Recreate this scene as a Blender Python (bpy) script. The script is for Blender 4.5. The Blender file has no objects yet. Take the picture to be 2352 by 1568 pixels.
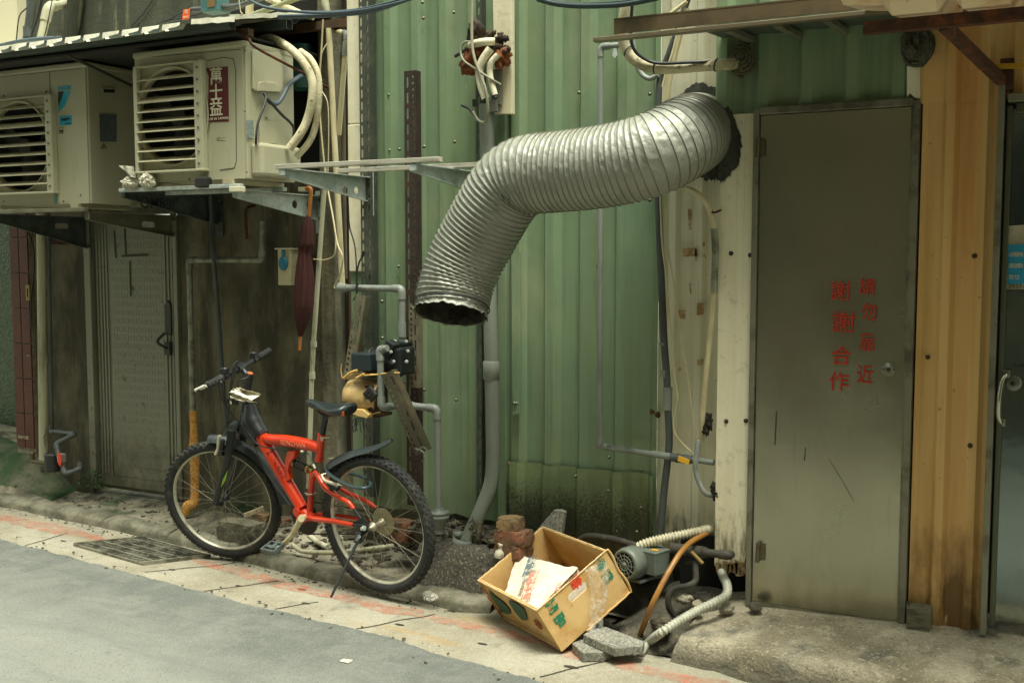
import bpy, bmesh, math, random
from mathutils import Vector as V, Matrix, noise
C = bpy.context.scene.collection
R = math.radians
rnd = random.Random(7)
# ---------------------------------------------------------------- camera
F_PX = 2500.0; PW, PH = 2352.0, 1568.0; YAW = R(27.8); PITCH = math.atan(200/F_PX); EYE = V((0, 0, 1.6))
cd = bpy.data.cameras.new('camera'); cam = bpy.data.objects.new('camera', cd); C.objects.link(cam)
cd.sensor_width = 36; cd.lens = 36*F_PX/PW; cd.clip_start = .05; cd.clip_end = 400
cam.location = EYE; cam.rotation_euler = (R(90)-PITCH, 0, YAW)
bpy.context.scene.camera = cam
# ---------------------------------------------------------------- sky, sun, exposure
SUN_EL, SUN_AZ = 73, 138          # high behind the camera's right shoulder, veiled by cloud
w = bpy.data.worlds.new('World'); bpy.context.scene.world = w; w.use_nodes = True
nt = w.node_tree; nt.nodes.clear()
sk = nt.nodes.new('ShaderNodeTexSky'); sk.sky_type = 'NISHITA'; sk.sun_disc = False
sk.sun_elevation = R(SUN_EL); sk.sun_rotation = R(SUN_AZ); sk.air_density = 1.5; sk.dust_density = 3
hs = nt.nodes.new('ShaderNodeHueSaturation'); hs.inputs['Saturation'].default_value = .25
mx = nt.nodes.new('ShaderNodeMix'); mx.data_type = 'RGBA'; mx.blend_type = 'MULTIPLY'; mx.inputs['Factor'].default_value = 1
mx.inputs[7].default_value = (.95, 1.0, .84, 1)
bg = nt.nodes.new('ShaderNodeBackground'); bg.inputs['Strength'].default_value = .115
ow = nt.nodes.new('ShaderNodeOutputWorld')
nt.links.new(sk.outputs[0], hs.inputs['Color']); nt.links.new(hs.outputs[0], mx.inputs[6])
nt.links.new(mx.outputs[2], bg.inputs[0]); nt.links.new(bg.outputs[0], ow.inputs[0])
sl = bpy.data.lights.new('sun', 'SUN'); sl.energy = 1.5; sl.angle = R(22); sl.color = (1, .97, .86)
so = bpy.data.objects.new('sun', sl); C.objects.link(so)
sd = V((math.sin(R(SUN_AZ))*math.cos(R(SUN_EL)), math.cos(R(SUN_AZ))*math.cos(R(SUN_EL)), math.sin(R(SUN_EL))))
so.rotation_euler = sd.to_track_quat('Z', 'Y').to_euler(); so.location = (0, -2, 9)
vs = bpy.context.scene.view_settings
vs.view_transform = 'Standard'; vs.look = 'None'; vs.gamma = 1; vs.use_curve_mapping = False; vs.exposure = 1.78
# ---------------------------------------------------------------- points from the survey of the photograph
_cm = Matrix.Rotation(YAW, 3, 'Z') @ Matrix.Rotation(R(90)-PITCH, 3, 'X')
def ray(u, v): return _cm @ V(((u-PW/2)/F_PX, -(v-PH/2)/F_PX, -1))
def P(u, v, Y): r = ray(u, v); return EYE + r*((Y-EYE.y)/r.y)          # on an upright plane parallel to the wall
def PX(u, v, X): r = ray(u, v); return EYE + r*((X-EYE.x)/r.x)         # on an upright plane square to the wall
def G(u, v, z=0.0): r = ray(u, v); return EYE + r*((z-EYE.z)/r.z)      # on level ground
def PL(u, v, o, n): r = ray(u, v); return EYE + r*((o-EYE).dot(n)/r.dot(n))
# ---------------------------------------------------------------- mesh builder
WL = {}
def cr(pts, k=6):                                                       # smooth path through points
    pts = [V(p) for p in pts]; q = [2*pts[0]-pts[1]]+pts+[2*pts[-1]-pts[-2]]; o = []
    for i in range(1, len(q)-2):
        a, b, c, d = q[i-1:i+3]
        for j in range(k):
            t = j/k; o.append(.5*((2*b)+(c-a)*t+(2*a-5*b+4*c-d)*t*t+(3*b-a-3*c+d)*t**3))
    o.append(pts[-1]); return o
def frames(p):
    T = []
    for i in range(len(p)):
        t = p[min(i+1, len(p)-1)]-p[max(i-1, 0)]; T.append(t.normalized() if t.length > 1e-9 else V((0, 0, 1)))
    n = T[0].orthogonal().normalized(); out = []
    for t in T:
        n = n-t*n.dot(t)
        n = n.normalized() if n.length > 1e-6 else t.orthogonal().normalized()
        out.append((t, n, t.cross(n)))
    return out
class B:
    def __init__(s): s.v = []; s.f = []; s.s = []
    def add(s, vs_, fs, sm=False):
        o = len(s.v); s.v += [V(x) for x in vs_]; s.f += [tuple(i+o for i in f) for f in fs]; s.s += [sm]*len(fs); return s
    def box(s, c, d, m=None):
        c = V(c); d = V(d)/2; m = m or Matrix.Identity(3)
        vs_ = [c+m @ V((d.x*a, d.y*b, d.z*e)) for a in (-1, 1) for b in (-1, 1) for e in (-1, 1)]
        return s.add(vs_, [(0, 1, 3, 2), (4, 6, 7, 5), (0, 4, 5, 1), (2, 3, 7, 6), (0, 2, 6, 4), (1, 5, 7, 3)])
    def bar(s, a, b, w, h, up=(0, 0, 1)):                               # straight bar a-b, w across, h along up
        a = V(a); b = V(b); x = (b-a); z = V(up); y = z.cross(x).normalized(); z = x.cross(y).normalized()
        m = Matrix((x.normalized(), y, z)).transposed(); return s.box((a+b)/2, (x.length, w, h), m)
    def prism(s, pts, vec, sm=False):
        n = len(pts); pts = [V(p) for p in pts]; vec = V(vec)
        s.add(pts+[p+vec for p in pts], [tuple(range(n)), tuple(range(2*n-1, n-1, -1))]+[(i+n, (i+1) % n+n, (i+1) % n, i) for i in range(n)], sm); return s
    def pq(s, uv, Y, d=.01): return s.prism([P(u, v, Y) for u, v in uv], (0, d, 0))
    def tube(s, p, r, n=8, k=0, cap=True, sq=1):
        p = cr(p, k) if k else [V(x) for x in p]
        rr = r if isinstance(r, (list, tuple)) else [r]*len(p)
        if len(rr) != len(p):
            m = len(rr)-1; rr = [rr[int(i*m/(len(p)-1))]*(1-(i*m/(len(p)-1)) % 1)+rr[min(m, int(i*m/(len(p)-1))+1)]*((i*m/(len(p)-1)) % 1) for i in range(len(p))]
        vs_ = []
        for q, (t, a, b), e in zip(p, frames(p), rr):
            vs_ += [q+(a*math.cos(6.28318*i/n)+b*math.sin(6.28318*i/n)*sq)*e for i in range(n)]
        s.add(vs_, [(j*n+i, j*n+(i+1) % n, (j+1)*n+(i+1) % n, (j+1)*n+i) for j in range(len(p)-1) for i in range(n)], True)
        if cap:
            s.add(vs_[:n], [tuple(range(n-1, -1, -1))]); s.add(vs_[-n:], [tuple(range(n))])
        return s
    def lathe(s, prof, o, ax, n=24, sm=True, cap=True):
        o = V(o); t = V(ax).normalized(); a = t.orthogonal().normalized(); b = t.cross(a)
        vs_ = [o+t*h+(a*math.cos(6.28318*i/n)+b*math.sin(6.28318*i/n))*r for r, h in prof for i in range(n)]
        s.add(vs_, [(j*n+i, j*n+(i+1) % n, (j+1)*n+(i+1) % n, (j+1)*n+i) for j in range(len(prof)-1) for i in range(n)], sm)
        if cap and prof[0][0] > 1e-4: s.add(vs_[:n], [tuple(range(n-1, -1, -1))])
        if cap and prof[-1][0] > 1e-4: s.add(vs_[-n:], [tuple(range(n))])
        return s
    def ring(s, o, ax, Rr, r, n=40, m=8, a0=0, a1=360, up=None):
        o = V(o); t = V(ax).normalized(); a = (V(up)-t*V(up).dot(t)).normalized() if up else t.orthogonal().normalized(); b = t.cross(a)
        full = a1-a0 >= 360; p = [o+(a*math.cos(R(a0+(a1-a0)*i/n))+b*math.sin(R(a0+(a1-a0)*i/n)))*Rr for i in range(n+1)]
        return s.tube(p, r, m, cap=not full)
    def grid(s, fn, ni, nj, cj=False, sm=True):
        vs_ = [fn(i, j) for i in range(ni) for j in range(nj)]; w_ = nj if cj else nj-1
        return s.add(vs_, [(i*nj+j, i*nj+(j+1) % nj, (i+1)*nj+(j+1) % nj, (i+1)*nj+j) for i in range(ni-1) for j in range(w_)], sm)
    def blob(s, c, rad, seed=0, amp=.25, fr=1.6, n=10, m=None, sm=False, flat=0):
        c = V(c); rad = V(rad); m = m or Matrix.Rotation(seed*1.7, 3, 'Z')
        def fn(i, j):
            th = math.pi*i/n; ph = 6.28318*j/(n*2); d = V((math.sin(th)*math.cos(ph), math.sin(th)*math.sin(ph), math.cos(th)))
            e = 1+amp*noise.noise(d*fr+V((seed*3.1, seed*1.3, seed)))*2
            if flat: d = V([math.copysign(abs(x)**flat, x) for x in d])
            return c+m @ V((d.x*rad.x, d.y*rad.y, d.z*rad.z))*e
        return s.grid(fn, n+1, n*2, True, sm)
    def plate(s, out, holes, th, o, ex, ey):                            # flat plate with real openings
        cu = bpy.data.curves.new('plate', 'CURVE'); cu.dimensions = '2D'; cu.fill_mode = 'BOTH'; cu.extrude = th/2
        for pts in [out]+list(holes):
            sp = cu.splines.new('POLY'); sp.points.add(len(pts)-1); sp.use_cyclic_u = True
            for i, p in enumerate(pts): sp.points[i].co = (p[0], p[1], 0, 1)
        t = bpy.data.objects.new('plate', cu); me = bpy.data.meshes.new_from_object(t)
        o = V(o); ex = V(ex).normalized(); ey = V(ey).normalized(); ez = ex.cross(ey)
        s.add([o+ex*v.co.x+ey*v.co.y+ez*v.co.z for v in me.vertices], [tuple(f.vertices) for f in me.polygons])
        bpy.data.objects.remove(t); bpy.data.curves.remove(cu); bpy.data.meshes.remove(me); return s
    def obj(s, name, mt, par=None, label=None, cat=None, group=None, kind=None, bev=0, base=None, sub=0):
        if par is None:
            if base is None:
                xs = [v.x for v in s.v]; ys = [v.y for v in s.v]; zs = [v.z for v in s.v]
                base = V(((min(xs)+max(xs))/2, (min(ys)+max(ys))/2, min(zs)))
        else: base = WL[par.name]
        me = bpy.data.meshes.new(name); me.from_pydata([v-base for v in s.v], [], s.f)
        me.polygons.foreach_set('use_smooth', s.s); me.materials.append(mt); me.update()
        o = bpy.data.objects.new(name, me); C.objects.link(o); WL[o.name] = base
        if par is None: o.location = base
        else: o.parent = par
        if bev:
            md = o.modifiers.new('bevel', 'BEVEL'); md.width = bev; md.segments = 2; md.limit_method = 'ANGLE'; md.angle_limit = R(40)
        tag(o, label, cat, group, kind); return o
def tag(o, label=None, cat=None, group=None, kind=None):
    for k, x in (('label', label), ('category', cat), ('group', group), ('kind', kind)):
        if x: o[k] = x
    return o
def thing(name, label, cat, base, group=None):
    o = bpy.data.objects.new(name, None); C.objects.link(o); o.location = base; o.empty_display_size = .1
    WL[o.name] = V(base); return tag(o, label, cat, group)
def circ(x, y, rx, ry=None, n=16): ry = ry or rx; return [(x+rx*math.cos(6.28318*i/n), y+ry*math.sin(6.28318*i/n)) for i in range(n)]
def slot(x, y, hx, hy):                                                 # rounded slot, long way decided by hx, hy
    r = min(hx, hy); o = []
    for i in range(12):
        a = 6.28318*(i+.5)/12; o.append((x+math.copysign(hx-r, math.cos(a))+r*math.cos(a), y+math.copysign(hy-r, math.sin(a))+r*math.sin(a)))
    return o
def text(s_, o, ex, ey, size, mt, par, name='lettering', bold=0, center=True, th=.0006, sx=1, gap=None):
    cu = bpy.data.curves.new('text', 'FONT'); cu.body = s_; cu.size = size; cu.offset = bold; cu.extrude = th
    if center: cu.align_x = 'CENTER'; cu.align_y = 'CENTER'
    if gap: cu.space_line = gap
    t = bpy.data.objects.new('text', cu); me = bpy.data.meshes.new_from_object(t); b = B()
    ex = V(ex).normalized(); ey = V(ey).normalized(); ez = ex.cross(ey); o = V(o)+ez*(th+.0012)
    b.add([o+ex*v.co.x*sx+ey*v.co.y+ez*v.co.z for v in me.vertices], [tuple(f.vertices) for f in me.polygons])
    bpy.data.objects.remove(t); bpy.data.curves.remove(cu); bpy.data.meshes.remove(me)
    return b.obj(name, mt, par)
# ---------------------------------------------------------------- materials
def lin(c): return tuple((x/255/12.92 if x/255 <= .04045 else ((x/255+.055)/1.055)**2.4) for x in c)+(1,)
def mat(name, c, r=.6, m=0.0, L=(), bp=(), spec=.5, alpha=None, rv=None, trans=0, coat=0):
    """c colour; L = layers of colour patches (c, scale, lo, hi, amount, detail, z-range, kind); bp = bumps (scale, strength)"""
    mt = bpy.data.materials.new(name); mt.use_nodes = True; n = mt.node_tree; N = n.nodes; K = n.links
    bs = N['Principled BSDF']; bs.inputs['Roughness'].default_value = r; bs.inputs['Metallic'].default_value = m
    bs.inputs['Specular IOR Level'].default_value = spec; bs.inputs['Coat Weight'].default_value = coat
    if trans: bs.inputs['Transmission Weight'].default_value = trans
    ge = N.new('ShaderNodeNewGeometry')
    def tex(sc, det, kind='noise', off=0):
        mp = N.new('ShaderNodeMapping'); s3 = (sc,)*3 if not isinstance(sc, tuple) else sc
        mp.inputs['Scale'].default_value = s3; mp.inputs['Location'].default_value = (off, off*1.7, off*.6)
        K.new(ge.outputs['Position'], mp.inputs[0])
        if kind == 'voro':
            t = N.new('ShaderNodeTexVoronoi'); t.inputs['Scale'].default_value = 1; K.new(mp.outputs[0], t.inputs['Vector']); return t.outputs['Distance']
        if kind == 'cell':
            t = N.new('ShaderNodeTexVoronoi'); t.inputs['Scale'].default_value = 1; K.new(mp.outputs[0], t.inputs['Vector']); return t.outputs['Color']
        if kind == 'wave':
            t = N.new('ShaderNodeTexWave'); t.inputs['Scale'].default_value = 1; K.new(mp.outputs[0], t.inputs['Vector']); return t.outputs[1]
        t = N.new('ShaderNodeTexNoise'); t.inputs['Scale'].default_value = 1; t.inputs['Detail'].default_value = det; t.inputs['Roughness'].default_value = .62
        K.new(mp.outputs[0], t.inputs['Vector']); return t.outputs[0]
    def ramp(src, lo, hi, a=1, z=None):
        q = N.new('ShaderNodeMapRange'); q.inputs[1].default_value = lo; q.inputs[2].default_value = hi; q.inputs[4].default_value = a
        if z:
            sp = N.new('ShaderNodeSeparateXYZ'); K.new(ge.outputs['Position'], sp.inputs[0]); so_ = sp.outputs[2]
            if len(z) == 5:
                vd = N.new('ShaderNodeVectorMath'); vd.operation = 'DOT_PRODUCT'; vd.inputs[1].default_value = z[2:]; K.new(ge.outputs['Position'], vd.inputs[0]); so_ = vd.outputs['Value']
            g = N.new('ShaderNodeMapRange'); g.inputs[1].default_value = z[0]; g.inputs[2].default_value = z[1]
            K.new(so_, g.inputs[0]); mu = N.new('ShaderNodeMath'); mu.operation = 'MULTIPLY'
            K.new(src, mu.inputs[0]); K.new(g.outputs[0], mu.inputs[1]); src = mu.outputs[0]
        K.new(src, q.inputs[0]); return q.outputs[0]
    rg = N.new('ShaderNodeRGB'); rg.outputs[0].default_value = lin(c); col = rg.outputs[0]
    for i, l in enumerate(L):
        l = dict(zip(('c', 's', 'lo', 'hi', 'a', 'd', 'z', 't'), l)) if not isinstance(l, dict) else l
        msk = ramp(tex(l['s'], l.get('d', 4) or 4, l.get('t', 'noise'), 3.1*i+1), l.get('lo', .5), l.get('hi', .6), l.get('a', 1), l.get('z'))
        x = N.new('ShaderNodeMix'); x.data_type = 'RGBA'; K.new(msk, x.inputs[0]); K.new(col, x.inputs[6]); x.inputs[7].default_value = lin(l['c']); col = x.outputs[2]
    K.new(col, bs.inputs['Base Color'])
    if rv: K.new(ramp(tex(rv[0], 4, 'noise', 9), .3, .7, 1), (mr := N.new('ShaderNodeMapRange')).inputs[0]); mr.inputs[3].default_value = rv[1]; mr.inputs[4].default_value = rv[2]; K.new(mr.outputs[0], bs.inputs['Roughness'])
    last = None
    for i, (s_, st, *e) in enumerate(bp):
        q = N.new('ShaderNodeBump'); q.inputs['Strength'].default_value = 1; q.inputs['Distance'].default_value = st
        K.new(tex(s_, 5, e[0] if e else 'noise', i*2.3), q.inputs['Height'])
        if last: K.new(last, q.inputs['Normal'])
        last = q.outputs[0]
    if last: K.new(last, bs.inputs['Normal'])
    if alpha is not None:
        if isinstance(alpha, tuple): K.new(ramp(tex(alpha[0], 6, 'noise', 5), alpha[1], alpha[2], alpha[3]), bs.inputs['Alpha'])
        else: bs.inputs['Alpha'].default_value = alpha
    return mt
# ---------------------------------------------------------------- surfaces
D1 = (46, 48, 38)
M_ = {}
def mk(k, *a, **kw): M_[k] = mat(k, *a, **kw); return M_[k]
asph = mk('asphalt', (128, 130, 120), .82, L=[dict(c=(92, 96, 90), s=(3, 3, 3), lo=.12, hi=.42, a=.95, z=(2.35, 3.30, .103, 1, 0), d=6), ((120, 122, 112), 7, .45, .62, .5), ((156, 157, 146), 170, .57, .68, .5, 2), ((64, 68, 65), 150, .56, .68, .6, 2), ((74, 77, 73), (70, 70, 70), .66, .72, .4), ((92, 96, 92), (1.1, 5, 1), .54, .66, .35), ((60, 60, 54), (5, 5, 5), .68, .72, .5), ((84, 87, 82), 26, .64, .72, .3), ((140, 140, 130), (2, 9, 2), .55, .75, .35)], bp=[(170, .005), (40, .003)], rv=(8, .7, .9))
paveM = mk('pavement_concrete', (150, 146, 128), .85, L=[((124, 118, 98), 3, .4, .65, .8), ((86, 84, 70), 9, .56, .72, .65), ((184, 178, 158), 120, .55, .66, .6), ((112, 106, 88), 100, .56, .66, .6), ((84, 80, 66), (26, 26, 26), .66, .72, .6), ((150, 122, 74), (1.2, 6, 1), .6, .72, .5), ((70, 66, 54), 45, .66, .74, .6)], bp=[(60, .004), (14, .006), (180, .002)])
kerbM = mk('kerb_concrete', (128, 124, 106), .9, L=[((84, 82, 66), 7, .42, .6, .85), ((66, 78, 46), 4, .52, .68, .6), ((150, 146, 126), 40, .58, .7, .5), ((54, 52, 44), 30, .62, .72, .7)], bp=[(50, .005), (12, .008)])
groundM = mk('dirty_ground', (138, 132, 112), .95, L=[((82, 78, 62), 4, .42, .58, .9), ((56, 54, 44), 9, .5, .62, .75), ((160, 154, 134), 1.7, .55, .68, .8), ((52, 74, 40), 3.2, .58, .68, .7), ((44, 42, 36), 60, .6, .68, .7)], bp=[(40, .008), (120, .004)])
mossM = mk('mossy_concrete', (108, 106, 86), .95, L=[((48, 78, 42), 2.2, .38, .56, .95), ((36, 60, 32), 14, .5, .65, .6), ((60, 56, 44), 6, .55, .68, .7)], bp=[(30, .012), (110, .006)])
aggM = mk('exposed_aggregate', (84, 80, 70), .95, L=[((150, 144, 126), 95, .56, .62, .85, 2), ((48, 46, 40), 6, .45, .62, .8), ((104, 98, 84), 60, .5, .6, .6), ((40, 40, 34), 2.5, .5, .66, .6)], bp=[(85, .012), (30, .006)])
slabM = mk('doorstep_concrete', (168, 160, 138), .9, L=[((116, 108, 86), 2.6, .42, .6, .85), ((78, 80, 72), 5, .54, .66, .75), ((190, 182, 156), 14, .56, .68, .6), ((92, 76, 56), 9, .6, .7, .5), ((66, 62, 50), 40, .60, .68, .6), ((206, 198, 174), 90, .58, .66, .6), ((104, 98, 80), 110, .56, .64, .6), dict(c=(88, 86, 72), s=(7, 7, 9), lo=.10, hi=.36, a=.8, z=(.115, -.01), d=7)], bp=[(22, .018), (80, .007), (5, .02)])
redln = mk('worn_red_paint', (192, 104, 72), .85, L=[((200, 140, 112), 6, .4, .6, .8)], alpha=(16, .36, .70, .62), bp=[(60, .004)])
crackM = mk('joint_dirt', (50, 46, 38), 1)
greenM = mk('green_sheet_metal', (118, 139, 106), .5, L=[((108, 131, 104), 1.3, .4, .65, .8), ((126, 138, 96), (14, 2, .5), .45, .7, .5), ((84, 102, 74), (30, 5, .9), .54, .72, .45), ((138, 146, 116), 2.2, .52, .7, .6), ((168, 170, 140), (40, 40, 14), .72, .76, .6), ((66, 64, 44), 55, .73, .77, .5), ((84, 92, 62), (24, 24, .8), .6, .72, .5)], bp=[((3, 3, 1.2), .014), (60, .0006)], spec=.45)
patchM = mk('mouldy_green_sheet', (120, 136, 96), .55, L=[((94, 110, 74), 3, .4, .6, .6), dict(c=(46, 50, 30), s=(2.2, 2.2, 1.3), lo=.10, hi=.46, a=.9, z=(.68, .24), d=8), dict(c=(34, 36, 22), s=90, lo=.30, hi=.44, a=.8, z=(.78, .32), d=3), ((90, 96, 62), (20, 20, 2), .55, .7, .5), ((126, 70, 40), 20, .74, .78, .6)], bp=[(6, .01), (90, .001)])
creamM = mk('cream_sheet_metal', (220, 217, 192), .55, L=[((200, 194, 164), (16, 4, .8), .45, .66, .7), ((160, 132, 86), 14, .68, .72, .8), dict(c=(92, 88, 66), s=(50, 50, 10), lo=.34, hi=.5, a=.8, z=(.9, .25), d=5), ((110, 108, 88), (60, 20, 2.5), .66, .74, .6)], bp=[(5, .005), (70, .0006)])
ivoryM = mk('ivory_panel', (222, 216, 188), .55, L=[((208, 198, 162), (8, 3, .7), .45, .66, .9), ((176, 172, 146), 22, .6, .7, .5), ((104, 94, 68), 70, .71, .75, .7), dict(c=(96, 84, 58), s=(40, 40, 9), lo=.3, hi=.48, a=.85, z=(.95, .2), d=5)], bp=[(5, .005), (80, .0008)])
yelM = mk('yellow_sheet_metal', (216, 178, 116), .5, L=[((190, 128, 62), (7, 2, .5), .45, .7, .8), ((196, 156, 84), (11, 3, .8), .52, .68, .7), dict(c=(94, 66, 28), s=(12, 12, 4), lo=.25, hi=.5, a=.9, z=(.85, .25), d=5), ((78, 60, 32), 26, .68, .73, .7), ((222, 196, 140), (60, 60, 8), .7, .75, .6)], bp=[(4, .008), (60, .0008)])
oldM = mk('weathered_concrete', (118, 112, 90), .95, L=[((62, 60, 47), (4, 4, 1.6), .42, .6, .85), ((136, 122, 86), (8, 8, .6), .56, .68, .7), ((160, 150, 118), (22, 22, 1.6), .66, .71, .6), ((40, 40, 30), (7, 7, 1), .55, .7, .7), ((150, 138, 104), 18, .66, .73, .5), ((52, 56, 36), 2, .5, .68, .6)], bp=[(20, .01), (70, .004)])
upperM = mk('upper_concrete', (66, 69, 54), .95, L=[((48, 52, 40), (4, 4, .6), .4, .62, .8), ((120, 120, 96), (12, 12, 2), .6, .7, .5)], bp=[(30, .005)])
plastM = mk('pale_plaster', (206, 200, 170), .9, L=[((176, 170, 138), (7, 7, .8), .5, .7, .7)])
rtileM = mk('red_tile', (92, 46, 26), .5, L=[((80, 34, 20), 5, .45, .6, .7), ((58, 30, 22), 14, .6, .7, .7), ((150, 140, 118), 11, .7, .73, .9)], bp=[(30, .002)])
groutM = mk('tile_grout', (150, 140, 120), .9, L=[((110, 100, 84), 20, .4, .6, .7)])
mosaM = mk('green_mosaic', (70, 92, 60), .4, L=[((48, 66, 44), 40, .45, .6, .8)], bp=[((60, 60, 60), .003, 'voro')])
darkM = mk('shade_black', (20, 20, 16), 1)  # flat black standing in for shade in gaps, hollows and openings
steelM = mk('brushed_steel', (166, 162, 140), .30, .85, L=[((170, 166, 142), (40, 40, 1.2), .4, .65, .3), ((140, 134, 108), 4, .55, .75, .35), ((84, 70, 46), 70, .72, .77, .5), dict(c=(98, 90, 66), s=(16, 16, 8), lo=.2, hi=.55, a=.4, z=(.55, .12), d=6), ((134, 132, 116), (90, 90, 4), .58, .7, .35)], bp=[(1.0, .004), ((120, 120, 5), .0002)], rv=(4, .20, .28))
steelF = mk('steel_frame', (132, 130, 112), .45, .55, L=[((70, 66, 52), 8, .5, .66, .7), ((110, 108, 92), (60, 60, 3), .6, .7, .4)])
blueS = mk('dark_glossy_door', (124, 134, 130), .10, .92, L=[((80, 78, 64), 24, .66, .74, .4), dict(c=(96, 92, 74), s=(14, 14, 10), lo=.3, hi=.6, a=.7, z=(.75, .2), d=5)], bp=[(1.2, .004)])
# ---------------------------------------------------------------- ground
b = B(); b.add([(-90, -90, -.36), (90, -90, -.36), (90, 90, -.36), (-90, 90, -.36)], [(0, 1, 2, 3)]); b.obj('ground', groundM, kind='structure')
grate = [G(170, 1253), G(333, 1238), G(483, 1279), G(328, 1298)]
b = B(); b.plate([(-14, 1.5), (5, 1.5), (5, 4.9), (-14, 4.9)], [[(p.x, p.y) for p in grate]], .02, (0, 0, -.01), (1, 0, 0), (0, 1, 0)); b.obj('pavement', paveM, kind='structure')
b = B(); cc = sum(grate, V())/4
q = [cc+(p-cc)*1.01 for p in grate]
for i in range(4): b.add([q[i]+V((0, 0, -.02)), q[(i+1) % 4]+V((0, 0, -.02)), q[(i+1) % 4]+V((0, 0, -.3)), q[i]+V((0, 0, -.3))], [(0, 1, 2, 3)])
b.add([p+V((0, 0, -.26)) for p in q], [(0, 1, 2, 3)]); b.obj('drain_pit', mk('wet_black_mud', (30, 30, 25), .7, L=[((60, 56, 44), 12, .6, .72, .7)]), kind='structure')
EDGE = [(-160, 1204), (0, 1239), (60, 1253), (133, 1271), (203, 1290), (277, 1309), (350, 1328), (430, 1350), (467, 1358), (533, 1376), (588, 1392), (688, 1413), (761, 1431), (821, 1443), (938, 1474), (998, 1499), (1100, 1524), (1200, 1551), (1247, 1566), (1400, 1606), (1700, 1680)]
ed = []
pts = [G(u, v, .008) for u, v in EDGE]; pts = [V((-14, 4.6, .008))]+pts+[V((4, 3.1, .008))]
for a, c in zip(pts, pts[1:]):
    n = max(2, int((c-a).length/.02))
    for i in range(n):
        p = a.lerp(c, i/n); p.y += .016*noise.noise(p*9)+.012*noise.noise(p*40); ed.append(p)
b = B(); b.prism([V((-14, -9, .008))]+[V((4, -9, .008))]+ed[::-1], (0, 0, -.0075)); b.obj('road', asph, kind='structure')
def strip(path, name, mt, z, jit=.0):                                   # flat marking between two pixel edges
    b = B()
    A = [G(u, v0, z) for u, v0, v1 in path]; D = [G(u, v1, z) for u, v0, v1 in path]; aa = []; dd = []
    for i in range(len(A)-1):
        n = max(2, int((A[i+1]-A[i]).length/.04))
        for j in range(n):
            p = A[i].lerp(A[i+1], j/n); q = D[i].lerp(D[i+1], j/n); k = V((0, 1, 0)); aa.append(p+k*jit*noise.noise(p*13)); dd.append(q+k*jit*noise.noise(q*11+V((5, 0, 0))))
    aa.append(A[-1]); dd.append(D[-1]); n = len(aa)
    b.add(aa+dd, [(i, i+1, n+i+1, n+i) for i in range(n-1)]); return b.obj(name, mt, kind='structure')
strip([(-60, 1164, 1178), (0, 1177, 1194), (67, 1194, 1212), (133, 1202, 1225), (207, 1224, 1238), (262, 1238, 1245)], 'red_line', redln, .0035, .03)
strip([(445, 1283, 1290), (520, 1296, 1310), (588, 1312, 1336), (645, 1331, 1349), (721, 1350, 1364), (821, 1369, 1387), (888, 1388, 1406), (974, 1401, 1418)], 'red_line', redln, .0035, .03)
strip([(985, 1409, 1420), (1088, 1429, 1446), (1168, 1446, 1463), (1240, 1463, 1480), (1307, 1489, 1506), (1387, 1507, 1519)], 'red_line', redln, .0035, .03)
strip([(1405, 1511, 1529), (1433, 1515, 1534), (1533, 1537, 1560), (1640, 1559, 1584), (1800, 1596, 1622)], 'red_line', redln, .0035, .03)
b = B()
for a, c in (((333, 1313), (588, 1287)), ((467, 1357), (640, 1333)), ((631, 1397), (731, 1381)), ((818, 1443), (1000, 1409)), ((1240, 1553), (1340, 1529)), ((1340, 1529), (1395, 1514)), ((60, 1252), (160, 1222))):
    p = G(*a, .0025); q = G(*c, .0025); t = (q-p); n = int(t.length/.03); t.normalize(); s_ = V((-t.y, t.x, 0)); L1 = []; L2 = []
    for i in range(n+1):
        x = p.lerp(q, i/n); x = x+s_*.02*noise.noise(x*6); wd = .003+.003*abs(noise.noise(x*21)); L1.append(x+s_*wd); L2.append(x-s_*wd)
    b.add(L1+L2, [(i, i+1, n+2+i, n+1+i) for i in range(n)])
for u, v, wx, wy in ((395, 1307, .055, .022), (548, 1344, .05, .02), (693, 1352, .07, .025), (702, 1384, .06, .02), (918, 1433, .06, .022), (1108, 1477, .06, .02), (1312, 1530, .08, .03), (885, 1366, .05, .02), (1037, 1402, .06, .02), (145, 1241, .05, .02)):
    p = G(u, v, .003); wx *= .40+.2*noise.noise((u, 0, 1)); wy *= .38; b.add([p]+[p+V((wx*math.cos(i*.5236)*(1+.4*noise.noise((u+i, v, 0))), wy*math.sin(i*.5236)*(1+.5*noise.noise((u, v+i, 2))), 0)) for i in range(12)], [(0, i+1, (i+1) % 12+1) for i in range(12)])
b.obj('pavement_joint', crackM, kind='structure')
KERB = [(-120, 1142), (0, 1164), (57, 1174), (117, 1189), (207, 1206), (267, 1219), (317, 1231), (383, 1246), (443, 1259), (515, 1279), (588, 1298), (698, 1326), (795, 1348), (890, 1368), (988, 1388), (1055, 1406), (1148, 1425), (1230, 1440)]
kp = [G(u, v) for u, v in KERB]; kp = [V((-13, 5.1, 0))]+[p for p in kp if p.x < -2.28]+[V((-2.26, 4.17, 0))]
kk = []
for a, c in zip(kp, kp[1:]):
    n = max(1, int((c-a).length/.045)); kk += [a.lerp(c, i/n) for i in range(n)]
b = B(); prof = [(0, -.02), (0, .03), (.008, .044), (.03, .054), (.07, .058), (.12, .056), (.145, .03)]
i = 0
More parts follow.
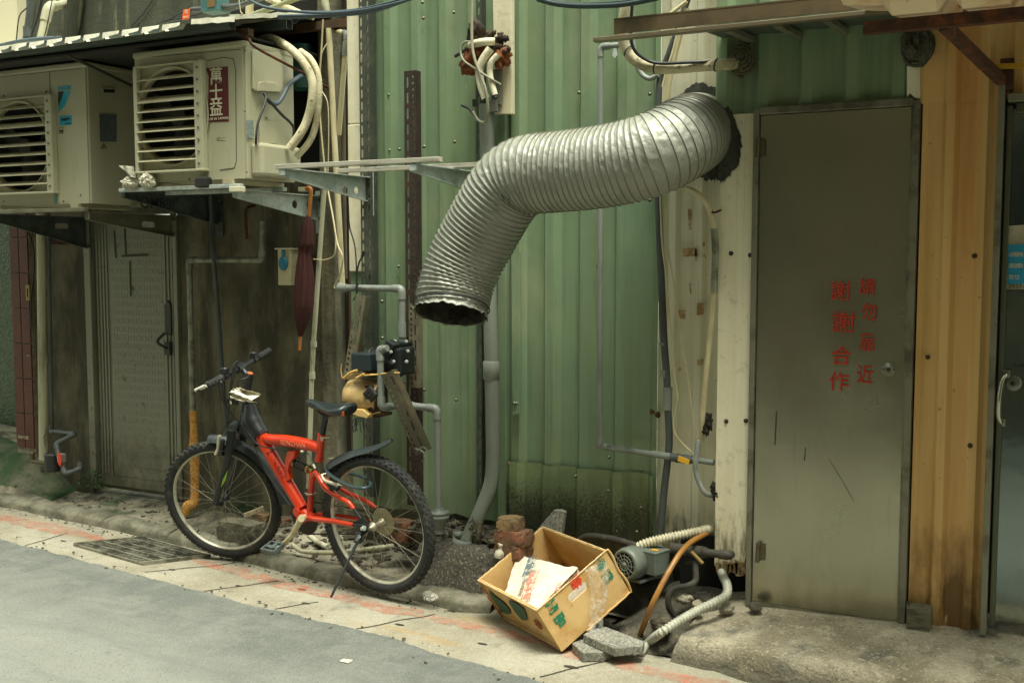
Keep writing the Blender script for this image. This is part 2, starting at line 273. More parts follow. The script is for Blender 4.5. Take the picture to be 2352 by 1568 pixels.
while i < len(kk)-4:
    n = rnd.randint(11, 17); sg = kk[i:i+n+1]
    def kf(a, c): p = sg[a]+V((0, prof[c][0], prof[c][1])); e = noise.noise(p*8)*.010+noise.noise(p*25)*.005; sc_ = .006 if a in (0, len(sg)-1) else 0; return p+V((sc_ if a == 0 else -sc_, e*.7+sc_, e-sc_ if prof[c][1] > 0 else 0))
    b.grid(kf, len(sg), len(prof)); i += n
b.grid(lambda a, c: kk[a]+V((0, prof[c][0]+.007, prof[c][1]-.009)), len(kk), len(prof)); b.obj('kerb', kerbM, kind='structure')
def kerbY(x):
    for a, c in zip(kk, kk[1:]):
        if a.x <= x <= c.x: return a.y+(c.y-a.y)*(x-a.x)/max(1e-6, c.x-a.x)
    return kk[0].y if x < kk[0].x else kk[-1].y
def gz(x, y):                                                           # height of the strip between kerb and walls
    t = max(0, y-kerbY(x)-.13); z = .045+t*.09
    z += .20*max(0, min(1, (-5.75-x)/.3))*min(1, t/.16) + .06*max(0, min(1, (-6.6-x)/.5))*min(1, t/.3)
    z += .05*max(0, 1-abs(x+3.7)/.5)*min(1, t/.3)
    return z+.012*noise.noise((x*3, y*3, 0))+.008*noise.noise((x*11, y*11, 3))
b = B(); b.grid(lambda i, j: (lambda x, yy: V((x, yy, gz(x, yy))))(-9+i*.04, kerbY(-9+i*.04)+.12+j*.03), 196, 52); b.obj('verge', groundM, kind='structure')
b = B(); b.grid(lambda i, j: (lambda x, yy: V((x, yy, gz(x, yy)+.008+.01*noise.noise((x*6, yy*6, 1))-(.05 if i in (0, 39) or j in (0, 17) else 0))))(-6.9+i*.03, kerbY(-6.9+i*.03)+.14+j*.025), 40, 18); b.obj('moss_patch', mossM, kind='structure')
# concrete ledge with exposed stones under the green wall
LT = [(872, 1268), (911, 1251), (988, 1245), (1050, 1253), (1121, 1266), (1200, 1278), (1290, 1300), (1400, 1330)]
lf = []
lp = [G(u, v, .25) for u, v in LT]
for a, c in zip(lp, lp[1:]):
    n = max(1, int((c-a).length/.03)); lf += [a.lerp(c, i/n) for i in range(n)]
def lfn(i, j):
    p = lf[i]; e = min(1, i/6)*max(.12, min(1, (-2.22-p.x)/.10)); y0 = max(p.y, kerbY(p.x)+.10); y0 = max(kerbY(p.x)+.135, min(y0, 4.40))
    q = [V((p.x, y0-.05, .0)), V((p.x, y0-.035, .08*max(.4, e))), V((p.x, y0-.015, .16*e)), V((p.x, y0-.008, .21*e)), V((p.x, y0+.015, .238*e)), V((p.x, y0+.06, .245*e)), V((p.x, y0+.14, .255*e)), V((p.x, y0+.22, .26*e)), V((p.x, y0+.32, .262*e)), V((p.x, 4.9, .262*e))][j]
    k = noise.noise(q*9)*.02+noise.noise(q*30)*.01
    return q+V((k*.5, k, k))
b = B(); b.grid(lfn, len(lf), 10); b.obj('concrete_ledge', aggM, kind='structure')
# ---------------------------------------------------------------- drain grating
b = B(); g0, g1, g2, g3 = [p+V((0, 0, .002)) for p in grate]
for i in range(15): t = (i+.3)/14.6; b.bar(g0.lerp(g3, t), g1.lerp(g2, t), .0075, .012)
galv = mk('galvanised_steel', (184, 192, 184), .5, .1, L=[((136, 148, 140), 16, .45, .62, .7), ((150, 158, 146), 45, .55, .65, .5), ((96, 72, 46), 9, .7, .76, .7)], rv=(20, .4, .62))
dgalv = mk('grimy_grating_steel', (140, 138, 120), .6, .4, L=[((58, 56, 46), 14, .45, .62, .8)])
gt = b.obj('drain_grate', dgalv, None, 'rectangular steel drain grating set in the pavement by the front bicycle wheel', 'drain grate')
b = B()
for i in range(6): t = i/5; b.bar(g0.lerp(g1, t)+V((0, 0, .006)), g3.lerp(g2, t)+V((0, 0, .006)), .009, .012)
b.bar(g0, g1, .012, .034); b.bar(g3, g2, .012, .034); b.obj('cross_bar', dgalv, gt)
# ---------------------------------------------------------------- walls
YL, YG, YB = 4.85, 4.54, 4.39
def corr(b, x0, x1, z0, z1, Y, per, ph, dp=.028, fr=(.50, .10, .24, .16), nz=14, wob=.004, back=0):
    xs = []
    k = math.floor((x0-ph)/per)-1; x = ph+k*per
    while x < x1+per:
        a, c, d, e = [per*q for q in fr]; xs += [(x, dp), (x+a, dp), (x+a+c, 0), (x+a+c+d, 0), (x+per, dp)]; x += per
    pr = []
    for (xa, ya), (xb, yb) in zip(xs, xs[1:]):
        if xb <= x0 or xa >= x1: continue
        if not pr: t = max(0, (x0-xa)/(xb-xa)) if xb > xa else 0; pr.append((xa+(xb-xa)*t, ya+(yb-ya)*t))
        t = min(1, (x1-xa)/(xb-xa)) if xb > xa else 1; pr.append((xa+(xb-xa)*t, ya+(yb-ya)*t))
    f0 = z0 if callable(z0) else (lambda x: z0); f1 = z1 if callable(z1) else (lambda x: z1)
    n = len(pr)
    vs_ = []; fs = []
    for i, ((xa, ya), (xb, yb)) in enumerate(zip(pr, pr[1:])):
        o = len(vs_)
        for j in range(nz+1):
            for xx, yy in ((xa, ya), (xb, yb)):
                z = f0(xx)+(f1(xx)-f0(xx))*j/nz; vs_.append(V((xx, Y+yy+wob*noise.noise((xx*1.6, z*1.1, Y)), z)))
        fs += [(o+2*j, o+2*j+1, o+2*j+3, o+2*j+2) for j in range(nz)]
    return b.add(vs_, fs)
TOP = 6.5
gw = B(); corr(gw, P(836, 600, YG).x, P(1172, 600, YG).x, lambda x: .31+.02*noise.noise((x*9, 0, 0)), TOP, YG, .160, -3.045)
gw1 = gw.obj('corrugated_wall', greenM, None, 'green corrugated metal wall behind the bent duct, from the slotted corner post to the thick grey downpipe', 'metal wall')
gw = B(); corr(gw, P(1160, 600, YG).x, P(1514, 600, YG).x, .3, TOP, YG-.004, .177, -2.236-.0885)
gw2 = gw.obj('corrugated_wall', greenM, None, 'wide green corrugated metal wall above the mouldy patch, between the thick downpipe and the cream strip', 'metal wall')
scM = mk('screw_head', (104, 106, 86), .45, .5, L=[((110, 66, 36), 40, .55, .65, .6)])
def screws(par, uvs, Y, mt=None, r=.0058):
    for u, v in uvs:
        p = P(u, v, Y); b = B(); b.lathe([(r*1.5, .003), (r*1.5, 0), (r, -.001), (r*.9, -.006), (0, -.007)], p, (0, 1, 0), 10); b.obj('screw', mt or scM, par)
screws(gw1, [(855, 343), (917, 343), (974, 337), (1044, 326), (970, 6), (1042, 29), (972, 42), (860, 619), (915, 612), (877, 692), (878, 776), (974, 895), (1047, 918), (1112, 869), (893, 218), (895, 345), (1112, 323)], YG+.002)
screws(gw2, [(1179, 217), (1330, 213), (1492, 216), (1492, 460), (1373, 611)], YG-.003)
# lower patch sheet, mouldy at its foot
ps = B(); xa, xb = P(1160, 1100, YG).x, P(1505, 1100, YG).x
corr(ps, xa, xb, lambda x: .318-.03*(x-xa)/(xb-xa)+.012*noise.noise((x*7, 2, 0)), lambda x: P(1160+(x-xa)/(xb-xa)*345, 1056+(x-xa)/(xb-xa)*34, YG).z+.006*noise.noise((x*14, 0, 5)), YG-.022, .177, -2.236-.0885, nz=8, wob=.02)
pso = ps.obj('patch_sheet', patchM, None, 'low green metal sheet stained black with mould behind the cardboard box', 'metal sheet')
screws(pso, [(1168, 1064), (1322, 1093), (1248, 1132), (1396, 1127), (1473, 1079), (1471, 1166), (1462, 1221), (1417, 1219), (1398, 1050)], YG-.022)
pb = B(); pb.pq([(1174, 581), (1193, 581), (1197, 949), (1178, 951)], YG-.032, .012)
po = pb.obj('patch_strip', greenM, None, 'narrow upright green metal strip fixed right of the thick grey downpipe', 'metal strip'); screws(po, [(1181, 926), (1186, 926)], YG-.032)
# rough base behind the debris, dark hollow below the sheets
b = B(); b.box((-2.3, 4.72, .05), (2.6, .08, .9)); b.box((-3.5, 4.95, .1), (3, .1, .6))
b.obj('foundation_wall', oldM, None, 'dark rough foundation wall under the green metal sheets', 'wall')
b = B(); b.box((.2, 4.75, 3.2), (3.4, .06, 6.4)); b.obj('wall', darkM, None, 'dark backing wall added to block sky in the gaps beside the steel door', 'wall')  # unseen backing, added so bright sky does not show through the gaps
# cream strip and ivory panel of the door box
cw = B(); corr(cw, P(1508, 600, YG).x, P(1662, 600, YG).x, lambda x: .27+.04*noise.noise((x*17, 1, 0)), TOP, YG+.012, .12, P(1508, 600, YG).x-.02, .02)
cwo = cw.obj('corrugated_panel', creamM, None, 'cream ribbed metal panel with taped scars between green wall and ivory post', 'metal panel')
screws(cwo, [(1500, 945), (1509, 952)], YG, mk('rust_spot', (86, 62, 36), .9), .011)
# ivory panel: right edge straight, foot ragged
xl, xr = P(1650, 700, YB).x, P(1735, 700, YB).x
ztop = P(1700, 262, YB).z
foot = []
for i in range(15): t = i/14; foot.append(V((xl+(xr-xl)*t, YB, .29+.035*noise.noise((t*9, 4, 0))+(.05 if t > .8 else 0))))
ib = B(); ib.prism(foot+[V((xr+.004, YB, .75)), V((xr, YB, ztop)), V((xl, YB, ztop))], (0, .004, 0))
ib.add([V((xl, YB, .4)), V((xl, YB, ztop+.6)), V((xl, YG+.02, ztop+.6)), V((xl, YG+.02, .34))], [(0, 1, 2, 3)])
for k in (.42, .62): ib.prism([V((xl+(xr-xl)*k, YB-.002, .46)), V((xl+(xr-xl)*k+.006, YB-.002, .46)), V((xl+(xr-xl)*k+.006, YB-.002, ztop-.01)), V((xl+(xr-xl)*k, YB-.002, ztop-.01))], (0, .002, 0))
ibo = ib.obj('metal_post', ivoryM, None, 'ivory painted metal post left of the steel door, foot rusted and peeling', 'post')
screws(ibo, [(1679, 582), (1723, 586), (1668, 967), (1713, 966)], YB-.001, mk('dark_bolt', (50, 46, 36), .7, .2), .0065)
# green wall above the door
gd = B(); corr(gd, P(1645, 200, YB).x, P(2104, 200, YB).x, lambda x: P(1745, 264, YB).z+.0, TOP, YB-.01, .172, P(1686, 160, YB).x, .022)
gd.obj('corrugated_wall', greenM, None, 'green corrugated metal wall above the steel door, shaded by the brown canopy', 'metal wall')
# yellow wall
yw = B(); x0, x1 = P(2106, 700, YB).x, P(2268, 1000, YB).x
zs = P(2150, 228, YB).z
corr(yw, x0, x1+.02, lambda x: .17+.03*noise.noise((x*21, 3, 1)), zs, YB+.003, .112, x0+.02, .016, (.46, .12, .26, .16))
ywo = yw.obj('corrugated_wall', yelM, None, 'yellow corrugated metal strip between the steel door and the dark glazed door', 'metal wall')
b = B(); corr(b, x0-.02, x1+1.2, zs-.015, TOP, YB-.006, .112, x0+.02, .016, (.46, .12, .26, .16)); b.obj('corrugated_wall', yelM, None, 'brown shaded upper yellow corrugated wall under the rusty awning frame', 'metal wall')
screws(ywo, [(2238, 588), (2131, 820), (2228, 1023)], YB, mk('dirty_screw', (70, 56, 36), .8), .0065)
# left building: old concrete with the door, upper part above the little roof
xe = P(800, 600, YL).x; dl, dr = P(205, 800, YL), P(414, 800, YL); zd = P(300, 490, YL).z
b = B(); TM = 2.78; xw = P(68, 700, YL).x
b.box(((dr.x+xe)/2, YL+.1, TM/2), (xe-dr.x, .2, TM)); b.box(((xw+dl.x)/2, YL+.1, TM/2), (dl.x-xw, .2, TM))
b.box(((dr.x+dl.x)/2, YL+.1, (TM+zd)/2), (dr.x-dl.x-.002, .2, TM-zd))
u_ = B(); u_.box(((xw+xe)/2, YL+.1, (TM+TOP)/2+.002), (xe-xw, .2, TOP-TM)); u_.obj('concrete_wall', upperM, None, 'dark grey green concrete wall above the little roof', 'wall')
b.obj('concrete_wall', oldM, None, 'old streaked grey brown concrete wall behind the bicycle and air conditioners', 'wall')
b = B(); x0 = P(46, 40, YL-.05).x; b.box((x0-2, YL-.02, 3.4+.6), (4, .1, 2.6)); b.obj('plaster_pilaster', plastM, None, 'pale plaster pier at the top left corner of the scene', 'wall')
b = B(); b.box((P(70, 700, YL).x-2.0, YL+.55, 3), (4, .2, 6)); b.obj('mosaic_wall', mosaM, None, 'dark green mosaic tiled wall at the left edge behind the red tile pillar', 'wall')
# red tile pillar
xa, xb = P(21, 520, YL-.03).x, P(63, 520, YL-.03).x; b = B(); b.box(((xa+xb)/2, YL+.06, 1.7), (xb-xa, .17, 3.0)); tp = thing('tiled_pillar', 'narrow pillar faced with dark red tiles at the far left', 'pillar', V(((xa+xb)/2, YL, .2)))
b.obj('core', groutM, tp); hh = .232
for r_ in range(13):
    for c_ in range(2):
        ww = (xb-xa)/2; b = B(); b.box((xa+ww*(c_+.5), YL-.029, .32+hh*(r_+.5)), (ww-.006, .012, hh-.007)); b.obj('tile', rtileM, tp, bev=.002)
# ---------------------------------------------------------------- right: steel door, glazed door, canopy, awning
blackM = mk('black_paint', (34, 36, 34), .5, L=[((52, 52, 46), 30, .55, .7, .5)])
stencil = mk('red_stencil_paint', (172, 40, 16), .75, alpha=(40, .22, .38, 1))
dt = thing('steel_door', 'tall stainless steel door with red stencilled characters and a round lock', 'door', V((-.9, YB, .15)))
zt, zb = P(1800, 256, YB).z, P(1712, 1383, YB).z
X = lambda u, v: P(u, v, YB).x
l0, l1, r0, r1 = X(1730, 800), X(1738, 800), X(2084, 800), X(2099, 800)
b = B(); b.box(((l0+l1)/2-.004, YB-.004, (zt+zb)/2), (l1-l0+.008, .05, zt-zb+.02)); b.box(((r0+r1)/2, YB-.004, (zt+zb)/2), (r1-r0, .05, zt-zb+.02)); b.box(((l1+r0)/2, YB-.004, zt+.004), (r0-l1-.001, .05, .03))
b.obj('door_frame', steelF, dt, bev=.003)
b = B(); n1, n2 = 20, 40; xa, xb, za, zb2 = l1+.004, r0-.004, zb+.004, zt-.014
b.grid(lambda i, j: V((xa+(xb-xa)*i/n1, YB-.012+.004*noise.noise((i*.16, j*.12, 2)), za+(zb2-za)*j/n2)), n1+1, n2+1)
leaf = b.obj('door_leaf', steelM, dt)
b = B(); b.bar((xb+.001, YB-.018, za), (xb+.001, YB-.018, zb2), .01, .003, (0, 1, 0)); b.bar((xa, YB-.017, za+.006), (xb, YB-.017, za+.006), .003, .012); b.obj('edge_strip', steelF, dt)
hgM = mk('hinge_steel', (100, 94, 74), .55, .5, L=[((88, 66, 40), 20, .5, .62, .7)])
for v0, v1 in ((316, 362), (1245, 1290)):
    p, q = P(1742, v0, YB-.03), P(1739, v1, YB-.03); b = B(); b.tube([p, q], .009, 10); b.box((p+q)/2+V((.012, .008, 0)), (.03, .004, (p-q).length*.8)); b.obj('hinge', hgM, dt)
lc = P(2041, 848, YB-.016); b = B(); b.lathe([(.0275, .010), (.0275, .001), (.025, -.002), (.008, -.002), (.008, -.004), (0, -.004)], lc, (0, 1, 0), 28); lk = b.obj('lock', mk('lock_steel', (126, 126, 110), .4, .6), dt)
b = B(); b.lathe([(.0085, .002), (.0085, -.0045), (0, -.0045)], lc, (0, 1, 0), 14)
for s_ in (-1, 1): b.lathe([(.003, .002), (.003, -.0035), (0, -.0035)], lc+V((.0205*s_, 0, 0)), (0, 1, 0), 8)
b.obj('keyhole', blackM, lk)
for ch, u, v, sz, sx_ in (('謝', 1930, 671, .082, 1), ('謝', 1937, 743, .090, 1.05), ('合', 1932, 820, .082, 1), ('作', 1927, 879, .082, 1), ('請', 1992, 661, .068, .95), ('勿', 1997, 719, .076, .8), ('靠', 1992, 789, .078, .8), ('近', 1987, 863, .078, .85)):
    text(ch, P(u, v, YB-.0165), (1, 0, 0), (0, 0, 1), sz, stencil, dt, bold=.0004, sx=sx_)
b = B()
for (u, v), (u2, v2) in (((1783, 945), (1779, 1022)), ((1850, 1028), (1847, 1058))): b.tube([P(u, v, YB-.017), P(u2, v2, YB-.017)], .0016, 5)
b.tube([P(1903, 1053, YB-.0165), P(1935, 1105, YB-.0165), P(1960, 1150, YB-.0165)], .0007, 4)
b.obj('scratch', mk('dark_scratch', (44, 40, 30), .7), dt)
# glazed door at the right edge
gdr = thing('metal_door', 'dark metal framed door at the right edge with a chrome pull handle and torn blue notice', 'door', V((.1, YB, .15)))
Y2 = YB+.0
xa, xb, xc = X(2268, 1000), X(2283, 1000), X(2301, 1000); zt2 = P(2320, 232, Y2).z; zb3 = .20
b = B(); b.box(((xa+xb)/2, Y2-.02, zt2/2+.12), (xb-xa, .07, zt2-.12)); b.box((xb+.5, Y2-.02, zt2+.005), (.98, .07, .03)); b.obj('door_frame', steelF, gdr, bev=.003)
b = B(); b.box(((xb+xc)/2+.003, Y2-.01, (zt2+zb3)/2-.005), (xc-xb-.008, .03, zt2-zb3-.03)); b.box((xc+.45, Y2-.01, zt2-.03), (.88, .03, .035)); b.obj('stile', mk('olive_stile', (92, 96, 78), .42, .6, L=[((120, 112, 70), (20, 20, 2), .6, .72, .5)]), gdr, bev=.003)
b = B(); b.box((xc+.42, Y2+.002, (zt2+zb3)/2), (.84, .012, zt2-zb3-.06)); b.obj('door_panel', blueS, gdr)
p0, p1 = P(2309, 860, Y2-.05), P(2298, 972, Y2-.05)
chr_ = mk('chrome', (176, 176, 160), .22, .9)
b = B(); pts = [p0+V((0, .035, 0)), p0, p0+V((-.012, -.014, -.03)), (p0+p1)/2+V((-.012, -.026, 0)), p1+V((-.008, -.014, .03)), p1, p1+V((0, .035, 0))]; b.tube(pts, [.008, .011, .012, .010, .012, .011, .008], 10, 5, sq=.6)
for p in (p0, p1): b.box(p+V((0, .032, 0)), (.03, .006, .03))
b.obj('handle', chr_, gdr)
lc = P(2327, 880, Y2-.006); b = B(); b.lathe([(.030, .008), (.030, 0), (.026, -.004), (.008, -.004), (0, -.003)], lc, (0, 1, 0), 24); lk = b.obj('lock', mk('lock_rose', (118, 122, 110), .35, .7), gdr)
b = B(); b.lathe([(.009, .002), (.009, -.0065), (0, -.0065)], lc, (0, 1, 0), 12); b.obj('keyhole', blackM, lk)
ntM = mk('torn_notice_paper', (176, 170, 146), .8, L=[((120, 116, 96), 9, .45, .65, .8)])
q = [P(2312, 519, Y2-.005), P(2375, 515, Y2-.005), P(2375, 664, Y2-.005), P(2306, 664, Y2-.005), P(2306, 650, Y2-.005)]
b = B(); b.prism(q, (0, .0012, 0)); no = b.obj('notice', ntM, gdr)
bluM = mk('notice_blue', (36, 140, 178), .7, alpha=(22, .38, .42, 1))
b = B(); b.prism([P(2314, 562, Y2-.006), P(2375, 560, Y2-.006), P(2375, 652, Y2-.006), P(2308, 652, Y2-.006)], (0, .0006, 0)); b.obj('blue_field', bluM, no)
ntt = mk('notice_lettering', (190, 196, 180), .7)
for i, s_ in enumerate(('通水管', '馬桶抽', '專業清', '化糞池', '免費估')): text(s_, P(2322+i % 2*22, 585+i//2*26, Y2-.0075), (1, 0, 0), (0, 0, 1), .02, ntt, no)
text('0937-8', P(2338, 658, Y2-.0055), (1, 0, 0), (0, 0, 1), .022, blackM, no)
text('SOLEX', P(2343, 839, Y2-.0055), (1, 0, 0), (0, 0, 1), .016, blackM, gdr)
# white stub panel and foam plug above the door
b = B(); b.pq([(2083, 152), (2113, 152), (2113, 226), (2100, 224), (2090, 214), (2083, 224)], YB-.022, .01); b.pq([(2105, 152), (2107, 152), (2107, 226), (2105, 226)], YB-.025, .003)
b.obj('panel_stub', creamM, None, 'short cream metal stub between the dark green wall and the yellow wall', 'metal panel')
b = B(); c = P(2108, 105, YB-.03)
for k in range(34):
    a = k*2.4; rr = .01+.052*(k/34); b.tube([c+V((math.cos(a+t*.25)*rr, -.03*(1-k/34)-.006*math.sin(k*5), math.sin(a+t*.25)*rr*1.25)) for t in range(7)], .005+.003*rnd.random(), 5)
b.blob(c+V((0, .02, 0)), (.065, .03, .08), 3); b.obj('foam_plug', mk('grey_foam', (84, 84, 66), .95, L=[((50, 50, 40), 30, .45, .6, .8)], bp=[(70, .006)]), None, 'round grey foam plug with rope like folds above the yellow wall', 'foam')
# brown canopy: channel along the front edge and the sheet behind it
brM = mk('brown_painted_steel', (92, 78, 54), .5, .1, L=[((66, 56, 40), 10, .45, .62, .7), ((128, 116, 86), 70, .7, .75, .6)], bp=[(40, .001)])
Yc = 4.02
ca = thing('canopy', 'long thin brown steel canopy over the steel door', 'canopy', P(1700, 60, Yc))
a, c = P(1411, 59, Yc), P(1950, 12, Yc); zc = (a.z+c.z)/2
xa, xb = P(1411, 59, Yc).x, .9
b = B(); b.box(((xa+xb)/2, Yc, zc), (xb-xa, .008, .052)); b.box(((xa+xb)/2, Yc+.02, zc+.03), (xb-xa, .05, .006)); b.obj('front_channel', brM, ca)
xd = P(1362, 80, Yc-.02).x; zd_ = zc-.043
b = B(); b.box(((xd+xb)/2, Yc-.004, zd_), (xb-xd, .034, .018)); b.obj('lower_rail', mk('worn_brown_rail', (104, 94, 72), .5, .3, L=[((160, 154, 126), (3, 30, 30), .55, .7, .7)]), ca, bev=.003)
x_l = P(1660, 60, YB).x
b = B(); b.add([(x_l, Yc+.02, zc-.03), (xb, Yc+.02, zc-.03), (xb, YB+.03, zc-.005), (x_l, YB+.03, zc-.005)], [(0, 1, 2, 3)]); b.add([(x_l, Yc+.02, zc-.024), (xb, Yc+.02, zc-.024), (xb, YB+.03, zc+.001), (x_l, YB+.03, zc+.001)], [(3, 2, 1, 0)]); b.obj('roof_sheet', mk('canopy_underside', (62, 76, 62), .7, L=[((44, 54, 46), 6, .45, .6, .7)]), ca)
for k in range(3): x = P(1700+k*110, 50, 4.2).x; b = B(); b.bar((x, Yc+.02, zc-.045), (x, YB-.02, zc-.03), .03, .02); b.obj('purlin', steelF, ca)
# ribbed plastic awning and its rusty frame
rustM = mk('rusty_steel', (72, 44, 28), .9, .1, L=[((112, 62, 32), 16, .5, .64, .8), ((44, 32, 24), 30, .5, .62, .7)], bp=[(60, .003), (20, .003)])
Ya = 3.62
aw = thing('awning', 'dirty translucent ribbed awning on a rusty frame at the top right', 'awning', P(2200, 30, Ya))
pa = P(2010, 30, Ya); per = .105
b = B(); x0 = P(1938, 0, Ya).x
rib = [(0, -.0), (.026, -.028), (.052, -.034), (.066, -.002), (.084, .0)]
prof = []
x = x0
x = P(2031, 20, Ya).x-.025-.82
while x < 1.6: prof += [(x, .0), (x+.022, .0), (x+.048, -.036), (x+.182, -.036)]; x += .205
xw0 = P(1938, 0, Ya).x
prof = [q for q in prof if q[0] > xw0+.09]; prof = [(prof[0][0]-.10, prof[0][1]+.012)]+prof
def af(i, j): t = (j-5)/3; return V((prof[i][0]-(.05*max(0, t) if i == 0 else 0), Ya-t*.34, pa.z+.022+prof[i][1]+(.16*t if t > 0 else -.05*t)+.004*noise.noise((prof[i][0]*5, t*3, 1))))
b.grid(af, len(prof), 9, sm=False)
plM = mk('dirty_translucent_sheet', (214, 196, 160), .5, L=[((188, 138, 92), 6, .45, .62, .8), ((160, 170, 110), 9, .58, .7, .7), ((120, 100, 70), 24, .62, .7, .6)], trans=.15)
b.obj('ribbed_sheet', plM, aw)
z_ = P(2200, 36, Ya+.05).z-.012
b = B(); b.box((P(1985, 50, Ya+.06).x+1.0, Ya+.06, z_), (2.0, .04, .038)); b.obj('frame_beam', rustM, aw)
b = B(); b.bar(P(2168, 58, Ya+.1), P(2300, 185, YB-.06), .03, .034); b.obj('strut', rustM, aw)
b = B(); b.box(P(2313, 172, YB-.03), (.045, .045, .11)); b.obj('wall_cleat', rustM, aw)
b = B(); b.bar(P(2245, 154, YB-.10), P(2420, 150, YB-.10), .012, .018); b.obj('conduit', mk('yellow_pipe', (170, 130, 20), .5), None, 'short yellow pipe behind the rusty awning strut', 'pipe')
# doorstep slab
sl_ = [G(1541, 1474, .10), G(1660, 1477, .10), G(1726, 1497, .105), G(1826, 1517, .11), G(2081, 1547, .12), G(2300, 1580, .12), G(2600, 1620, .12)]
sl_.append(V((1.6, sl_[-1].y-.1, .12)))
fr = []
for a, c in zip(sl_, sl_[1:]):
    n = max(2, int((c-a).length/.025)); fr += [a.lerp(c, i/n) for i in range(n)]
def sf(i, j):
    p = fr[i]; e = min(1, (i+1)/7); back = 4.62; inset = .10*(1-e)
    sh = V((-.17*(j-3)/10*0, 0, 0))
    if j < 4: q = V((p.x-.008*(3-j), p.y+inset-.012*(3-j), [-.02, .03, .075, p.z-.006][j]*(.75+.25*e)))
    else: t = (j-4)/9; q = V((p.x-.0*t, p.y+.02+inset+(back-p.y)*t, (p.z+.006+.05*min(1, t*1.5))*(.8+.2*e)))
    k = noise.noise(q*5)*.012+noise.noise(q*16)*.008; return q+V((k*.6, k, k*.7+(.01*noise.noise(q*2.2))))
b = B(); b.grid(sf, len(fr), 14); b.grid(lambda i, j: sf(0, i)+V((.0 if j == 0 else .10, 0, -.0 if j == 0 else -.12)), 14, 2)
b.obj('doorstep', slabM, kind='structure')
b = B(); p = P(2112, 1430, YB-.03); b.box((p.x, YB-.02, .205), (.085, .10, .085)); b.obj('timber_block', mk('old_timber', (104, 100, 80), .9, L=[((58, 56, 46), (14, 14, 90), .5, .6, .8)], bp=[((10, 10, 120), .004)]), None, 'short weathered timber block under the foot of the yellow wall', 'block', bev=.004)
# the building across the alley (seen in the steel doors)
b = B(); b.box((0, -2.2, 4.4), (30, 1.6, 9.2)); ob = thing('building', 'plain grey building across the alley, mirrored dimly in the steel door', 'building', V((0, -2, 0)))
b.obj('wall', oldM, ob)
wgl = mk('dark_window_glass', (40, 48, 50), .15, .0)
for k in range(7):
    b = B(); b.box((-9+k*3, -1.39, 2.0), (1.3, .03, 1.2)); b.obj('window', wgl, ob)
# ---------------------------------------------------------------- left door
dkdoor = mk('embossed_grey_door', (134, 136, 120), .5, .25, L=[((136, 135, 115), (9, 9, 1.5), .42, .64, .6), ((70, 64, 46), 18, .62, .72, .7), dict(c=(66, 58, 38), s=(9, 9, 6), lo=.25, hi=.5, a=.7, z=(.9, .1), d=5)], bp=[(30, .001)])
ld = thing('metal_door', 'old grey embossed metal door under the left air conditioner', 'door', V((-5.55, YL, .1)))
XL = lambda u: P(u, 800, YL).x
zb_ = P(410, 1146, YL).z; zt_ = zd-.02
b = B(); b.box(((XL(205)+XL(416))/2, YL+.07, (zb_+zt_)/2), (XL(416)-XL(205), .06, zt_-zb_))
b.box((XL(211), YL+.01, (zb_+zt_)/2), (XL(219)-XL(205), .06, zt_-zb_)); b.box((XL(411), YL+.01, (zb_+zt_)/2), (XL(416)-XL(407), .06, zt_-zb_)); b.obj('door_frame', dkdoor, ld, bev=.004)
b = B(); b.box(((XL(220)+XL(406))/2, YL+.03, (zb_+zt_)/2+.01), (XL(406)-XL(220), .03, zt_-zb_-.03)); dlf = b.obj('door_leaf', dkdoor, ld, bev=.004)
b = B()
for u in (226, 233, 240, 247, 380, 388, 396): b.box((XL(u), YL+.012, (zb_+zt_)/2+.02), (.012, .01, zt_-zb_-.14))
for r_ in range(27):
    for c_ in range(9):
        x = XL(256)+(XL(374)-XL(256))*(c_+.5)/9; z = zb_+.22+(zt_-zb_-.32)*(r_+.5)/27; s_ = .028
        for dx, dz, ww, hh in ((0, s_/2, s_, .006), (0, -s_/2, s_, .006), (s_/2, 0, .006, s_), (-s_/2, 0, .006, s_)): b.box((x+dx, YL+.0165, z+dz), (ww, .006, hh))
for x0_, x1_, z in ((XL(256), XL(300), zb_+.10), (XL(310), XL(372), zb_+.10), (XL(256), XL(300), zb_+.17), (XL(310), XL(372), zb_+.17)): b.box(((x0_+x1_)/2, YL+.014, z), (x1_-x0_, .006, .012))
b.obj('embossing', dkdoor, dlf, bev=.001)
hM = mk('dark_handle', (66, 66, 58), .5, .3)
b = B(); p = P(385, 735, YL-.005); b.prism([p+V((-.025, 0, .09)), p+V((0, 0, .12)), p+V((.025, 0, .09)), p+V((.025, 0, -.09)), p+V((-.025, 0, -.09))][::-1], (0, .02, 0)); p2 = P(386, 800, YL-.005); b.box(p2, (.045, .02, .08))
b.tube([p+V((-.02, -.01, -.08)), p+V((-.035, -.05, -.12)), p2+V((-.02, -.05, .03)), p2+V((0, -.01, .0))], .009, 8, 5); b.obj('door_handle', hM, ld)
b = B()
for u0, v0, u1, v1 in ((262, 530, 266, 593), (286, 525, 289, 585), (280, 588, 340, 585), (298, 600, 300, 680)): b.bar(P(u0, v0, YL+.012), P(u1, v1, YL+.012), .012 if u1-u0 < 10 else .001, .002 if u1-u0 < 10 else .014, (0, 1, 0) if u1-u0 < 10 else (0, 0, 1))
b.obj('tape_scar', mk('tape_residue', (66, 64, 50), .8), ld)
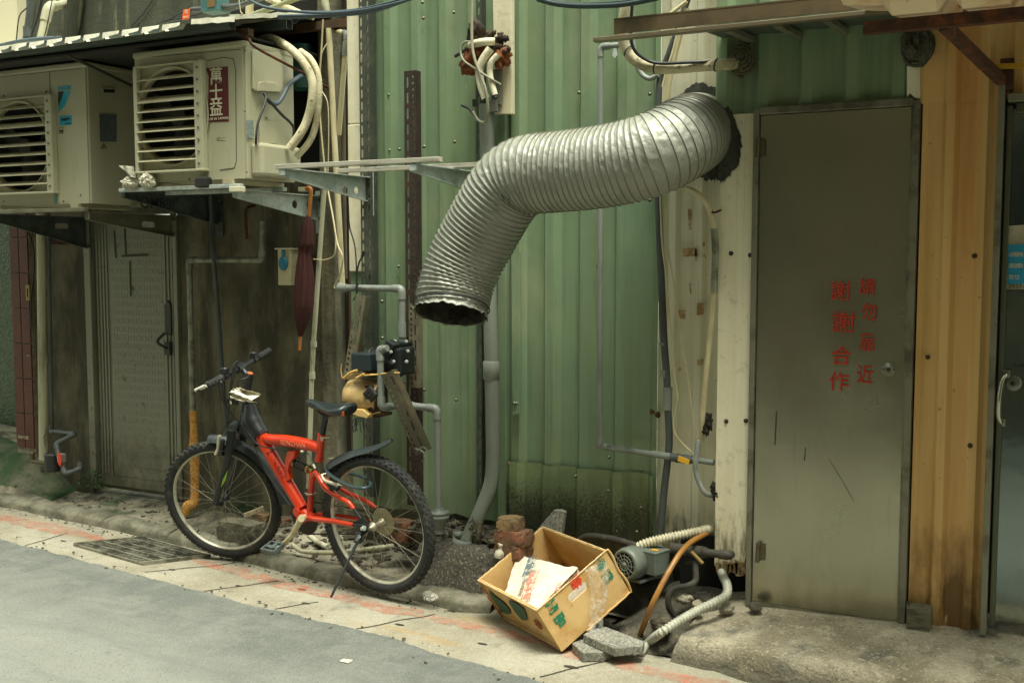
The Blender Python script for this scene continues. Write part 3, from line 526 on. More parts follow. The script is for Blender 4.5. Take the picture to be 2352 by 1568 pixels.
# ---------------------------------------------------------------- pipes on the left wall
pvcP = mk('pale_drain_pipe', (178, 176, 148), .6, L=[((120, 116, 92), (14, 14, 2), .48, .66, .8), ((66, 62, 46), (30, 30, 6), .62, .7, .8)])
pvcG = mk('grey_pvc', (128, 134, 126), .5, L=[((100, 104, 96), (14, 14, 3), .5, .66, .7), ((84, 78, 60), 20, .64, .73, .5)])
pvcD = mk('dark_grey_pvc', (76, 82, 80), .55, L=[((54, 56, 52), (12, 12, 3), .45, .65, .7)])
galvP = mk('old_galvanised_pipe', (142, 146, 128), .5, .5, L=[((92, 92, 76), 14, .45, .62, .8), ((88, 66, 44), 24, .6, .7, .7)])
creamP = mk('cream_conduit', (196, 186, 148), .55, L=[((150, 136, 100), (14, 14, 3), .5, .66, .7), ((70, 62, 44), 34, .66, .74, .7)])
def pipe(name, label, uvY, r, mt, k=0, n=10, cat='pipe', coll=(), group=None, cm=None):
    p = [P(u, v, y) for u, v, y in uvY]; b = B(); b.tube(p, r, n, k); o = b.obj(name, mt, None, label, cat, group)
    for (u, v, y, r2, h, ax) in coll:
        c = P(u, v, y); t = V(ax).normalized(); q = B(); q.lathe([(r2, -h/2), (r2, h/2)], c, t, 14); q.obj('collar', cm or mt, o)
    return o
def elbowed(pts, rr=.04, n=5):                                          # straight runs with rounded corners
    pts = [V(p) for p in pts]; o = [pts[0]]
    for a, c, d in zip(pts, pts[1:], pts[2:]):
        e = min(rr, (a-c).length*.45, (d-c).length*.45); s0 = c+(a-c).normalized()*e; s1 = c+(d-c).normalized()*e
        o += [s0.lerp(c, t/n).lerp(c.lerp(s1, t/n), t/n) for t in range(n+1)]
    return o+[pts[-1]]
def epipe(name, label, uvY, r, mt, rr=.04, fit=True, n=12, cat='pipe', fm=None, group=None):
    p = [P(u, v, y) for u, v, y in uvY]; b = B(); b.tube(elbowed(p, rr), r, n); o = b.obj(name, mt, None, label, cat, group)
    if fit:
        for a, c, d in zip(p, p[1:], p[2:]):
            q = B(); L1 = min(rr*1.25, (a-c).length*.45); L2 = min(rr*1.25, (d-c).length*.45)
            q.tube(elbowed([c+(a-c).normalized()*L1, c, c+(d-c).normalized()*L2], rr*.95), r*1.22, n); q.obj('elbow', fm or mt, o)
    return o
pipe('drain_pipe', 'thick pale peeling drain pipe beside the red tile pillar', [(94, 430, 4.76), (101, 1062, 4.76)], .030, pvcP, n=14, coll=[(99, 825, 4.76, .033, .05, (0, 0, 1))])
pipe('conduit', 'thin blue grey conduit running up beside the thick pale drain pipe', [(110, 430, 4.77), (120, 986, 4.77)], .010, pvcD)
epipe('water_pipe', 'dark grey zigzag water pipe with a red handled valve above the moss', [(118, 975, 4.74), (118, 990, 4.74), (172, 996, 4.70), (129, 1019, 4.62), (136, 1048, 4.60), (150, 1088, 4.58), (184, 1076, 4.66), (184, 1064, 4.70)], .014, pvcD, .03)
b = B(); c = P(138, 1052, 4.585); b.box(c+V((0, .012, 0)), (.04, .04, .055)); o = b.obj('valve', pvcG, None, 'small grey ball valve with red lever near the mossy corner', 'valve', bev=.006)
b = B(); b.prism([c+V((.005, -.022, .04)), c+V((.03, -.022, .03)), c+V((.036, -.022, -.01)), c+V((.026, -.022, -.045)), c+V((.008, -.022, -.03))], (0, .008, 0)); b.obj('lever', mk('red_plastic', (206, 58, 34), .45), o)
b = B(); c = P(120, 1060, 4.62); b.lathe([(.045, -.06), (.05, -.02), (.046, .03), (.05, .045), (.04, .055), (0, .057)], c, (0, 0, 1), 20); o = b.obj('water_meter', blackM, None, 'black water meter at the foot of the pale drain pipe', 'water meter')
b = B(); b.tube([P(72, 1058, 4.6), P(104, 1064, 4.6)], [.012, .016, .012, .016, .012], 10, 3); b.lathe([(.012, 0), (.012, .03), (.018, .035), (.018, .05), (0, .05)], P(75, 1056, 4.6), (0, 0, 1), 10); b.obj('fitting', mk('tarnished_brass', (92, 84, 64), .4, .7), o)
epipe('steel_pipe', 'galvanised steel pipe bending from the wall, lower end wrapped in orange netting', [(604, 508, 4.70), (602, 597, 4.70), (435, 597, 4.70), (448, 1168, 4.70), (424, 1185, 4.66)], .017, galvP, .04)
netM = mk('orange_netting', (212, 158, 76), .8, L=[((110, 64, 20), 130, .5, .6, .75, 2), ((166, 96, 30), 9, .5, .62, .7)], bp=[((130, 130, 130), .004, 'voro')])
b = B(); pp = [P(443, 942, 4.70), P(445, 980, 4.70), P(446, 1010, 4.70), P(446, 1030, 4.70), P(448, 1080, 4.70), P(448, 1130, 4.70), P(446, 1155, 4.69), P(432, 1162, 4.67), P(424, 1182, 4.66)]
b.tube(pp, [.021, .021, .027, .030, .027, .025, .031, .033, .026], 12, 5)
b.obj('netting_sleeve', netM, None, 'orange mesh netting sleeve wrapped round the lower steel pipe behind the front wheel', 'netting')
pipe('hose', 'thin dark green hose hanging down the concrete wall behind the handlebars', [(482, 440, 4.74), (486, 520, 4.74), (490, 590, 4.66), (500, 700, 4.74), (511, 860, 4.74), (522, 1010, 4.76), (520, 1090, 4.76)], .012, pvcD, 5, cat='hose')
b = B(); b.tube([P(585, 472, 4.80), P(567, 478, 4.72), P(564, 500, 4.72), P(567, 548, 4.74)], .009, 8, 4); b.obj('iron_hook', rustM, None, 'dark rusty iron hook hanging under the right air conditioner bracket', 'hook')
# concrete post and slim pipes at the corner
b = B(); xa, xb = P(737, 700, 4.72).x, P(770, 700, 4.72).x; b.box(((xa+xb)/2, 4.78, 2.9), (xb-xa, .12, 6.4)); b.obj('concrete_post', oldM, None, 'stained brown concrete post behind the leaning pole at the corner', 'post', bev=.01)
b = B(); xa, xb = P(768, 700, 4.80).x, P(800, 700, 4.80).x; b.box(((xa+xb)/2, 4.84, 2.9), (xb-xa, .06, 6.4)); b.obj('gap_shade_strip', mk('gap_shade_brown', (70, 56, 40), .9, L=[((46, 38, 30), (16, 16, 1), .45, .6, .8)]), None, 'dark brown plank for the shade in the gap beside the concrete post', 'infill')  # dark brown strip standing in for the shaded gap beside the post
pipe('pole', 'pale jointed plastic pole leaning against the concrete post', [(750, 380, 4.62), (742, 470, 4.62), (720, 790, 4.60), (716, 870, 4.60), (713, 980, 4.60), (708, 1120, 4.60)], .013, pvcP, coll=[(720.5, 790, 4.60, .017, .03, (0, 0, 1)), (717, 862, 4.60, .017, .035, (0, 0, 1))], cat='pole')
pipe('conduit', 'straight cream conduit from the little roof down the corner to the grey pipe', [(755, 66, 4.60), (767, 300, 4.60), (780, 530, 4.60), (786, 655, 4.60)], .0155, creamP)
epipe('conduit', 'spotted cream conduit with an elbow under the roof beam end', [(772, 72, 4.64), (797, 78, 4.56), (794, 110, 4.56), (778, 310, 4.62)], .014, creamP, .03, fm=pvcG)
pipe('conduit', 'slim brown conduit beside the ivory corner strip', [(787, 120, 4.66), (790, 470, 4.66), (793, 640, 4.66)], .012, mk('brown_conduit', (96, 84, 62), .7, L=[((60, 52, 40), (14, 14, 2), .5, .62, .8)]))
b = B(); b.tube([P(742, 45, 4.5), P(738, 120, 4.5), P(733, 200, 4.5), P(736, 280, 4.5), P(744, 370, 4.5), P(752, 430, 4.5), P(765, 500, 4.48), P(775, 560, 4.46), P(787, 590, 4.44), P(781, 630, 4.46), P(769, 655, 4.48), P(769, 662, 4.48)], .0045, 6, 5)
b.tube([P(751, 100, 4.52), P(738, 130, 4.5), P(737, 200, 4.5), P(752, 235, 4.48), P(755, 300, 4.48), P(753, 420, 4.5)], .003, 5, 5); b.tube([P(720, 595, 4.6), P(745, 597, 4.58), P(768, 585, 4.5), P(772, 540, 4.5)], .004, 5, 5)
b.obj('cable', creamP, None, 'loose cream cable dangling from the little roof past the maroon umbrella', 'cable')
# ---------------------------------------------------------------- air conditioners
acM = mk('cream_enamel', (176, 173, 146), .45, L=[((168, 164, 134), 3, .45, .66, .6), ((122, 108, 76), 34, .7, .75, .6), ((150, 142, 110), (18, 18, 3), .6, .72, .4)], bp=[(80, .0003)])
acM2 = mk('dirty_cream_enamel', (182, 177, 148), .5, L=[((160, 150, 116), 5, .45, .62, .7), ((116, 80, 42), 22, .66, .72, .8), ((100, 92, 66), (30, 30, 8), .62, .72, .5)])
innM = mk('dark_fan_cavity', (34, 36, 30), .7)
fanM = mk('fan_grey', (52, 54, 46), .6)
seamM = mk('panel_seam_line', (70, 68, 54), .8)  # dark line colour of the casing joints
def aircon(label, xl, xr, zb, zt, yf, yb, fc, fr, slats, gx0, gx1, gz0, gz1):
    t = thing('air_conditioner', label, 'air conditioner', V(((xl+xr)/2, yf, zb)), 'outdoor air conditioner units under the little roof')
    w_, h_ = xr-xl, zt-zb; b = B()
    b.plate([(0, 0), (w_, 0), (w_, h_), (0, h_)], [circ(fc.x-xl, fc.z-zb, fr, n=40)], .004, (xl, yf+.002, zb), (1, 0, 0), (0, 0, 1))
    b.obj('front_panel', acM, t)
    b = B(); xs = [xl, xr]
    b.box((xl+.004, (yf+yb)/2+.004, (zb+zt)/2), (.008, yb-yf, h_)); b.box((xr-.004+.006, (yf+yb)/2+.004, (zb+zt)/2), (.02, yb-yf-.004, h_)); b.box(((xl+xr)/2, yb, (zb+zt)/2), (w_-.02, .008, h_-.01)); b.box(((xl+xr)/2, (yf+yb)/2, zb+.004), (w_-.02, yb-yf-.02, .006))
    b.obj('casing', acM, t, bev=.006)
    b = B(); b.box(((xl+xr)/2+.004, (yf+yb)/2-.003, zt+.004), (w_+.022, yb-yf+.012, .030)); b.obj('top_cover', acM, t, bev=.008)
    b = B(); b.lathe([(fr+.012, -.012), (fr+.004, -.014), (fr-.004, 0), (fr-.012, .06), (fr-.012, .16)], fc, (0, 1, 0), 40, cap=False); b.obj('fan_ring', acM2, t)
    b = B(); b.lathe([(fr-.013, .0), (fr-.013, .15), (0, .15)], fc+V((0, .01, 0)), (0, 1, 0), 32, cap=False); b.obj('cavity', innM, t)
    b = B(); b.lathe([(.05, .03), (.05, .09)], fc, (0, 1, 0), 18); b.lathe([(0, .028), (.05, .03)], fc, (0, 1, 0), 18)
    for k in range(3):
        a = k*2.094+.5
        b.grid(lambda i, j: fc+V((math.cos(a+(i-3)*.14+.05*j)*(.04+(fr-.06)*j/6), .04+.012*i, math.sin(a+(i-3)*.14+.05*j)*(.04+(fr-.06)*j/6))), 7, 7)
    b.obj('fan', fanM, t)
    g = B(); yg = yf-.038
    for x0_, x1_ in ((gx0, gx0+.022), (gx1-.052, gx1)): g.box(((x0_+x1_)/2, (yg+yf)/2, (gz0+gz1)/2), (x1_-x0_, yf-yg-.002, gz1-gz0))
    g.box(((gx0+gx1)/2, (yg+yf)/2, gz1+.002), (gx1-gx0, yf-yg-.004, .008)); g.box(((gx0+gx1)/2, (yg+yf)/2, gz0-.004), (gx1-gx0+.01, yf-yg+.01, .012))
    lo = g.obj('louvre_frame', acM, t, bev=.003)
    for k, z in enumerate(slats):
        s_ = B(); tl = R(28 if k not in (2,) else 42); cs, sn = math.cos(tl), math.sin(tl)
        for q in range(4):
            a0 = (q-2)*.0118; bow = .004*(1-abs(q-1.5)/2); a1 = a0+.0118; bow1 = .004*(1-abs(q+1-2)/2)
            y0_, z0_ = a0*cs, a0*sn+abs(q-2)*.0012; y1_, z1_ = a1*cs, a1*sn+abs(q-1)*.0012
            s_.prism([V((gx0+.02, (yg+yf)/2+y0_, z+z0_)), V((gx0+.02, (yg+yf)/2+y1_, z+z1_)), V((gx0+.02, (yg+yf)/2+y1_, z+z1_+.003)), V((gx0+.02, (yg+yf)/2+y0_, z+z0_+.003))], (gx1-gx0-.07, 0, 0))
        s_.obj('slat', acM2, lo)
    for k in range(len(slats)):
        s_ = B(); s_.lathe([(.0065, 0), (.0055, -.004), (0, -.005)], V((gx1-.026, yg-.001, gz0+.03+(gz1-gz0-.06)*k/(len(slats)-1))), (0, 1, 0), 8); s_.obj('screw', scM, lo)
    for x in (xl+.1, xr-.1): f = B(); f.box((x, (yf+yb)/2, zb-.012), (.06, yb-yf+.03, .022)); f.obj('foot_rail', acM2, t)
    return t
def pz(u, v, y): return P(u, v, y).z
Y1 = 4.20; xr1 = P(200, 300, Y1).x; yb1 = 4.55
fc = P(46, 338, Y1); ys = Y1-.038
ac1 = aircon('left air conditioner with blue and black emblem on its front', xr1-.84, xr1, P(205, 467, Y1).z, P(190, 150, Y1).z, Y1, yb1, fc, .245, [pz(50, v, ys) for v in (247, 268, 288, 309, 333, 355, 377, 400, 422)], P(-70, 300, ys).x, P(118, 300, ys).x, pz(60, 442, ys), pz(60, 224, ys))
Y2_ = 4.10; xr2 = P(560, 250, Y2_).x; yb2 = 4.46
fc = P(398, 268, Y2_); ys = Y2_-.038
ac2 = aircon('right air conditioner with a maroon sticker of three cream characters', P(312, 250, Y2_).x, xr2, P(440, 415, Y2_).z, P(430, 117, Y2_).z, Y2_, yb2, fc, .235, [pz(330, v, ys) for v in (183, 208, 232, 256, 279, 301, 324, 346, 369)], P(307, 270, ys).x, P(464, 270, ys).x, pz(400, 391, ys), pz(400, 146, ys))
# markings of the right unit
maroon = mk('maroon_sticker', (92, 26, 28), .5, L=[((72, 24, 24), 20, .5, .65, .5)]); crT = mk('cream_print', (206, 200, 172), .6)
b = B(); b.pq([(473, 158), (523, 153), (525, 279), (478, 281), (479, 175)], Y2_-.0025, .002); st = b.obj('sticker', maroon, ac2)
for ch, v in (('萬', 178), ('士', 216), ('益', 251)): text(ch, P(497, v, Y2_-.003), (1, 0, 0), (0, 0, 1), .086, crT, st, bold=.0012)
text('MADE IN TAIWAN', P(500, 273, Y2_-.003), (1, 0, 0), (0, 0, 1), .0185, crT, st)
b = B(); b.pq([(498, 316), (516, 315), (517, 322), (498, 323)], Y2_-.002, .0015); b.obj('torn_label', mk('torn_silver_label', (120, 116, 96), .5, L=[((190, 184, 156), 50, .5, .56, .9)]), ac2)
b = B(); b.tube([P(u, v, Y2_-.001) for u, v in ((477, 140), (515, 132), (536, 136), (541, 160), (543, 370), (538, 386), (505, 390))], .0016, 5)
b.tube([P(313, 134, Y2_-.001), P(553, 114, Y2_-.001)], .0013, 5); b.obj('seam', seamM, ac2)
sx_ = xr2+.017
b = B(); q = [PX(u, v, sx_) for u, v in ((577, 116), (638, 122), (646, 130), (646, 205), (640, 213), (583, 209), (577, 204))]; b.prism(q[::-1], (.012, 0, 0)); b.prism([PX(u, v, sx_+.012) for u, v in ((590, 192), (596, 188), (628, 190), (635, 196), (636, 212), (588, 210))][::-1], (.012, 0, 0)); b.obj('access_cover', acM, ac2, bev=.003)
b = B(); b.box((sx_+.035, (PX(575, 370, sx_).y+PX(668, 370, sx_).y)/2, (PX(600, 332, sx_).z+PX(600, 407, sx_).z)/2), (.075, PX(668, 370, sx_).y-PX(577, 370, sx_).y, PX(600, 332, sx_).z-PX(600, 407, sx_).z)); b.obj('valve_cover', acM, ac2, bev=.016)
b = B(); q = [PX(u, v, sx_) for u, v in ((566, 276), (582, 277), (583, 318), (567, 317))]; b.prism(q[::-1], (.0012, 0, 0)); lb = b.obj('rating_label', mk('rating_label_grey', (132, 142, 138), .6, L=[((86, 94, 92), (60, 60, 90), .5, .6, .7)]), ac2)
b = B(); q = [PX(u, v, sx_) for u, v in ((595, 276), (634, 279), (634, 330), (595, 330))]; b.prism(q[::-1], (.003, 0, 0)); b.obj('cable_plate', acM, ac2, bev=.001)
for u, v, f in ((563, 117, 1), (562, 256, 1), (566, 395, 1), (580, 127, 1), (582, 203, 1), (641, 199, 1), (612, 272, 1), (401, 394, 0), (355, 124, 0), (495, 106, 0), (435, 412, 0)):
    p = PX(u, v, sx_) if f else P(u, v, Y2_); b = B(); b.lathe([(.006, 0), (.005, -.003), (0, -.004)], p, (-1, 0, 0) if f else (0, 1, 0), 8); b.obj('screw', scM, ac2)
blk = mk('black_cable', (32, 34, 34), .5); bluc = mk('blue_grey_cable', (74, 88, 96), .5)
b = B(); b.tube([PX(u, v, sx_+d) for u, v, d in ((606, 214, .02), (611, 226, .04), (604, 250, .05), (592, 285, .05), (588, 320, .05), (588, 334, .02))], .006, 6, 5); b.tube([PX(u, v, sx_+d) for u, v, d in ((606, 216, .02), (622, 235, .05), (645, 262, .05), (668, 283, .06), (675, 300, .04), (672, 330, .0))], .007, 6, 5); b.tube([PX(u, v, sx_+.03) for u, v in ((604, 214), (628, 240), (667, 281))], .003, 5, 4)
b.obj('cable', blk, ac2)
b = B(); b.tube([PX(u, v, sx_+d) for u, v, d in ((612, 225, .02), (622, 236, .03), (637, 238, .03), (650, 222, .03), (664, 195, .02), (682, 180, 0), (700, 170, -.05))], .011, 8, 5); b.obj('sleeve', bluc, ac2)
# markings of the left unit
blu = mk('emblem_blue', (42, 160, 190), .5); bkk = mk('print_black', (36, 38, 36), .6)
text('DAIKIN', P(148, 203, Y1), (1, 0, 0), (0, 0, 1), .030, blu, ac1, bold=.0018)
b = B(); b.pq([(147, 210), (163, 209), (151, 240), (134, 259), (134, 247)], Y1-.0015, .001); b.obj('emblem', blu, ac1)
b = B(); b.pq([(133, 211), (147, 210), (134, 247)], Y1-.0015, .001); b.obj('emblem', bkk, ac1)
b = B(); b.pq([(136, 267), (165, 265), (165, 287), (136, 289)], Y1-.0015, .001); bd = b.obj('badge', blu, ac1)
text('ENEFIT', P(151, 275, Y1-.0015), (1, .0, 0), (0, 0, 1), .022, bkk, bd, bold=.0005); text('INVERTER', P(156, 284, Y1-.0015), (1, 0, 0), (0, 0, 1), .0095, bkk, bd)
b = B(); b.plate([(0, 0), (.032, 0), (.032, .034), (0, .034)], [[(.002, .002), (.030, .002), (.030, .032), (.002, .032)]], .001, P(136, 308, Y1-.001), (1, 0, 0), (0, 0, 1)); b.obj('mark_border', bkk, ac1)
text('R32', P(141.5, 302, Y1), (1, 0, 0), (0, 0, 1), .018, bkk, ac1, bold=.0006, sx=.8)
s1 = xr1+.017
b = B(); b.prism([PX(u, v, s1) for u, v in ((229, 263), (268, 263), (268, 326), (230, 325))][::-1], (.0012, 0, 0)); b.obj('rating_label', mk('rating_label_dark', (92, 104, 104), .6, L=[((66, 76, 78), (70, 70, 90), .5, .6, .7)]), ac1)
b = B(); b.prism([PX(u, v, s1) for u, v in ((234, 202), (264, 203), (264, 217), (234, 216))][::-1], (.004, 0, 0)); b.obj('grip', acM2, ac1)
b = B(); b.prism([PX(u, v, s1+.0) for u, v in ((237, 205), (262, 206), (262, 214), (237, 213))][::-1], (.005, 0, 0)); b.obj('grip_recess', innM, ac1)
b = B(); q = [PX(u, v, s1+.001) for u, v in ((232, 341), (238, 330), (245, 341))]; b.tube(q+[q[0]], .0018, 4); b.tube([PX(238.5, 334, s1+.001), PX(238.5, 339, s1+.001)], .002, 4); b.obj('warning_mark', bkk, ac1)
b = B(); b.tube([P(114, 165, Y1-.001), P(115, 218, Y1-.001)], .0014, 4); b.tube([P(-30, 180, Y1-.001), P(188, 158, Y1-.001)], .0013, 4); b.obj('seam', seamM, ac1)
b = B(); b.pq([(124, 440), (131, 440), (131, 467), (124, 467)], Y1-.0015, .001); b.obj('teal_strip', mk('teal_strip', (96, 140, 124), .6), ac1)
for u, v in ((110, 160), (8, 221), (106, 211), (125, 331), (146, 462), (9, 463), (185, 448)):
    b = B(); b.lathe([(.006, 0), (.005, -.003), (0, -.004)], P(u, v, Y1), (0, 1, 0), 8); b.obj('screw', scM, ac1)
# insulated hoses of the right unit
hoseM = mk('insulation_wrap', (196, 188, 154), .8, L=[((150, 140, 108), (9, 9, 9), .48, .64, .8), ((70, 64, 48), 26, .62, .7, .8)], bp=[((50, 50, 150), .003)])
b = B(); b.tube([P(u, v, y) for u, v, y in ((600, 92, 4.46), (622, 88, 4.42), (663, 110, 4.36), (698, 145, 4.34), (717, 187, 4.34), (716, 233, 4.34), (705, 277, 4.34), (688, 310, 4.32), (664, 342, 4.30))], .021, 12, 6); b.obj('hose', hoseM, None, 'thicker cream wrapped hose arching beside the right air conditioner', 'hose', 'wrapped hoses of the right air conditioner')
b = B(); b.tube([P(u, v, y) for u, v, y in ((690, 118, 4.42), (714, 137, 4.40), (730, 172, 4.40), (733, 217, 4.40), (726, 283, 4.40), (711, 325, 4.38), (680, 362, 4.34))], .016, 12, 6); b.obj('hose', hoseM, None, 'thinner stained cream hose curving outside the thicker one by the unit', 'hose', 'wrapped hoses of the right air conditioner')
b = B(); b.tube([P(690, 105, 4.74), P(694, 205, 4.74)], .065, 18); b.obj('tank', mk('teal_tank', (58, 104, 96), .5), None, 'dim teal cylinder in the dark gap behind the wrapped hoses', 'tank')
b = B(); b.box((P(655, 200, 4.83).x, 4.83, P(655, 200, 4.83).z), (.75, .012, .9)); b.obj('recess_shade_board', darkM, None, 'black board standing in for shade in the recess behind the right air conditioner', 'board')  # sheet coloured black for the shade behind the unit
# ---------------------------------------------------------------- brackets and rails
def bracket(label, tip, ytip, tipb, wallb, yw, mt, holes, flange=.035):
    p = P(*tip, ytip); x = p.x; q = PX(*tipb, x); wb = PX(*wallb, x); ztop = p.z; L_ = yw-ytip
    t = thing('bracket', label, 'bracket', V((x, ytip, ztop)), 'steel wall brackets'); b = B()
    hs = [circ(a*L_, -c, r, n=14) if len(hh) == 3 else slot(a*L_, -c, r, hh[3]) for hh in holes for a, c, r in [hh[:3]]]
    b.plate([(0, 0), (0, q.z-ztop), (L_, wb.z-ztop), (L_, 0)], hs, .004, (x, ytip, ztop), (0, 1, 0), (0, 0, 1)); b.obj('gusset', mt, t)
    b = B(); b.box((x+flange/2-.002, ytip+L_/2, ztop+.002), (flange, L_, .004)); b.box((x+flange/2-.002, ytip-.002, (ztop+q.z)/2), (flange, .004, ztop-q.z)); b.obj('flange', mt, t)
    b = B(); b.bar((x+.008, ytip, q.z-.002), (x+.008, yw, wb.z-.002), .018, .004); b.box((x+.012, yw-.004, (ztop+wb.z)/2-.02), (.05, .006, ztop-wb.z+.1)); b.obj('brace_flange', mt, t)
    for z in (ztop-.02, wb.z+.01):
        b = B(); b.lathe([(.010, 0), (.010, -.008), (.006, -.009), (.006, -.016), (0, -.016)], (x+.022, yw-.007, z), (0, 1, 0), 6, False); b.obj('bolt', scM, t)
    return t
galvD = mk('dark_galvanised', (84, 92, 84), .6, .45, L=[((52, 58, 50), 12, .45, .62, .7)])
beigM = mk('painted_bracket', (120, 118, 96), .55, .2, L=[((88, 86, 68), 8, .45, .64, .7), ((110, 70, 38), 20, .68, .74, .7)])
bracket('pale galvanised bracket with two round holes under the right end of the right unit', (535, 437), 4.12, (536, 452), (715, 505), 4.79, galv, [(.70, .05, .022), (.88, .05, .022)])
br = bracket('dark bracket scrawled with black letters under the left end of the right unit', (278, 438), 4.12, (278, 452), (474, 515), 4.84, galvD, [])
gx = P(278, 438, 4.12).x-.003
text('"OMB!!!"', V((gx+.0055, PX(360, 468, gx).y, PX(360, 468, gx).z)), (0, 1, 0), (0, 0, 1), .085, blk, br, bold=.001)
bracket('beige bracket with long slot and front lip under the left unit', (196, 488), 4.2, (196, 504), (420, 543), 4.84, beigM, [(.70, .055, .05, .018)])
xx = P(200, 543, 4.84).x; q = V((xx, 4.2, P(196, 488, 4.2).z))
rel = q-EYE; 
def proj(p):
    d = _cm.transposed() @ (V(p)-EYE); return (PW/2+F_PX*d.x/-d.z, PH/2-F_PX*d.y/-d.z)
a = proj(q); c = proj(q+V((0, 0, -.04))); e = proj(V((xx, 4.84, q.z-.19)))
bracket('dark bracket with long slot under the left unit at the edge of the picture', a, 4.2, c, e, 4.84, galvD, [(.70, .055, .05, .018)])
b = B(); b.box((P(198, 480, 4.18).x-.9, 4.18, P(198, 481, 4.18).z), (1.8, .035, .022)); b.box((P(198, 470, 4.5).x-.6, 4.5, P(240, 474, 4.5).z), (2.2, .035, .022)); b.obj('rail', beigM, None, 'pale painted rail under the left air conditioner', 'rail', bev=.003)
b = B(); x0_, x1_ = P(278, 431, 4.10).x, P(556, 430, 4.10).x; z_ = P(420, 432, 4.10).z; b.box(((x0_+x1_)/2, 4.10, z_), (x1_-x0_, .035, .020)); b.box(((x0_+x1_)/2, 4.42, z_), (x1_-x0_, .035, .020)); b.obj('rail', galv, None, 'grey steel rail under the right air conditioner', 'rail', bev=.003)
b = B(); b.box(P(545, 435, 4.08), (.062, .05, .026)); b.obj('end_cap', crT, None, 'white plastic cap on the front tip of the pale galvanised bracket', 'cap', bev=.003); b = B(); b.box(P(698, 435, 4.74), (.05, .04, .024)); b.obj('end_cap', crT, None, 'white plastic cap beside the umbrella handle at the wall end of the bracket', 'cap', bev=.003)
b = B(); b.box(P(467, 419, 4.08), (.075, .05, .05)); b.obj('rubber_foot', blackM, None, 'black rubber foot under the right air conditioner near its front middle', 'rubber foot', bev=.008)
alum = mk('bare_aluminium', (196, 192, 176), .4, .25, L=[((134, 130, 112), (6, 40, 40), .48, .64, .7)])
bracket('empty galvanised bracket with two holes beside the slotted corner post', (642, 388), 3.83, (642, 403), (846, 463), 4.50, galv, [(.72, .07, .021), (.855, .065, .018)])
bracket('empty galvanised bracket half hidden behind the silver duct', (942, 378), 3.83, (942, 392), (1140, 455), 4.50, galv, [(.62, .065, .019), (.80, .06, .02)])
b = B(); a, c = P(637, 383, 3.84), P(1012, 367, 3.84); z_ = (a.z+c.z)/2; b.box(((a.x+c.x)/2, 3.84, z_), (c.x-a.x, .036, .020)); b.obj('rail', alum, None, 'bare aluminium rail lying across the front of the two empty brackets', 'rail', bev=.002)
a, c = P(780, 388, 4.15), P(1110, 375, 4.15); b = B(); b.box(((a.x+c.x)/2, 4.15, z_), (c.x-a.x, .036, .020)); b.obj('rail', alum, None, 'aluminium rail behind the front one on the empty brackets', 'rail', bev=.002)
# ---------------------------------------------------------------- little roof over the units
rfM = mk('pale_roof_sheet', (206, 204, 184), .5, L=[((170, 164, 138), 9, .5, .66, .7), ((120, 104, 76), 30, .68, .74, .7)]); chM = mk('blue_grey_channel', (84, 94, 88), .5, .3, L=[((62, 70, 64), (3, 20, 20), .45, .62, .7), ((96, 88, 66), 24, .64, .72, .6)])
lr = thing('lean_to_roof', 'small corrugated roof over the air conditioners', 'roof', P(300, 110, 4.0))
yr = 3.98; pf = P(533, 44, yr); x1_ = pf.x+.02; zr = pf.z; per = (P(430, 60, yr).x-P(78, 100, yr).x)/8.0
prof = []; x = P(430, 60, yr).x
while x > -7.4: prof = [(x-per, .0), (x-per*.84, -.026), (x-per*.16, -.026), (x-.0, .0)]+prof; x -= per
prof += [(P(430, 60, yr).x+.03, .0), (x1_, .0)]
b = B(); b.grid(lambda i, j: V((prof[i][0], yr-.03+j*.29, zr+prof[i][1]+.064*j+.004*noise.noise((prof[i][0]*7, j, 0)))), len(prof), 4, sm=False)
b.obj('corrugated_sheet', rfM, lr)
b = B(); xx = P(430, 60, yr).x
k = 0
while xx > -7.4:
    for i in range(4):
        t0, t1 = i/4, (i+1)/4; f = lambda t: V((xx-per*(.92-.84*t), yr-.036, zr+.006)); g_ = lambda t: f(t)+V((0, -.006, -.030+.014*t-.006*noise.noise((k*3, t*3, 1))))
        b.add([f(t0), f(t1), g_(t1), g_(t0)], [(0, 1, 2, 3)])
    xx -= per; k += 1
nn = 16
b.grid(lambda i, j: V((x1_+.0-.35*(1-i/nn)**1*0+ (0 if j else .0), yr-.04+.92*i/nn, zr+.010+.20*i/nn-j*.022-(.006*noise.noise((i*.9, j, 4))))), nn+1, 2, sm=False)
a, c = P(440, 50, yr-.04), P(540, 44, yr-.04); b.grid(lambda i, j: a.lerp(c, i/8)+V((0, -.005*j, .012-.026*j+.006*noise.noise((i*1.1, j*2, 0)))), 9, 2, sm=False)
b.obj('edge_flashing', rfM, lr)
for yy, u, v, h in ((4.0, 533, 55, .048), (4.40, 665, 56, .046)):
    p = P(u, v, yy); b = B(); xl_ = -7.6
    b.box(((p.x+xl_)/2, yy-.022, p.z), (p.x-xl_, .003, h)); b.box(((p.x+xl_)/2, yy, p.z+h/2), (p.x-xl_, .044, .003)); b.box(((p.x+xl_)/2, yy+.022, p.z), (p.x-xl_, .003, h)); b.box(((p.x+xl_)/2, yy-.015, p.z-h/2), (p.x-xl_, .014, .003)); b.obj('purlin', chM, lr)
brnb = mk('brown_beam', (84, 60, 36), .85, L=[((56, 42, 30), 6, .45, .62, .8)])
p = P(797, 53, 4.62); b = B(); b.box((p.x-1.2, 4.62, p.z), (2.4, .04, .042)); b.obj('beam', brnb, lr)
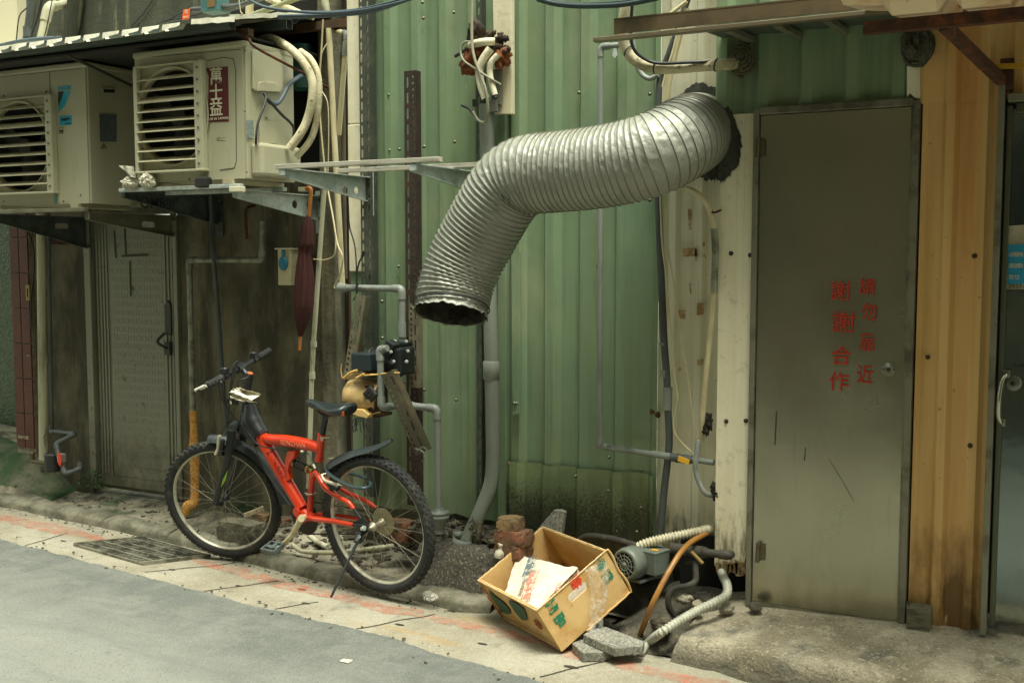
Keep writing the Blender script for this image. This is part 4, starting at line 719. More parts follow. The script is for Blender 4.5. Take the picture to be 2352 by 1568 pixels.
a, c = P(458, 86, 4.14), P(576, 78, 4.14); b = B(); b.box(((a.x+c.x)/2, 4.14, (a.z+c.z)/2), (c.x-a.x, .04, .034)); b.obj('cross_piece', brnb, lr)
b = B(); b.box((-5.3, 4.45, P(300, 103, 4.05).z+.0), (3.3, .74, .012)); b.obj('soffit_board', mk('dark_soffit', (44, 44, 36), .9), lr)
b = B(); b.tube([P(551, 83, 4.10), P(572, 90, 4.10), P(588, 110, 4.12), P(690, 165, 4.40), P(760, 206, 4.62)], .007, 6, 4); b.obj('stay_rod', rustM, lr)
b = B(); b.bar(P(157, 128, 4.02), P(303, 198, 4.4), .014, .014); b.obj('stay_rod', mk('dark_stay', (62, 62, 48), .7), lr)
# ---------------------------------------------------------------- on top of the roof: junction box, pipes, cables
tealB = mk('teal_box', (64, 106, 104), .5, L=[((50, 84, 84), 10, .5, .65, .6)])
jb = B(); p = P(494, 10, 4.3); jb.box(p+V((0, 0, .04)), (.115, .09, .17)); jo = jb.obj('junction_box', tealB, None, 'teal junction box above the little roof', 'junction box', bev=.006)
b = B(); b.box(P(485, 8, 4.253), (.05, .004, .035)); b.obj('label_plate', mk('brown_plate', (112, 92, 54), .6), jo)
b = B(); b.tube([P(441, 23, 4.3), P(475, 21, 4.3)], .014, 8); b.tube([P(511, 17, 4.3), P(530, 18, 4.3), P(560, 10, 4.3), P(610, -6, 4.3)], [.02, .02, .013, .013], 8, 5); b.obj('cable_gland', pvcD, jo)
orT = mk('orange_tag', (226, 92, 40), .6); b = B(); b.pq([(421, 23), (436, 20), (434, 44), (418, 46)], 4.24, .002); to = b.obj('tag', orT, None, 'orange paper tag hanging from the cable above the roof', 'tag')
text('電', P(428, 28, 4.24), (1, 0, 0), (0, 0, 1), .022, crT, to); text('台電公司', P(427, 40, 4.24), (1, 0, 0), (0, 0, 1), .010, crT, to)
b = B(); b.tube([P(0, 105, 4.2), P(45, 95, 4.2), P(100, 89, 4.2), P(125, 88, 4.2)], .011, 8, 5); b.obj('cable', bluc, None, 'blue grey cable lying along the left part of the roof edge', 'cable'); b = B(); b.tube([P(62, 101, 4.24), P(100, 90, 4.24), P(140, 86, 4.24)], .007, 6, 5); b.obj('cable', bluc, None, 'thinner blue grey cable crossing the roof edge at the upper left', 'cable')
b = B(); b.tube([P(362, 55, 4.26), P(390, 45, 4.26), P(421, 28, 4.26), P(441, 23, 4.28)], .006, 6, 5); b.tube([P(375, 52, 4.26), P(430, 40, 4.26), P(475, 28, 4.28)], .006, 6, 5); b.obj('cable', blk, None, 'black cables slanting from the teal box to the roof edge', 'cable'); b = B(); b.tube([P(300, 63, 4.84), P(330, 30, 4.84), P(358, -10, 4.84)], .004, 5, 4)
b.obj('cable', blk, None, 'single black cable rising up the dark wall above the roof', 'cable')
b = B(); b.tube([P(540, -14, 4.0), P(575, 2, 4.0), P(610, 17, 4.0), P(680, 27, 4.0), P(755, 30, 4.0), P(830, 24, 4.0), P(900, 10, 4.0), P(960, -6, 4.0)], .0065, 8, 6); b.tube([P(640, 40, 4.02), P(720, 37, 4.02), P(790, 33, 4.02), P(860, 24, 4.02), P(955, -8, 4.02)], .011, 8, 6); b.tube([P(520, -22, 4.0), P(600, 12, 4.0), P(670, 25, 4.0), P(760, 27, 4.0), P(840, 18, 4.0), P(940, -6, 4.0)], .004, 6, 6)
b.obj('cable', bluc, None, 'blue grey cables sagging from the little roof to the left green wall', 'cable')
b = B(); b.tube([P(1235, -2, 4.0), P(1275, 9, 4.0), P(1330, 14, 4.0), P(1400, 13, 4.0), P(1450, 8, 4.0), P(1510, -4, 4.0)], .011, 8, 6); b.tube([P(1225, -8, 4.0), P(1290, 6, 4.0), P(1350, 9, 4.0), P(1430, 4, 4.0), P(1490, -6, 4.0)], .006, 6, 6); b.obj('cable', mk('dark_teal_cable', (38, 56, 56), .5), None, 'dark teal cables sagging at the top centre in front of the right green wall', 'cable')
pipe('pipe', 'long olive pipe slanting across behind the roof edge', [(578, 36, 4.6), (640, 14, 4.6), (720, -20, 4.6)], .015, mk('olive_pipe', (136, 138, 104), .6, L=[((100, 100, 74), 10, .5, .62, .7)]))
epipe('pipe', 'stubby cream pipe with elbow joint above the roof', [(574, -10, 4.7), (573, 36, 4.7)], .022, creamP)
pipe('pipe', 'cream pipe falling to the right end of the roof edge', [(612, -4, 4.66), (640, 8, 4.62), (700, 36, 4.56), (720, 42, 4.56)], [.016, .016, .016, .012], creamP)
pipe('pipe', 'pale upright pipe stub near the roof right corner', [(743, -20, 4.62), (748, 12, 4.62), (752, 30, 4.62)], [.016, .02, .014], pvcP)
pipe('pipe', 'blue grey pipe leaning at the upper left above the roof', [(76, -20, 4.55), (68, 50, 4.55), (62, 92, 4.55)], .026, pvcD, n=14, coll=[(65, 74, 4.55, .030, .06, (0, 0, 1))])
epipe('pipe', 'cream elbow pipe leaving the upper left wall', [(150, 10, 4.83), (112, 16, 4.62), (94, 90, 4.58)], .026, pvcP, .07)
pipe('pipe', 'stained grey upright pipe at the upper left', [(176, -30, 4.8), (168, 60, 4.8), (160, 110, 4.8)], [.05, .045, .02], upperM, n=14)
for lb_, r_, pts in (('thick black cable hanging between the two upper left pipes', .008, ((98, -10, 4.4), (87, 40, 4.4), (75, 75, 4.4), (72, 90, 4.4))), ('thin black cable looping left of the blue grey pipe', .004, ((62, 18, 4.42), (44, 40, 4.42), (37, 100, 4.42))), ('thin black cable in front of the cream elbow pipe', .003, ((120, 0, 4.42), (108, 60, 4.42), (100, 92, 4.42))), ('thin black cable on the stained grey upright pipe', .003, ((168, 15, 4.6), (166, 60, 4.6), (160, 84, 4.6)))): b = B(); b.tube([P(*q) for q in pts], r_, 6, 5); b.obj('cable', blk, None, lb_, 'cable')
b = B(); b.tube([P(u, v, 3.97) for u, v in ((549, 0), (551, 15), (553, 28), (557, 33), (551, 36))], .0025, 5, 4); b.obj('string', creamP, None, 'short pale string tied round the cable on the roof', 'string')
# ---------------------------------------------------------------- cloth bag, umbrella, meter box
bagM = mk('crumpled_pale_bag', (190, 186, 164), .85, L=[((150, 146, 126), 20, .45, .62, .7), ((90, 120, 104), 9, .66, .72, .7)], bp=[(30, .006)])
def crumple(b, c, rad, seed, n=18, amp=.5):
    c = V(c); rad = V(rad)
    def fn(i, j):
        th = math.pi*i/n; ph = 6.28318*j/(2*n); d = V((math.sin(th)*math.cos(ph), math.sin(th)*math.sin(ph), math.cos(th)))
        e = .72+amp*(abs(noise.noise(d*2.3+V((seed, 0, 0))))+.6*abs(noise.noise(d*5+V((0, seed, 0)))))
        return c+V((d.x*rad.x, d.y*rad.y, d.z*rad.z))*e
    return b.grid(fn, n+1, 2*n, True, False)
b = B(); crumple(b, P(300, 420, 4.07), (.055, .04, .035), 2); crumple(b, P(338, 416, 4.06), (.045, .04, .042), 5)
q = [(P(272, 380, 4.05), P(302, 382, 4.05)), (P(284, 393, 4.04), P(308, 396, 4.05)), (P(294, 404, 4.05), P(316, 410, 4.04))]; b.grid(lambda i, j: q[i][0].lerp(q[i][1], j/4)+V((0, .012*math.sin(j*2+i), 0)), 3, 5)
b.obj('plastic_bag', bagM, None, 'crumpled pale bag stuffed between the two air conditioners', 'bag')
um = thing('umbrella', 'folded maroon umbrella with wooden handle hanging from the bracket', 'umbrella', P(693, 800, 4.5))
umM = mk('maroon_cloth', (62, 24, 17), .9, L=[((52, 18, 14), (40, 40, 3), .45, .6, .8), ((84, 34, 24), (50, 50, 2), .58, .7, .6)]); wdM = mk('varnished_wood', (156, 100, 44), .4, L=[((150, 86, 30), (40, 40, 4), .5, .64, .7)])
b = B(); b.tube([P(u, v, 4.5) for u, v in ((703, 436), (706, 432), (711, 432), (714, 437), (713, 455), (709, 497))], .0105, 10, 6); b.obj('handle', wdM, um)
ax = [P(709, 490, 4.5), P(706, 520, 4.5), P(704, 560, 4.5), P(700, 580, 4.5), P(699, 640, 4.5), P(697, 700, 4.5), P(694, 740, 4.5), P(690, 772, 4.5)]; rr = [.006, .028, .036, .027, .043, .046, .030, .010]
axs = cr(ax, 5); n_ = len(axs)
def uf(i, j):
    t = i/(n_-1)*(len(rr)-1); k = min(int(t), len(rr)-2); r_ = rr[k]+(rr[k+1]-rr[k])*(t-k); a = 6.28318*j/64
    e = 1+.16*math.cos(a*8+2.2*i/n_)+.08*noise.noise((j*.4, i*.3, 2)); return axs[i]+V((math.cos(a), math.sin(a), 0))*r_*e
b = B(); b.grid(uf, n_, 64, True); b.obj('canopy', umM, um)
b = B(); b.tube([P(690, 770, 4.5), P(688, 804, 4.5)], .0085, 8); b.obj('tip', wdM, um)
mb = thing('switch_box', 'small cream switch box with a blue tag on the concrete wall', 'switch box', P(655, 655, 4.74))
b = B(); x0_, x1_ = P(638, 610, 4.70).x, P(668, 610, 4.70).x; z0_, z1_ = P(650, 655, 4.70).z, P(650, 573, 4.70).z; b.box(((x0_+x1_)/2, 4.775, (z0_+z1_)/2), (x1_-x0_, .15, z1_-z0_)); b.obj('case', mk('ivory_case', (206, 198, 160), .55, L=[((170, 158, 120), 14, .5, .64, .6)]), mb, bev=.004)
b = B(); b.box(((x0_+x1_)/2, 4.77, z1_+.004), (x1_-x0_+.016, .17, .008)); b.obj('lid', crT, mb)
c = P(650, 605, 4.692); b = B(); b.lathe([(0, -.012), (.022, -.010), (.031, -.002), (.031, .004), (0, .006)], c, (0, 1, 0), 24); b.v = [V((v.x, v.y, c.z+(v.z-c.z)*1.25)) for v in b.v]; b.box(P(650, 580, 4.692), (.018, .006, .05)); b.obj('blue_tag', mk('blue_plastic', (44, 124, 150), .5, L=[((36, 104, 132), 30, .5, .62, .5)]), mb)
sb = thing('switch', 'small old brass plate switch on the red tile pillar', 'switch', P(63, 660, YL-.05)); b = B(); b.plate([(-.017, -.05), (.017, -.05), (.017, .05), (-.017, .05)], [slot(0, 0, .007, .03)], .006, P(64, 672, YL-.05), (1, 0, 0), (0, 0, 1)); b.obj('plate', mk('old_brass', (150, 132, 84), .5, .4), sb)
b = B(); b.box(P(64, 672, YL-.045), (.012, .01, .05)); b.obj('lever', blackM, sb)
text('02W ?:回', P(54, 1004, YL-.04), (1, 0, 0), (0, 0, 1), .026, crT, tp)
b = B(); b.tube([P(60, 520, 4.8), P(70, 545, 4.8), P(78, 580, 4.8), P(78, 625, 4.8), P(72, 680, 4.8), P(70, 760, 4.81)], .005, 6, 5); b.obj('cable', blk, None, 'black cable curling between the tile pillar and pale drain pipe', 'cable')
vb = B(); a, c = P(114, 528, YL-.004), P(176, 560, YL-.004); vb.box(((a.x+c.x)/2, YL-.002, (a.z+c.z)/2), (c.x-a.x, .01, a.z-c.z)); vo = vb.obj('vent_opening', darkM, None, 'small dark barred vent opening above the concrete beside the left door', 'vent')
b = B()
for u in (126, 137, 148, 160, 172): b.box(((P(u, 544, YL).x), YL-.012, (a.z+c.z)/2), (.006, .008, a.z-c.z))
b.bar(P(112, 556, YL-.014), P(177, 556, YL-.014), .01, .03); b.obj('bar', rustM, vo)
# ---------------------------------------------------------------- slotted steel on the green wall
rsl = mk('rusted_slotted_steel', (52, 42, 34), .9, .1, L=[((72, 50, 36), 20, .48, .64, .8), ((40, 32, 26), 40, .5, .62, .7)], bp=[(70, .002)])
gsl = mk('grey_slotted_steel', (74, 80, 70), .55, .35, L=[((98, 100, 84), 12, .5, .66, .7), ((90, 62, 40), 20, .64, .72, .6)])
psl = mk('pale_slotted_steel', (130, 126, 104), .55, .35, L=[((104, 86, 60), 16, .5, .64, .7), ((84, 80, 66), 9, .52, .66, .7)])
dsl = mk('olive_slotted_steel', (78, 74, 58), .6, .3, L=[((104, 92, 66), 14, .5, .64, .7)])
def slotted(label, a, b_, wd, mt, rows, fl=.03, cat='slotted angle', side=1, ydir=(0, -.0, 0)):
    a, b_ = P(*a), P(*b_); ex = (b_-a).normalized(); L_ = (b_-a).length; ey = V((0, 1, 0)).cross(ex).normalized()
    hs = []
    for (off, hl, hw, pitch, st) in rows:
        k = st
        while k+hl+.01 < L_: hs.append(slot(k+hl, off*wd-wd/2, hl, hw)); k += pitch
    b = B(); b.plate([(0, -wd/2), (L_, -wd/2), (L_, wd/2), (0, wd/2)], hs, .004, a, ex, ey)
    e = a+ey*(wd/2)*side; m = Matrix((ex, ey, ex.cross(ey))).transposed(); b.box((e+e+ex*L_)/2+V((0, fl/2+.002, 0)), (L_, .004, fl), m)
    return b.obj('slotted_angle', mt, None, label, cat)
X0 = P(836, 400, 4.49).x
def vert(u, v0, v1, Y, vr): x = P(u, vr, Y).x; return (proj((x, Y, P(u, v0, Y).z))[0], v0, Y), (proj((x, Y, P(u, v1, Y).z))[0], v1, Y)
slotted('tall dark grey slotted angle post at the left edge of the green wall', *vert(840, 1140, -40, 4.48, 400), .062, gsl, [(.20, .021, .0065, .058, .02), (.82, .018, .006, .058, .045)], .05)
slotted('rusty brown slotted bar standing on the green wall left of the duct', *vert(944, 1160, 163, 4.49, 500), .066, rsl, [(.28, .026, .006, .075, .02), (.75, .006, .006, .03, .02)], .04)
slotted('short pale perforated angle hanging below the duct mouth beside the rusty bar', *vert(950, 890, 697, 4.42, 800), .050, psl, [(.25, .007, .007, .026, .012), (.72, .026, .005, .075, .03)], .035)
slotted('narrow dark slotted angle upright behind the downpipe and the duct', *vert(1101, 1175, -40, 4.49, 500), .026, gsl, [(.5, .018, .005, .058, .02)], .04)
slotted('tan slotted angle leaning beside the pumps', (800, 872, 4.36), (829, 678, 4.36), .060, psl, [(.22, .008, .007, .028, .012), (.70, .026, .005, .075, .03)], .04)
slotted('olive slotted angle leaning across the grey pipe below the pumps', (968, 1040, 4.20), (888, 856, 4.20), .066, dsl, [(.20, .008, .007, .028, .012), (.75, .026, .005, .075, .03)], .04)
slotted('short slotted angle lying level under the black pump', (800, 864, 4.30), (912, 872, 4.30), .045, psl, [(.4, .008, .007, .028, .012)], .08)
b = B(); b.tube([P(955, 1030, 4.18), P(970, 1036, 4.17), P(975, 1050, 4.16), P(968, 1060, 4.17)], .003, 5, 4); b.tube([P(957, 1036, 4.17), P(972, 1026, 4.15), P(984, 1038, 4.16)], .003, 5, 4); b.obj('wire', galvP, None, 'twisted wire at the lower end of the leaning olive angle', 'wire')
# ivory corner strip, low green filler
b = B(); x0_, x1_ = P(797, 300, 4.50).x, P(853, 300, 4.50).x; z1_ = P(815, 624, 4.5).z; zs_ = P(815, 285, 4.5).z
b.box(((x0_+x1_)/2, 4.52, (z1_+zs_)/2), (x1_-x0_, .03, zs_-z1_-.002)); b.box(((x0_+x1_)/2, 4.523, (TOP+zs_)/2+.002), (x1_-x0_, .03, TOP-zs_-.002)); b.obj('corner_strip', ivoryM, None, 'smooth ivory metal strip left of the tall slotted post', 'metal strip', bev=.004)
b = B(); b.box(((x0_+P(850, 800, 4.5).x)/2, 4.53, (z1_+.32)/2), (P(850, 800, 4.5).x-x0_, .02, z1_-.32)); b.obj('filler_sheet', greenM, None, 'flat green sheet below the ivory strip behind the pumps', 'metal sheet')
# thick downpipe
dpM = mk('grey_downpipe', (122, 128, 116), .5, L=[((100, 104, 92), (9, 9, 1.5), .46, .66, .7), ((84, 80, 62), 18, .66, .74, .5)])
b = B(); b.tube([P(1117, 240, 4.46), P(1120, 420, 4.46), P(1128, 800, 4.46), P(1132, 1000, 4.46), P(1132, 1060, 4.46), P(1127, 1110, 4.45), P(1107, 1165, 4.41), P(1070, 1246, 4.36)], .034, 18, 6)
dp = b.obj('downpipe', dpM, None, 'thick grey downpipe bending left at its foot into a wider sleeve', 'pipe')
b = B(); c = P(1128, 850, 4.46); b.lathe([(.034, -.045), (.039, -.04), (.039, .04), (.034, .045)], c, (0, 0, 1), 18); b.obj('coupling', dpM, dp)
b = B(); c = P(1062, 1248, 4.36); t = (P(1070, 1240, 4.36)-P(1058, 1262, 4.35)); b.lathe([(.046, -.03), (.05, .0), (.052, .03), (.047, .03), (.044, -.02)], c, (.25, .0, 1), 20, cap=False); b.obj('sleeve', pvcG, dp)
# slim conduit with its two elbows, valve
epipe('conduit', 'slim grey conduit down the green wall, turning right to a yellow handled valve', [(1430, 103, 4.47), (1379, 108, 4.46), (1379.5, 400, 4.46), (1377, 1022, 4.46), (1376, 1024, 4.46), (1520, 1045, 4.44), (1640, 1062, 4.43)], .0125, pvcG, .035)
b = B(); c = P(1412, 122, 4.45); b.prism([c+V((-.006, 0, .02)), c+V((-.012, 0, -.01)), c+V((0, 0, -.022)), c+V((.012, 0, -.01)), c+V((.006, 0, .02))][::-1], (0, .004, 0)); b.obj('clip', galv, None, 'small metal pipe clip below the top elbow of the slim grey conduit', 'clip')
c0, c1 = P(1540, 1049, 4.43), P(1590, 1056, 4.43); b = B(); b.tube([c0, c1], [.019, .021, .017, .021, .019], 12, 0) if 0 else b.tube([c0.lerp(c1, t/6) for t in range(7)], [.018, .018, .021, .018, .021, .018, .018], 12); vo = b.obj('valve', pvcD, None, 'dark ball valve with a yellow lever on the grey pipe', 'valve')
b = B(); b.bar(P(1558, 1052, 4.395), P(1583, 1061, 4.39), .006, .022); b.obj('lever', mk('yellow_plastic', (222, 168, 40), .45), vo)
tpM = mk('tape_scar', (150, 118, 76), .8, L=[((186, 166, 124), 40, .48, .58, .8)], alpha=(26, .36, .44, 1))
for q in (((1568, 570), (1602, 570), (1602, 588), (1568, 590)), ((1595, 572), (1600, 572), (1601, 598), (1597, 600)), ((1558, 712), (1574, 712), (1574, 734), (1560, 730)), ((1601, 696), (1618, 696), (1616, 722), (1600, 724)), ((1614, 556), (1620, 556), (1619, 566), (1613, 566)), ((1583, 650), (1587, 650), (1588, 680), (1584, 668)), ((1558, 844), (1566, 844), (1566, 850), (1558, 851)), ((1601, 826), (1616, 824), (1614, 840), (1602, 838)), ((1580, 480), (1590, 480), (1588, 528), (1582, 528))):
    b = B(); b.pq(q, YG-.002, .0015); b.obj('tape_scar', tpM, cwo)
# dark insulated pipe and cables on the cream panel
pipe('pipe', 'dark grey pipe hanging between green wall and cream panel with a paler coupling', [(1511, 440, 4.46), (1514, 520, 4.46), (1524, 760, 4.46), (1531, 860, 4.46), (1534, 940, 4.46), (1537, 1020, 4.46), (1526, 1120, 4.46), (1517, 1225, 4.46)], .016, pvcD, 4, coll=[(1533, 915, 4.46, .021, .10, (.02, 0, 1)), (1526, 858, 4.46, .018, .03, (0, 0, 1)), (1523, 790, 4.46, .018, .012, (0, 0, 1))], cm=pvcG)
b = B(); b.tube([P(u, v, 4.44) for u, v in ((1516, 440), (1521, 560), (1529, 625), (1535, 700), (1545, 800), (1552, 880), (1557, 915), (1550, 950), (1548, 985), (1560, 1010), (1590, 1040))], .0045, 6, 5)
b.tube([P(u, v, 4.45) for u, v in ((1530, 440), (1534, 560), (1552, 680), (1566, 790), (1580, 870), (1592, 960), (1598, 1010))], .0035, 6, 5); b.obj('cable', creamP, None, 'thin cream cables wandering down the cream ribbed panel', 'cable')
b = B(); b.tube([P(u, v, y) for u, v, y in ((1556, 430, 4.40), (1590, 438, 4.36), (1615, 458, 4.36), (1632, 487, 4.37), (1641, 530, 4.37), (1643, 580, 4.37), (1640, 650, 4.37), (1636, 720, 4.38), (1628, 800, 4.39), (1621, 870, 4.39), (1614, 960, 4.40), (1612, 1010, 4.42))], .012, 10, 6); co = b.obj('conduit', creamP, None, 'cream conduit arching from under the duct down the cream panel', 'conduit')
b = B(); pp = cr([P(1640, 525, 4.37), P(1643, 580, 4.37), P(1640, 672, 4.37)], 22); b.tube(pp, [.0135+.0022*(i % 2) for i in range(len(pp))], 10); b.obj('ribbed_sleeve', galvP, co)
b = B(); b.tube([P(1625, 485, 4.40), P(1641, 488, 4.355), P(1655, 483, 4.39)], .005, 6, 4); b.obj('clip', rustM, co)
b = B(); pp = cr([P(u, v, y) for u, v, y in ((1604, 1010, 4.38), (1598, 1060, 4.37), (1598, 1080, 4.37), (1605, 1105, 4.37), (1618, 1130, 4.37), (1632, 1136, 4.40), (1645, 1135, 4.44))], 14); b.tube(pp, [.0105+.002*(i % 2) for i in range(len(pp))], 10); b.obj('flexible_conduit', pvcG, None, 'small grey ribbed conduit curling into a ragged hole in the ivory post', 'conduit')
bfl = mk('black_filler', (44, 42, 34), .95, bp=[(50, .006)])
for g_, lb_ in ((((1628, 968, .028), (1622, 985, .022)), 'black filler in the upper ragged hole at the ivory post edge'), (((1640, 1120, .02), (1644, 1134, .022)), 'black filler round the ribbed conduit hole in the ivory post')):
    b = B()
    for u, v, s_ in g_: b.blob(P(u, v, 4.40), (s_*.7, .012, s_*1.2), u*.01, .5, 2.5)
    b.obj('hole_filler', bfl, None, lb_, 'filler')
# wrapped hose into the door box, bundle, conduit loop
b = B(); b.tube([P(u, v, y) for u, v, y in ((1446, -20, 4.16), (1437, 20, 4.16), (1430, 70, 4.18), (1436, 110, 4.2), (1458, 138, 4.22), (1495, 156, 4.24), (1550, 157, 4.26), (1610, 152, 4.28), (1660, 149, 4.30), (1695, 146, 4.37))], .0225, 14, 6)
hz = b.obj('hose', hoseM, None, 'thick cream tape wrapped hose passing behind the canopy beam into a plugged hole', 'hose')
b = B(); b.tube([P(u, v, y) for u, v, y in ((1452, 10, 4.13), (1449, 80, 4.15), (1457, 115, 4.17), (1480, 135, 4.2), (1515, 146, 4.22), (1600, 143, 4.25), (1690, 140, 4.34))], .007, 6, 6)
for u, v, y in ((1443, 118, 4.2), (1506, 156, 4.24), (1645, 150, 4.29)): b.ring(P(u, v, y), P(u+8, v+(6 if u < 1450 else 1), y)-P(u, v, y), .024, .003, 20, 5)
b.obj('black_tie', blk, hz)
b = B(); c = P(1706, 138, YB-.02)
for k in range(26): a = k*2.4; rr = .012+.045*k/26; b.tube([c+V((math.cos(a+t*.22)*rr, -.03*(1-k/26), math.sin(a+t*.22)*rr*1.2)) for t in range(7)], .006, 5)
b.obj('foam_plug', mk('olive_foam', (92, 88, 64), .95, L=[((60, 58, 44), 30, .45, .6, .8)]), None, 'wrinkled olive foam plug where the wrapped hose enters the green wall', 'foam')
pipe('pipe', 'dark foam wrapped pipe slanting down over the cream panel above the duct', [(1582, -10, 4.46), (1560, 60, 4.46), (1534, 130, 4.46), (1516, 180, 4.46), (1512, 250, 4.46)], .014, pvcD, 4)
b = B(); b.tube([P(u, v, 4.44) for u, v in ((1578, 20), (1562, 80), (1545, 150), (1530, 230))], .012, 8, 4); b.tube([P(u, v, 4.43) for u, v in ((1565, 30), (1548, 110), (1532, 160), (1522, 200))], .006, 6, 4); b.tube([P(1538, 34, 4.42), P(1577, 4, 4.42)], .008, 6); b.obj('cable', creamP, None, 'cream cables bundled with the dark foam pipe above the duct', 'cable')
pipe('conduit', 'short grey conduit loop left of the cream panel above the duct', [(1453, 60, 4.44), (1458, 130, 4.44), (1472, 168, 4.44), (1492, 181, 4.44), (1512, 172, 4.44)], .011, pvcG, 6)
# foam filled hole with cut hoses on the cream board
b = B(); b.pq([(1131, -30), (1175, -30), (1176, 262), (1137, 262)], 4.475, .03); b.obj('board', ivoryM, None, 'upright ivory board behind the foam and cut hoses', 'board', bev=.002)
fm = thing('foam_bundle', 'brown expanding foam lump with cut white hoses beside the ivory board', 'foam', P(1110, 150, 4.42))
ofM = mk('orange_foam', (124, 72, 38), .95, L=[((150, 98, 60), 14, .5, .64, .7), ((76, 46, 28), 9, .5, .62, .8)], bp=[(50, .006)]); bfM = mk('brown_foam', (76, 60, 44), .95, L=[((46, 38, 30), 24, .45, .6, .8), ((104, 92, 74), 40, .6, .68, .6)], bp=[(60, .008)])
b = B(); b.blob(P(1084, 142, 4.42), (.05, .045, .055), 1, .35, 2, 14, sm=True); b.blob(P(1108, 118, 4.42), (.05, .05, .03), 2, .3, 2, 12, sm=True); b.blob(P(1148, 130, 4.43), (.045, .04, .05), 4, .35, 2.2, 14, sm=True); b.blob(P(1070, 160, 4.43), (.024, .02, .026), 6, .3, 2, 10, sm=True); b.obj('orange_lump', ofM, fm)
b = B(); b.blob(P(1093, 73, 4.43), (.040, .035, .045), 3, .4, 2.4, 14, sm=True)
for k in range(24): b.blob(P(1130+rnd.uniform(-12, 38), 95+rnd.uniform(-22, 30), 4.40+rnd.uniform(0, .03)), [rnd.uniform(.008, .02)]*3, k, .5, 2.4, 6, sm=True)
b.obj('brown_lump', bfM, fm)
whM = mk('white_hose_wrap', (206, 200, 172), .7, L=[((160, 150, 118), 20, .52, .66, .7)], bp=[((40, 40, 220), .002)])
b = B(); b.tube([P(u, v, y) for u, v, y in ((1137, 96, 4.39), (1110, 97, 4.37), (1080, 104, 4.38))], .018, 10, 5); b.tube([P(u, v, y) for u, v, y in ((1127, 112, 4.37), (1108, 140, 4.36), (1101, 165, 4.36), (1106, 200, 4.36), (1116, 228, 4.36))], .019, 12, 6); b.tube([P(u, v, y) for u, v, y in ((1144, 126, 4.37), (1128, 145, 4.36), (1126, 175, 4.36), (1137, 219, 4.36))], .014, 12, 6); b.obj('cut_hose', whM, fm)
b = B(); b.tube([P(u, v, y) for u, v, y in ((1085, -10, 4.36), (1084, 90, 4.345), (1090, 135, 4.335), (1105, 175, 4.335), (1116, 210, 4.335), (1121, 255, 4.35), (1117, 277, 4.37), (1108, 282, 4.38), (1097, 275, 4.38), (1086, 256, 4.38))], .007, 8, 6); b.tube([P(u, v, y) for u, v, y in ((1080, 96, 4.37), (1066, 98, 4.37), (1058, 118, 4.37), (1066, 140, 4.36), (1095, 160, 4.335), (1125, 180, 4.34), (1150, 195, 4.38))], .005, 6, 6); b.obj('cable', mk('grey_cable', (140, 138, 116), .6), fm)
b = B(); b.tube([P(1060, 242, 4.40), P(1078, 250, 4.40), P(1092, 268, 4.39), (P(1102, 281, 4.38))], .007, 6, 4); b.tube([P(1089, 229, 4.4), P(1090, 245, 4.4)], .01, 6); b.tube([P(1045, 130, 4.38), P(1075, 112, 4.38)], .008, 6); b.tube([P(1112, 226, 4.36), P(1117, 232, 4.36)], .016, 8); b.tube([P(1134, 217, 4.36), P(1139, 226, 4.36)], .012, 8); b.obj('black_end', blk, fm)
b = B(); b.box(P(1141, 200, 4.46), (.05, .02, .16)); b.box(P(1135, 245, 4.45), (.04, .03, .05)); b.obj('backplate', mk('grey_backplate', (104, 106, 92), .7, L=[((70, 72, 62), 14, .5, .62, .7)]), fm)
# ---------------------------------------------------------------- the big bent duct
silM = mk('silver_duct_cloth', (152, 154, 142), .48, .28, L=[((138, 139, 126), 5, .45, .65, .6), ((128, 122, 98), 9, .62, .74, .4), dict(c=(58, 56, 46), s=(14, 14, 14), lo=.22, hi=.5, a=.8, z=(1.52, 1.29), d=5)], bp=[((14, 14, 14), .006), (60, .002)])
dk = thing('flexible_duct', 'large bent flexible silver duct hanging down the green wall from a foamed hole', 'duct', P(1033, 740, 4.08))
way = [(1602, 303, 4.58), (1594, 306, 4.44), (1582, 311, 4.30), (1558, 325, 4.18), (1515, 348, 4.10), (1465, 366, 4.07), (1400, 380, 4.06), (1330, 390, 4.06), (1265, 396, 4.06), (1213, 402, 4.06), (1172, 424, 4.065), (1138, 472, 4.07), (1104, 532, 4.075), (1075, 585, 4.07), (1053, 635, 4.055), (1040, 680, 4.03), (1034, 722, 4.0)]
ax = cr([P(*p) for p in way], 40); RD = .163
cum = [0]
for a, c in zip(ax, ax[1:]): cum.append(cum[-1]+(c-a).length)
NR = int(cum[-1]/.0235); SUBD = 8; NJ = 96; fr_ = []
ii = 0; tot = NR*SUBD
for k in range(tot+1):
    d = cum[-1]*k/tot
    while ii < len(cum)-2 and cum[ii+1] < d: ii += 1
    t = (d-cum[ii])/max(1e-9, cum[ii+1]-cum[ii]); fr_.append(ax[ii].lerp(ax[ii+1], t))
fm_ = frames(fr_)
bend = []                                                               # curvature direction for gathers on the inner side
for k in range(len(fr_)):
    a, c = max(0, k-14), min(len(fr_)-1, k+14); bend.append(fm_[c][0]-fm_[a][0])
def dpt(k, j, r0):
    t, a, c = fm_[k]; th = 6.28318*j/NJ; d = a*math.cos(th)+c*math.sin(th); return fr_[k]+d*r0, d
def tighten(k):                                                         # last coils pulled together above the mouth
    return 1.0 if k < tot*.965 else 1-.04*math.sin((k/tot-.965)/.035*3.14)
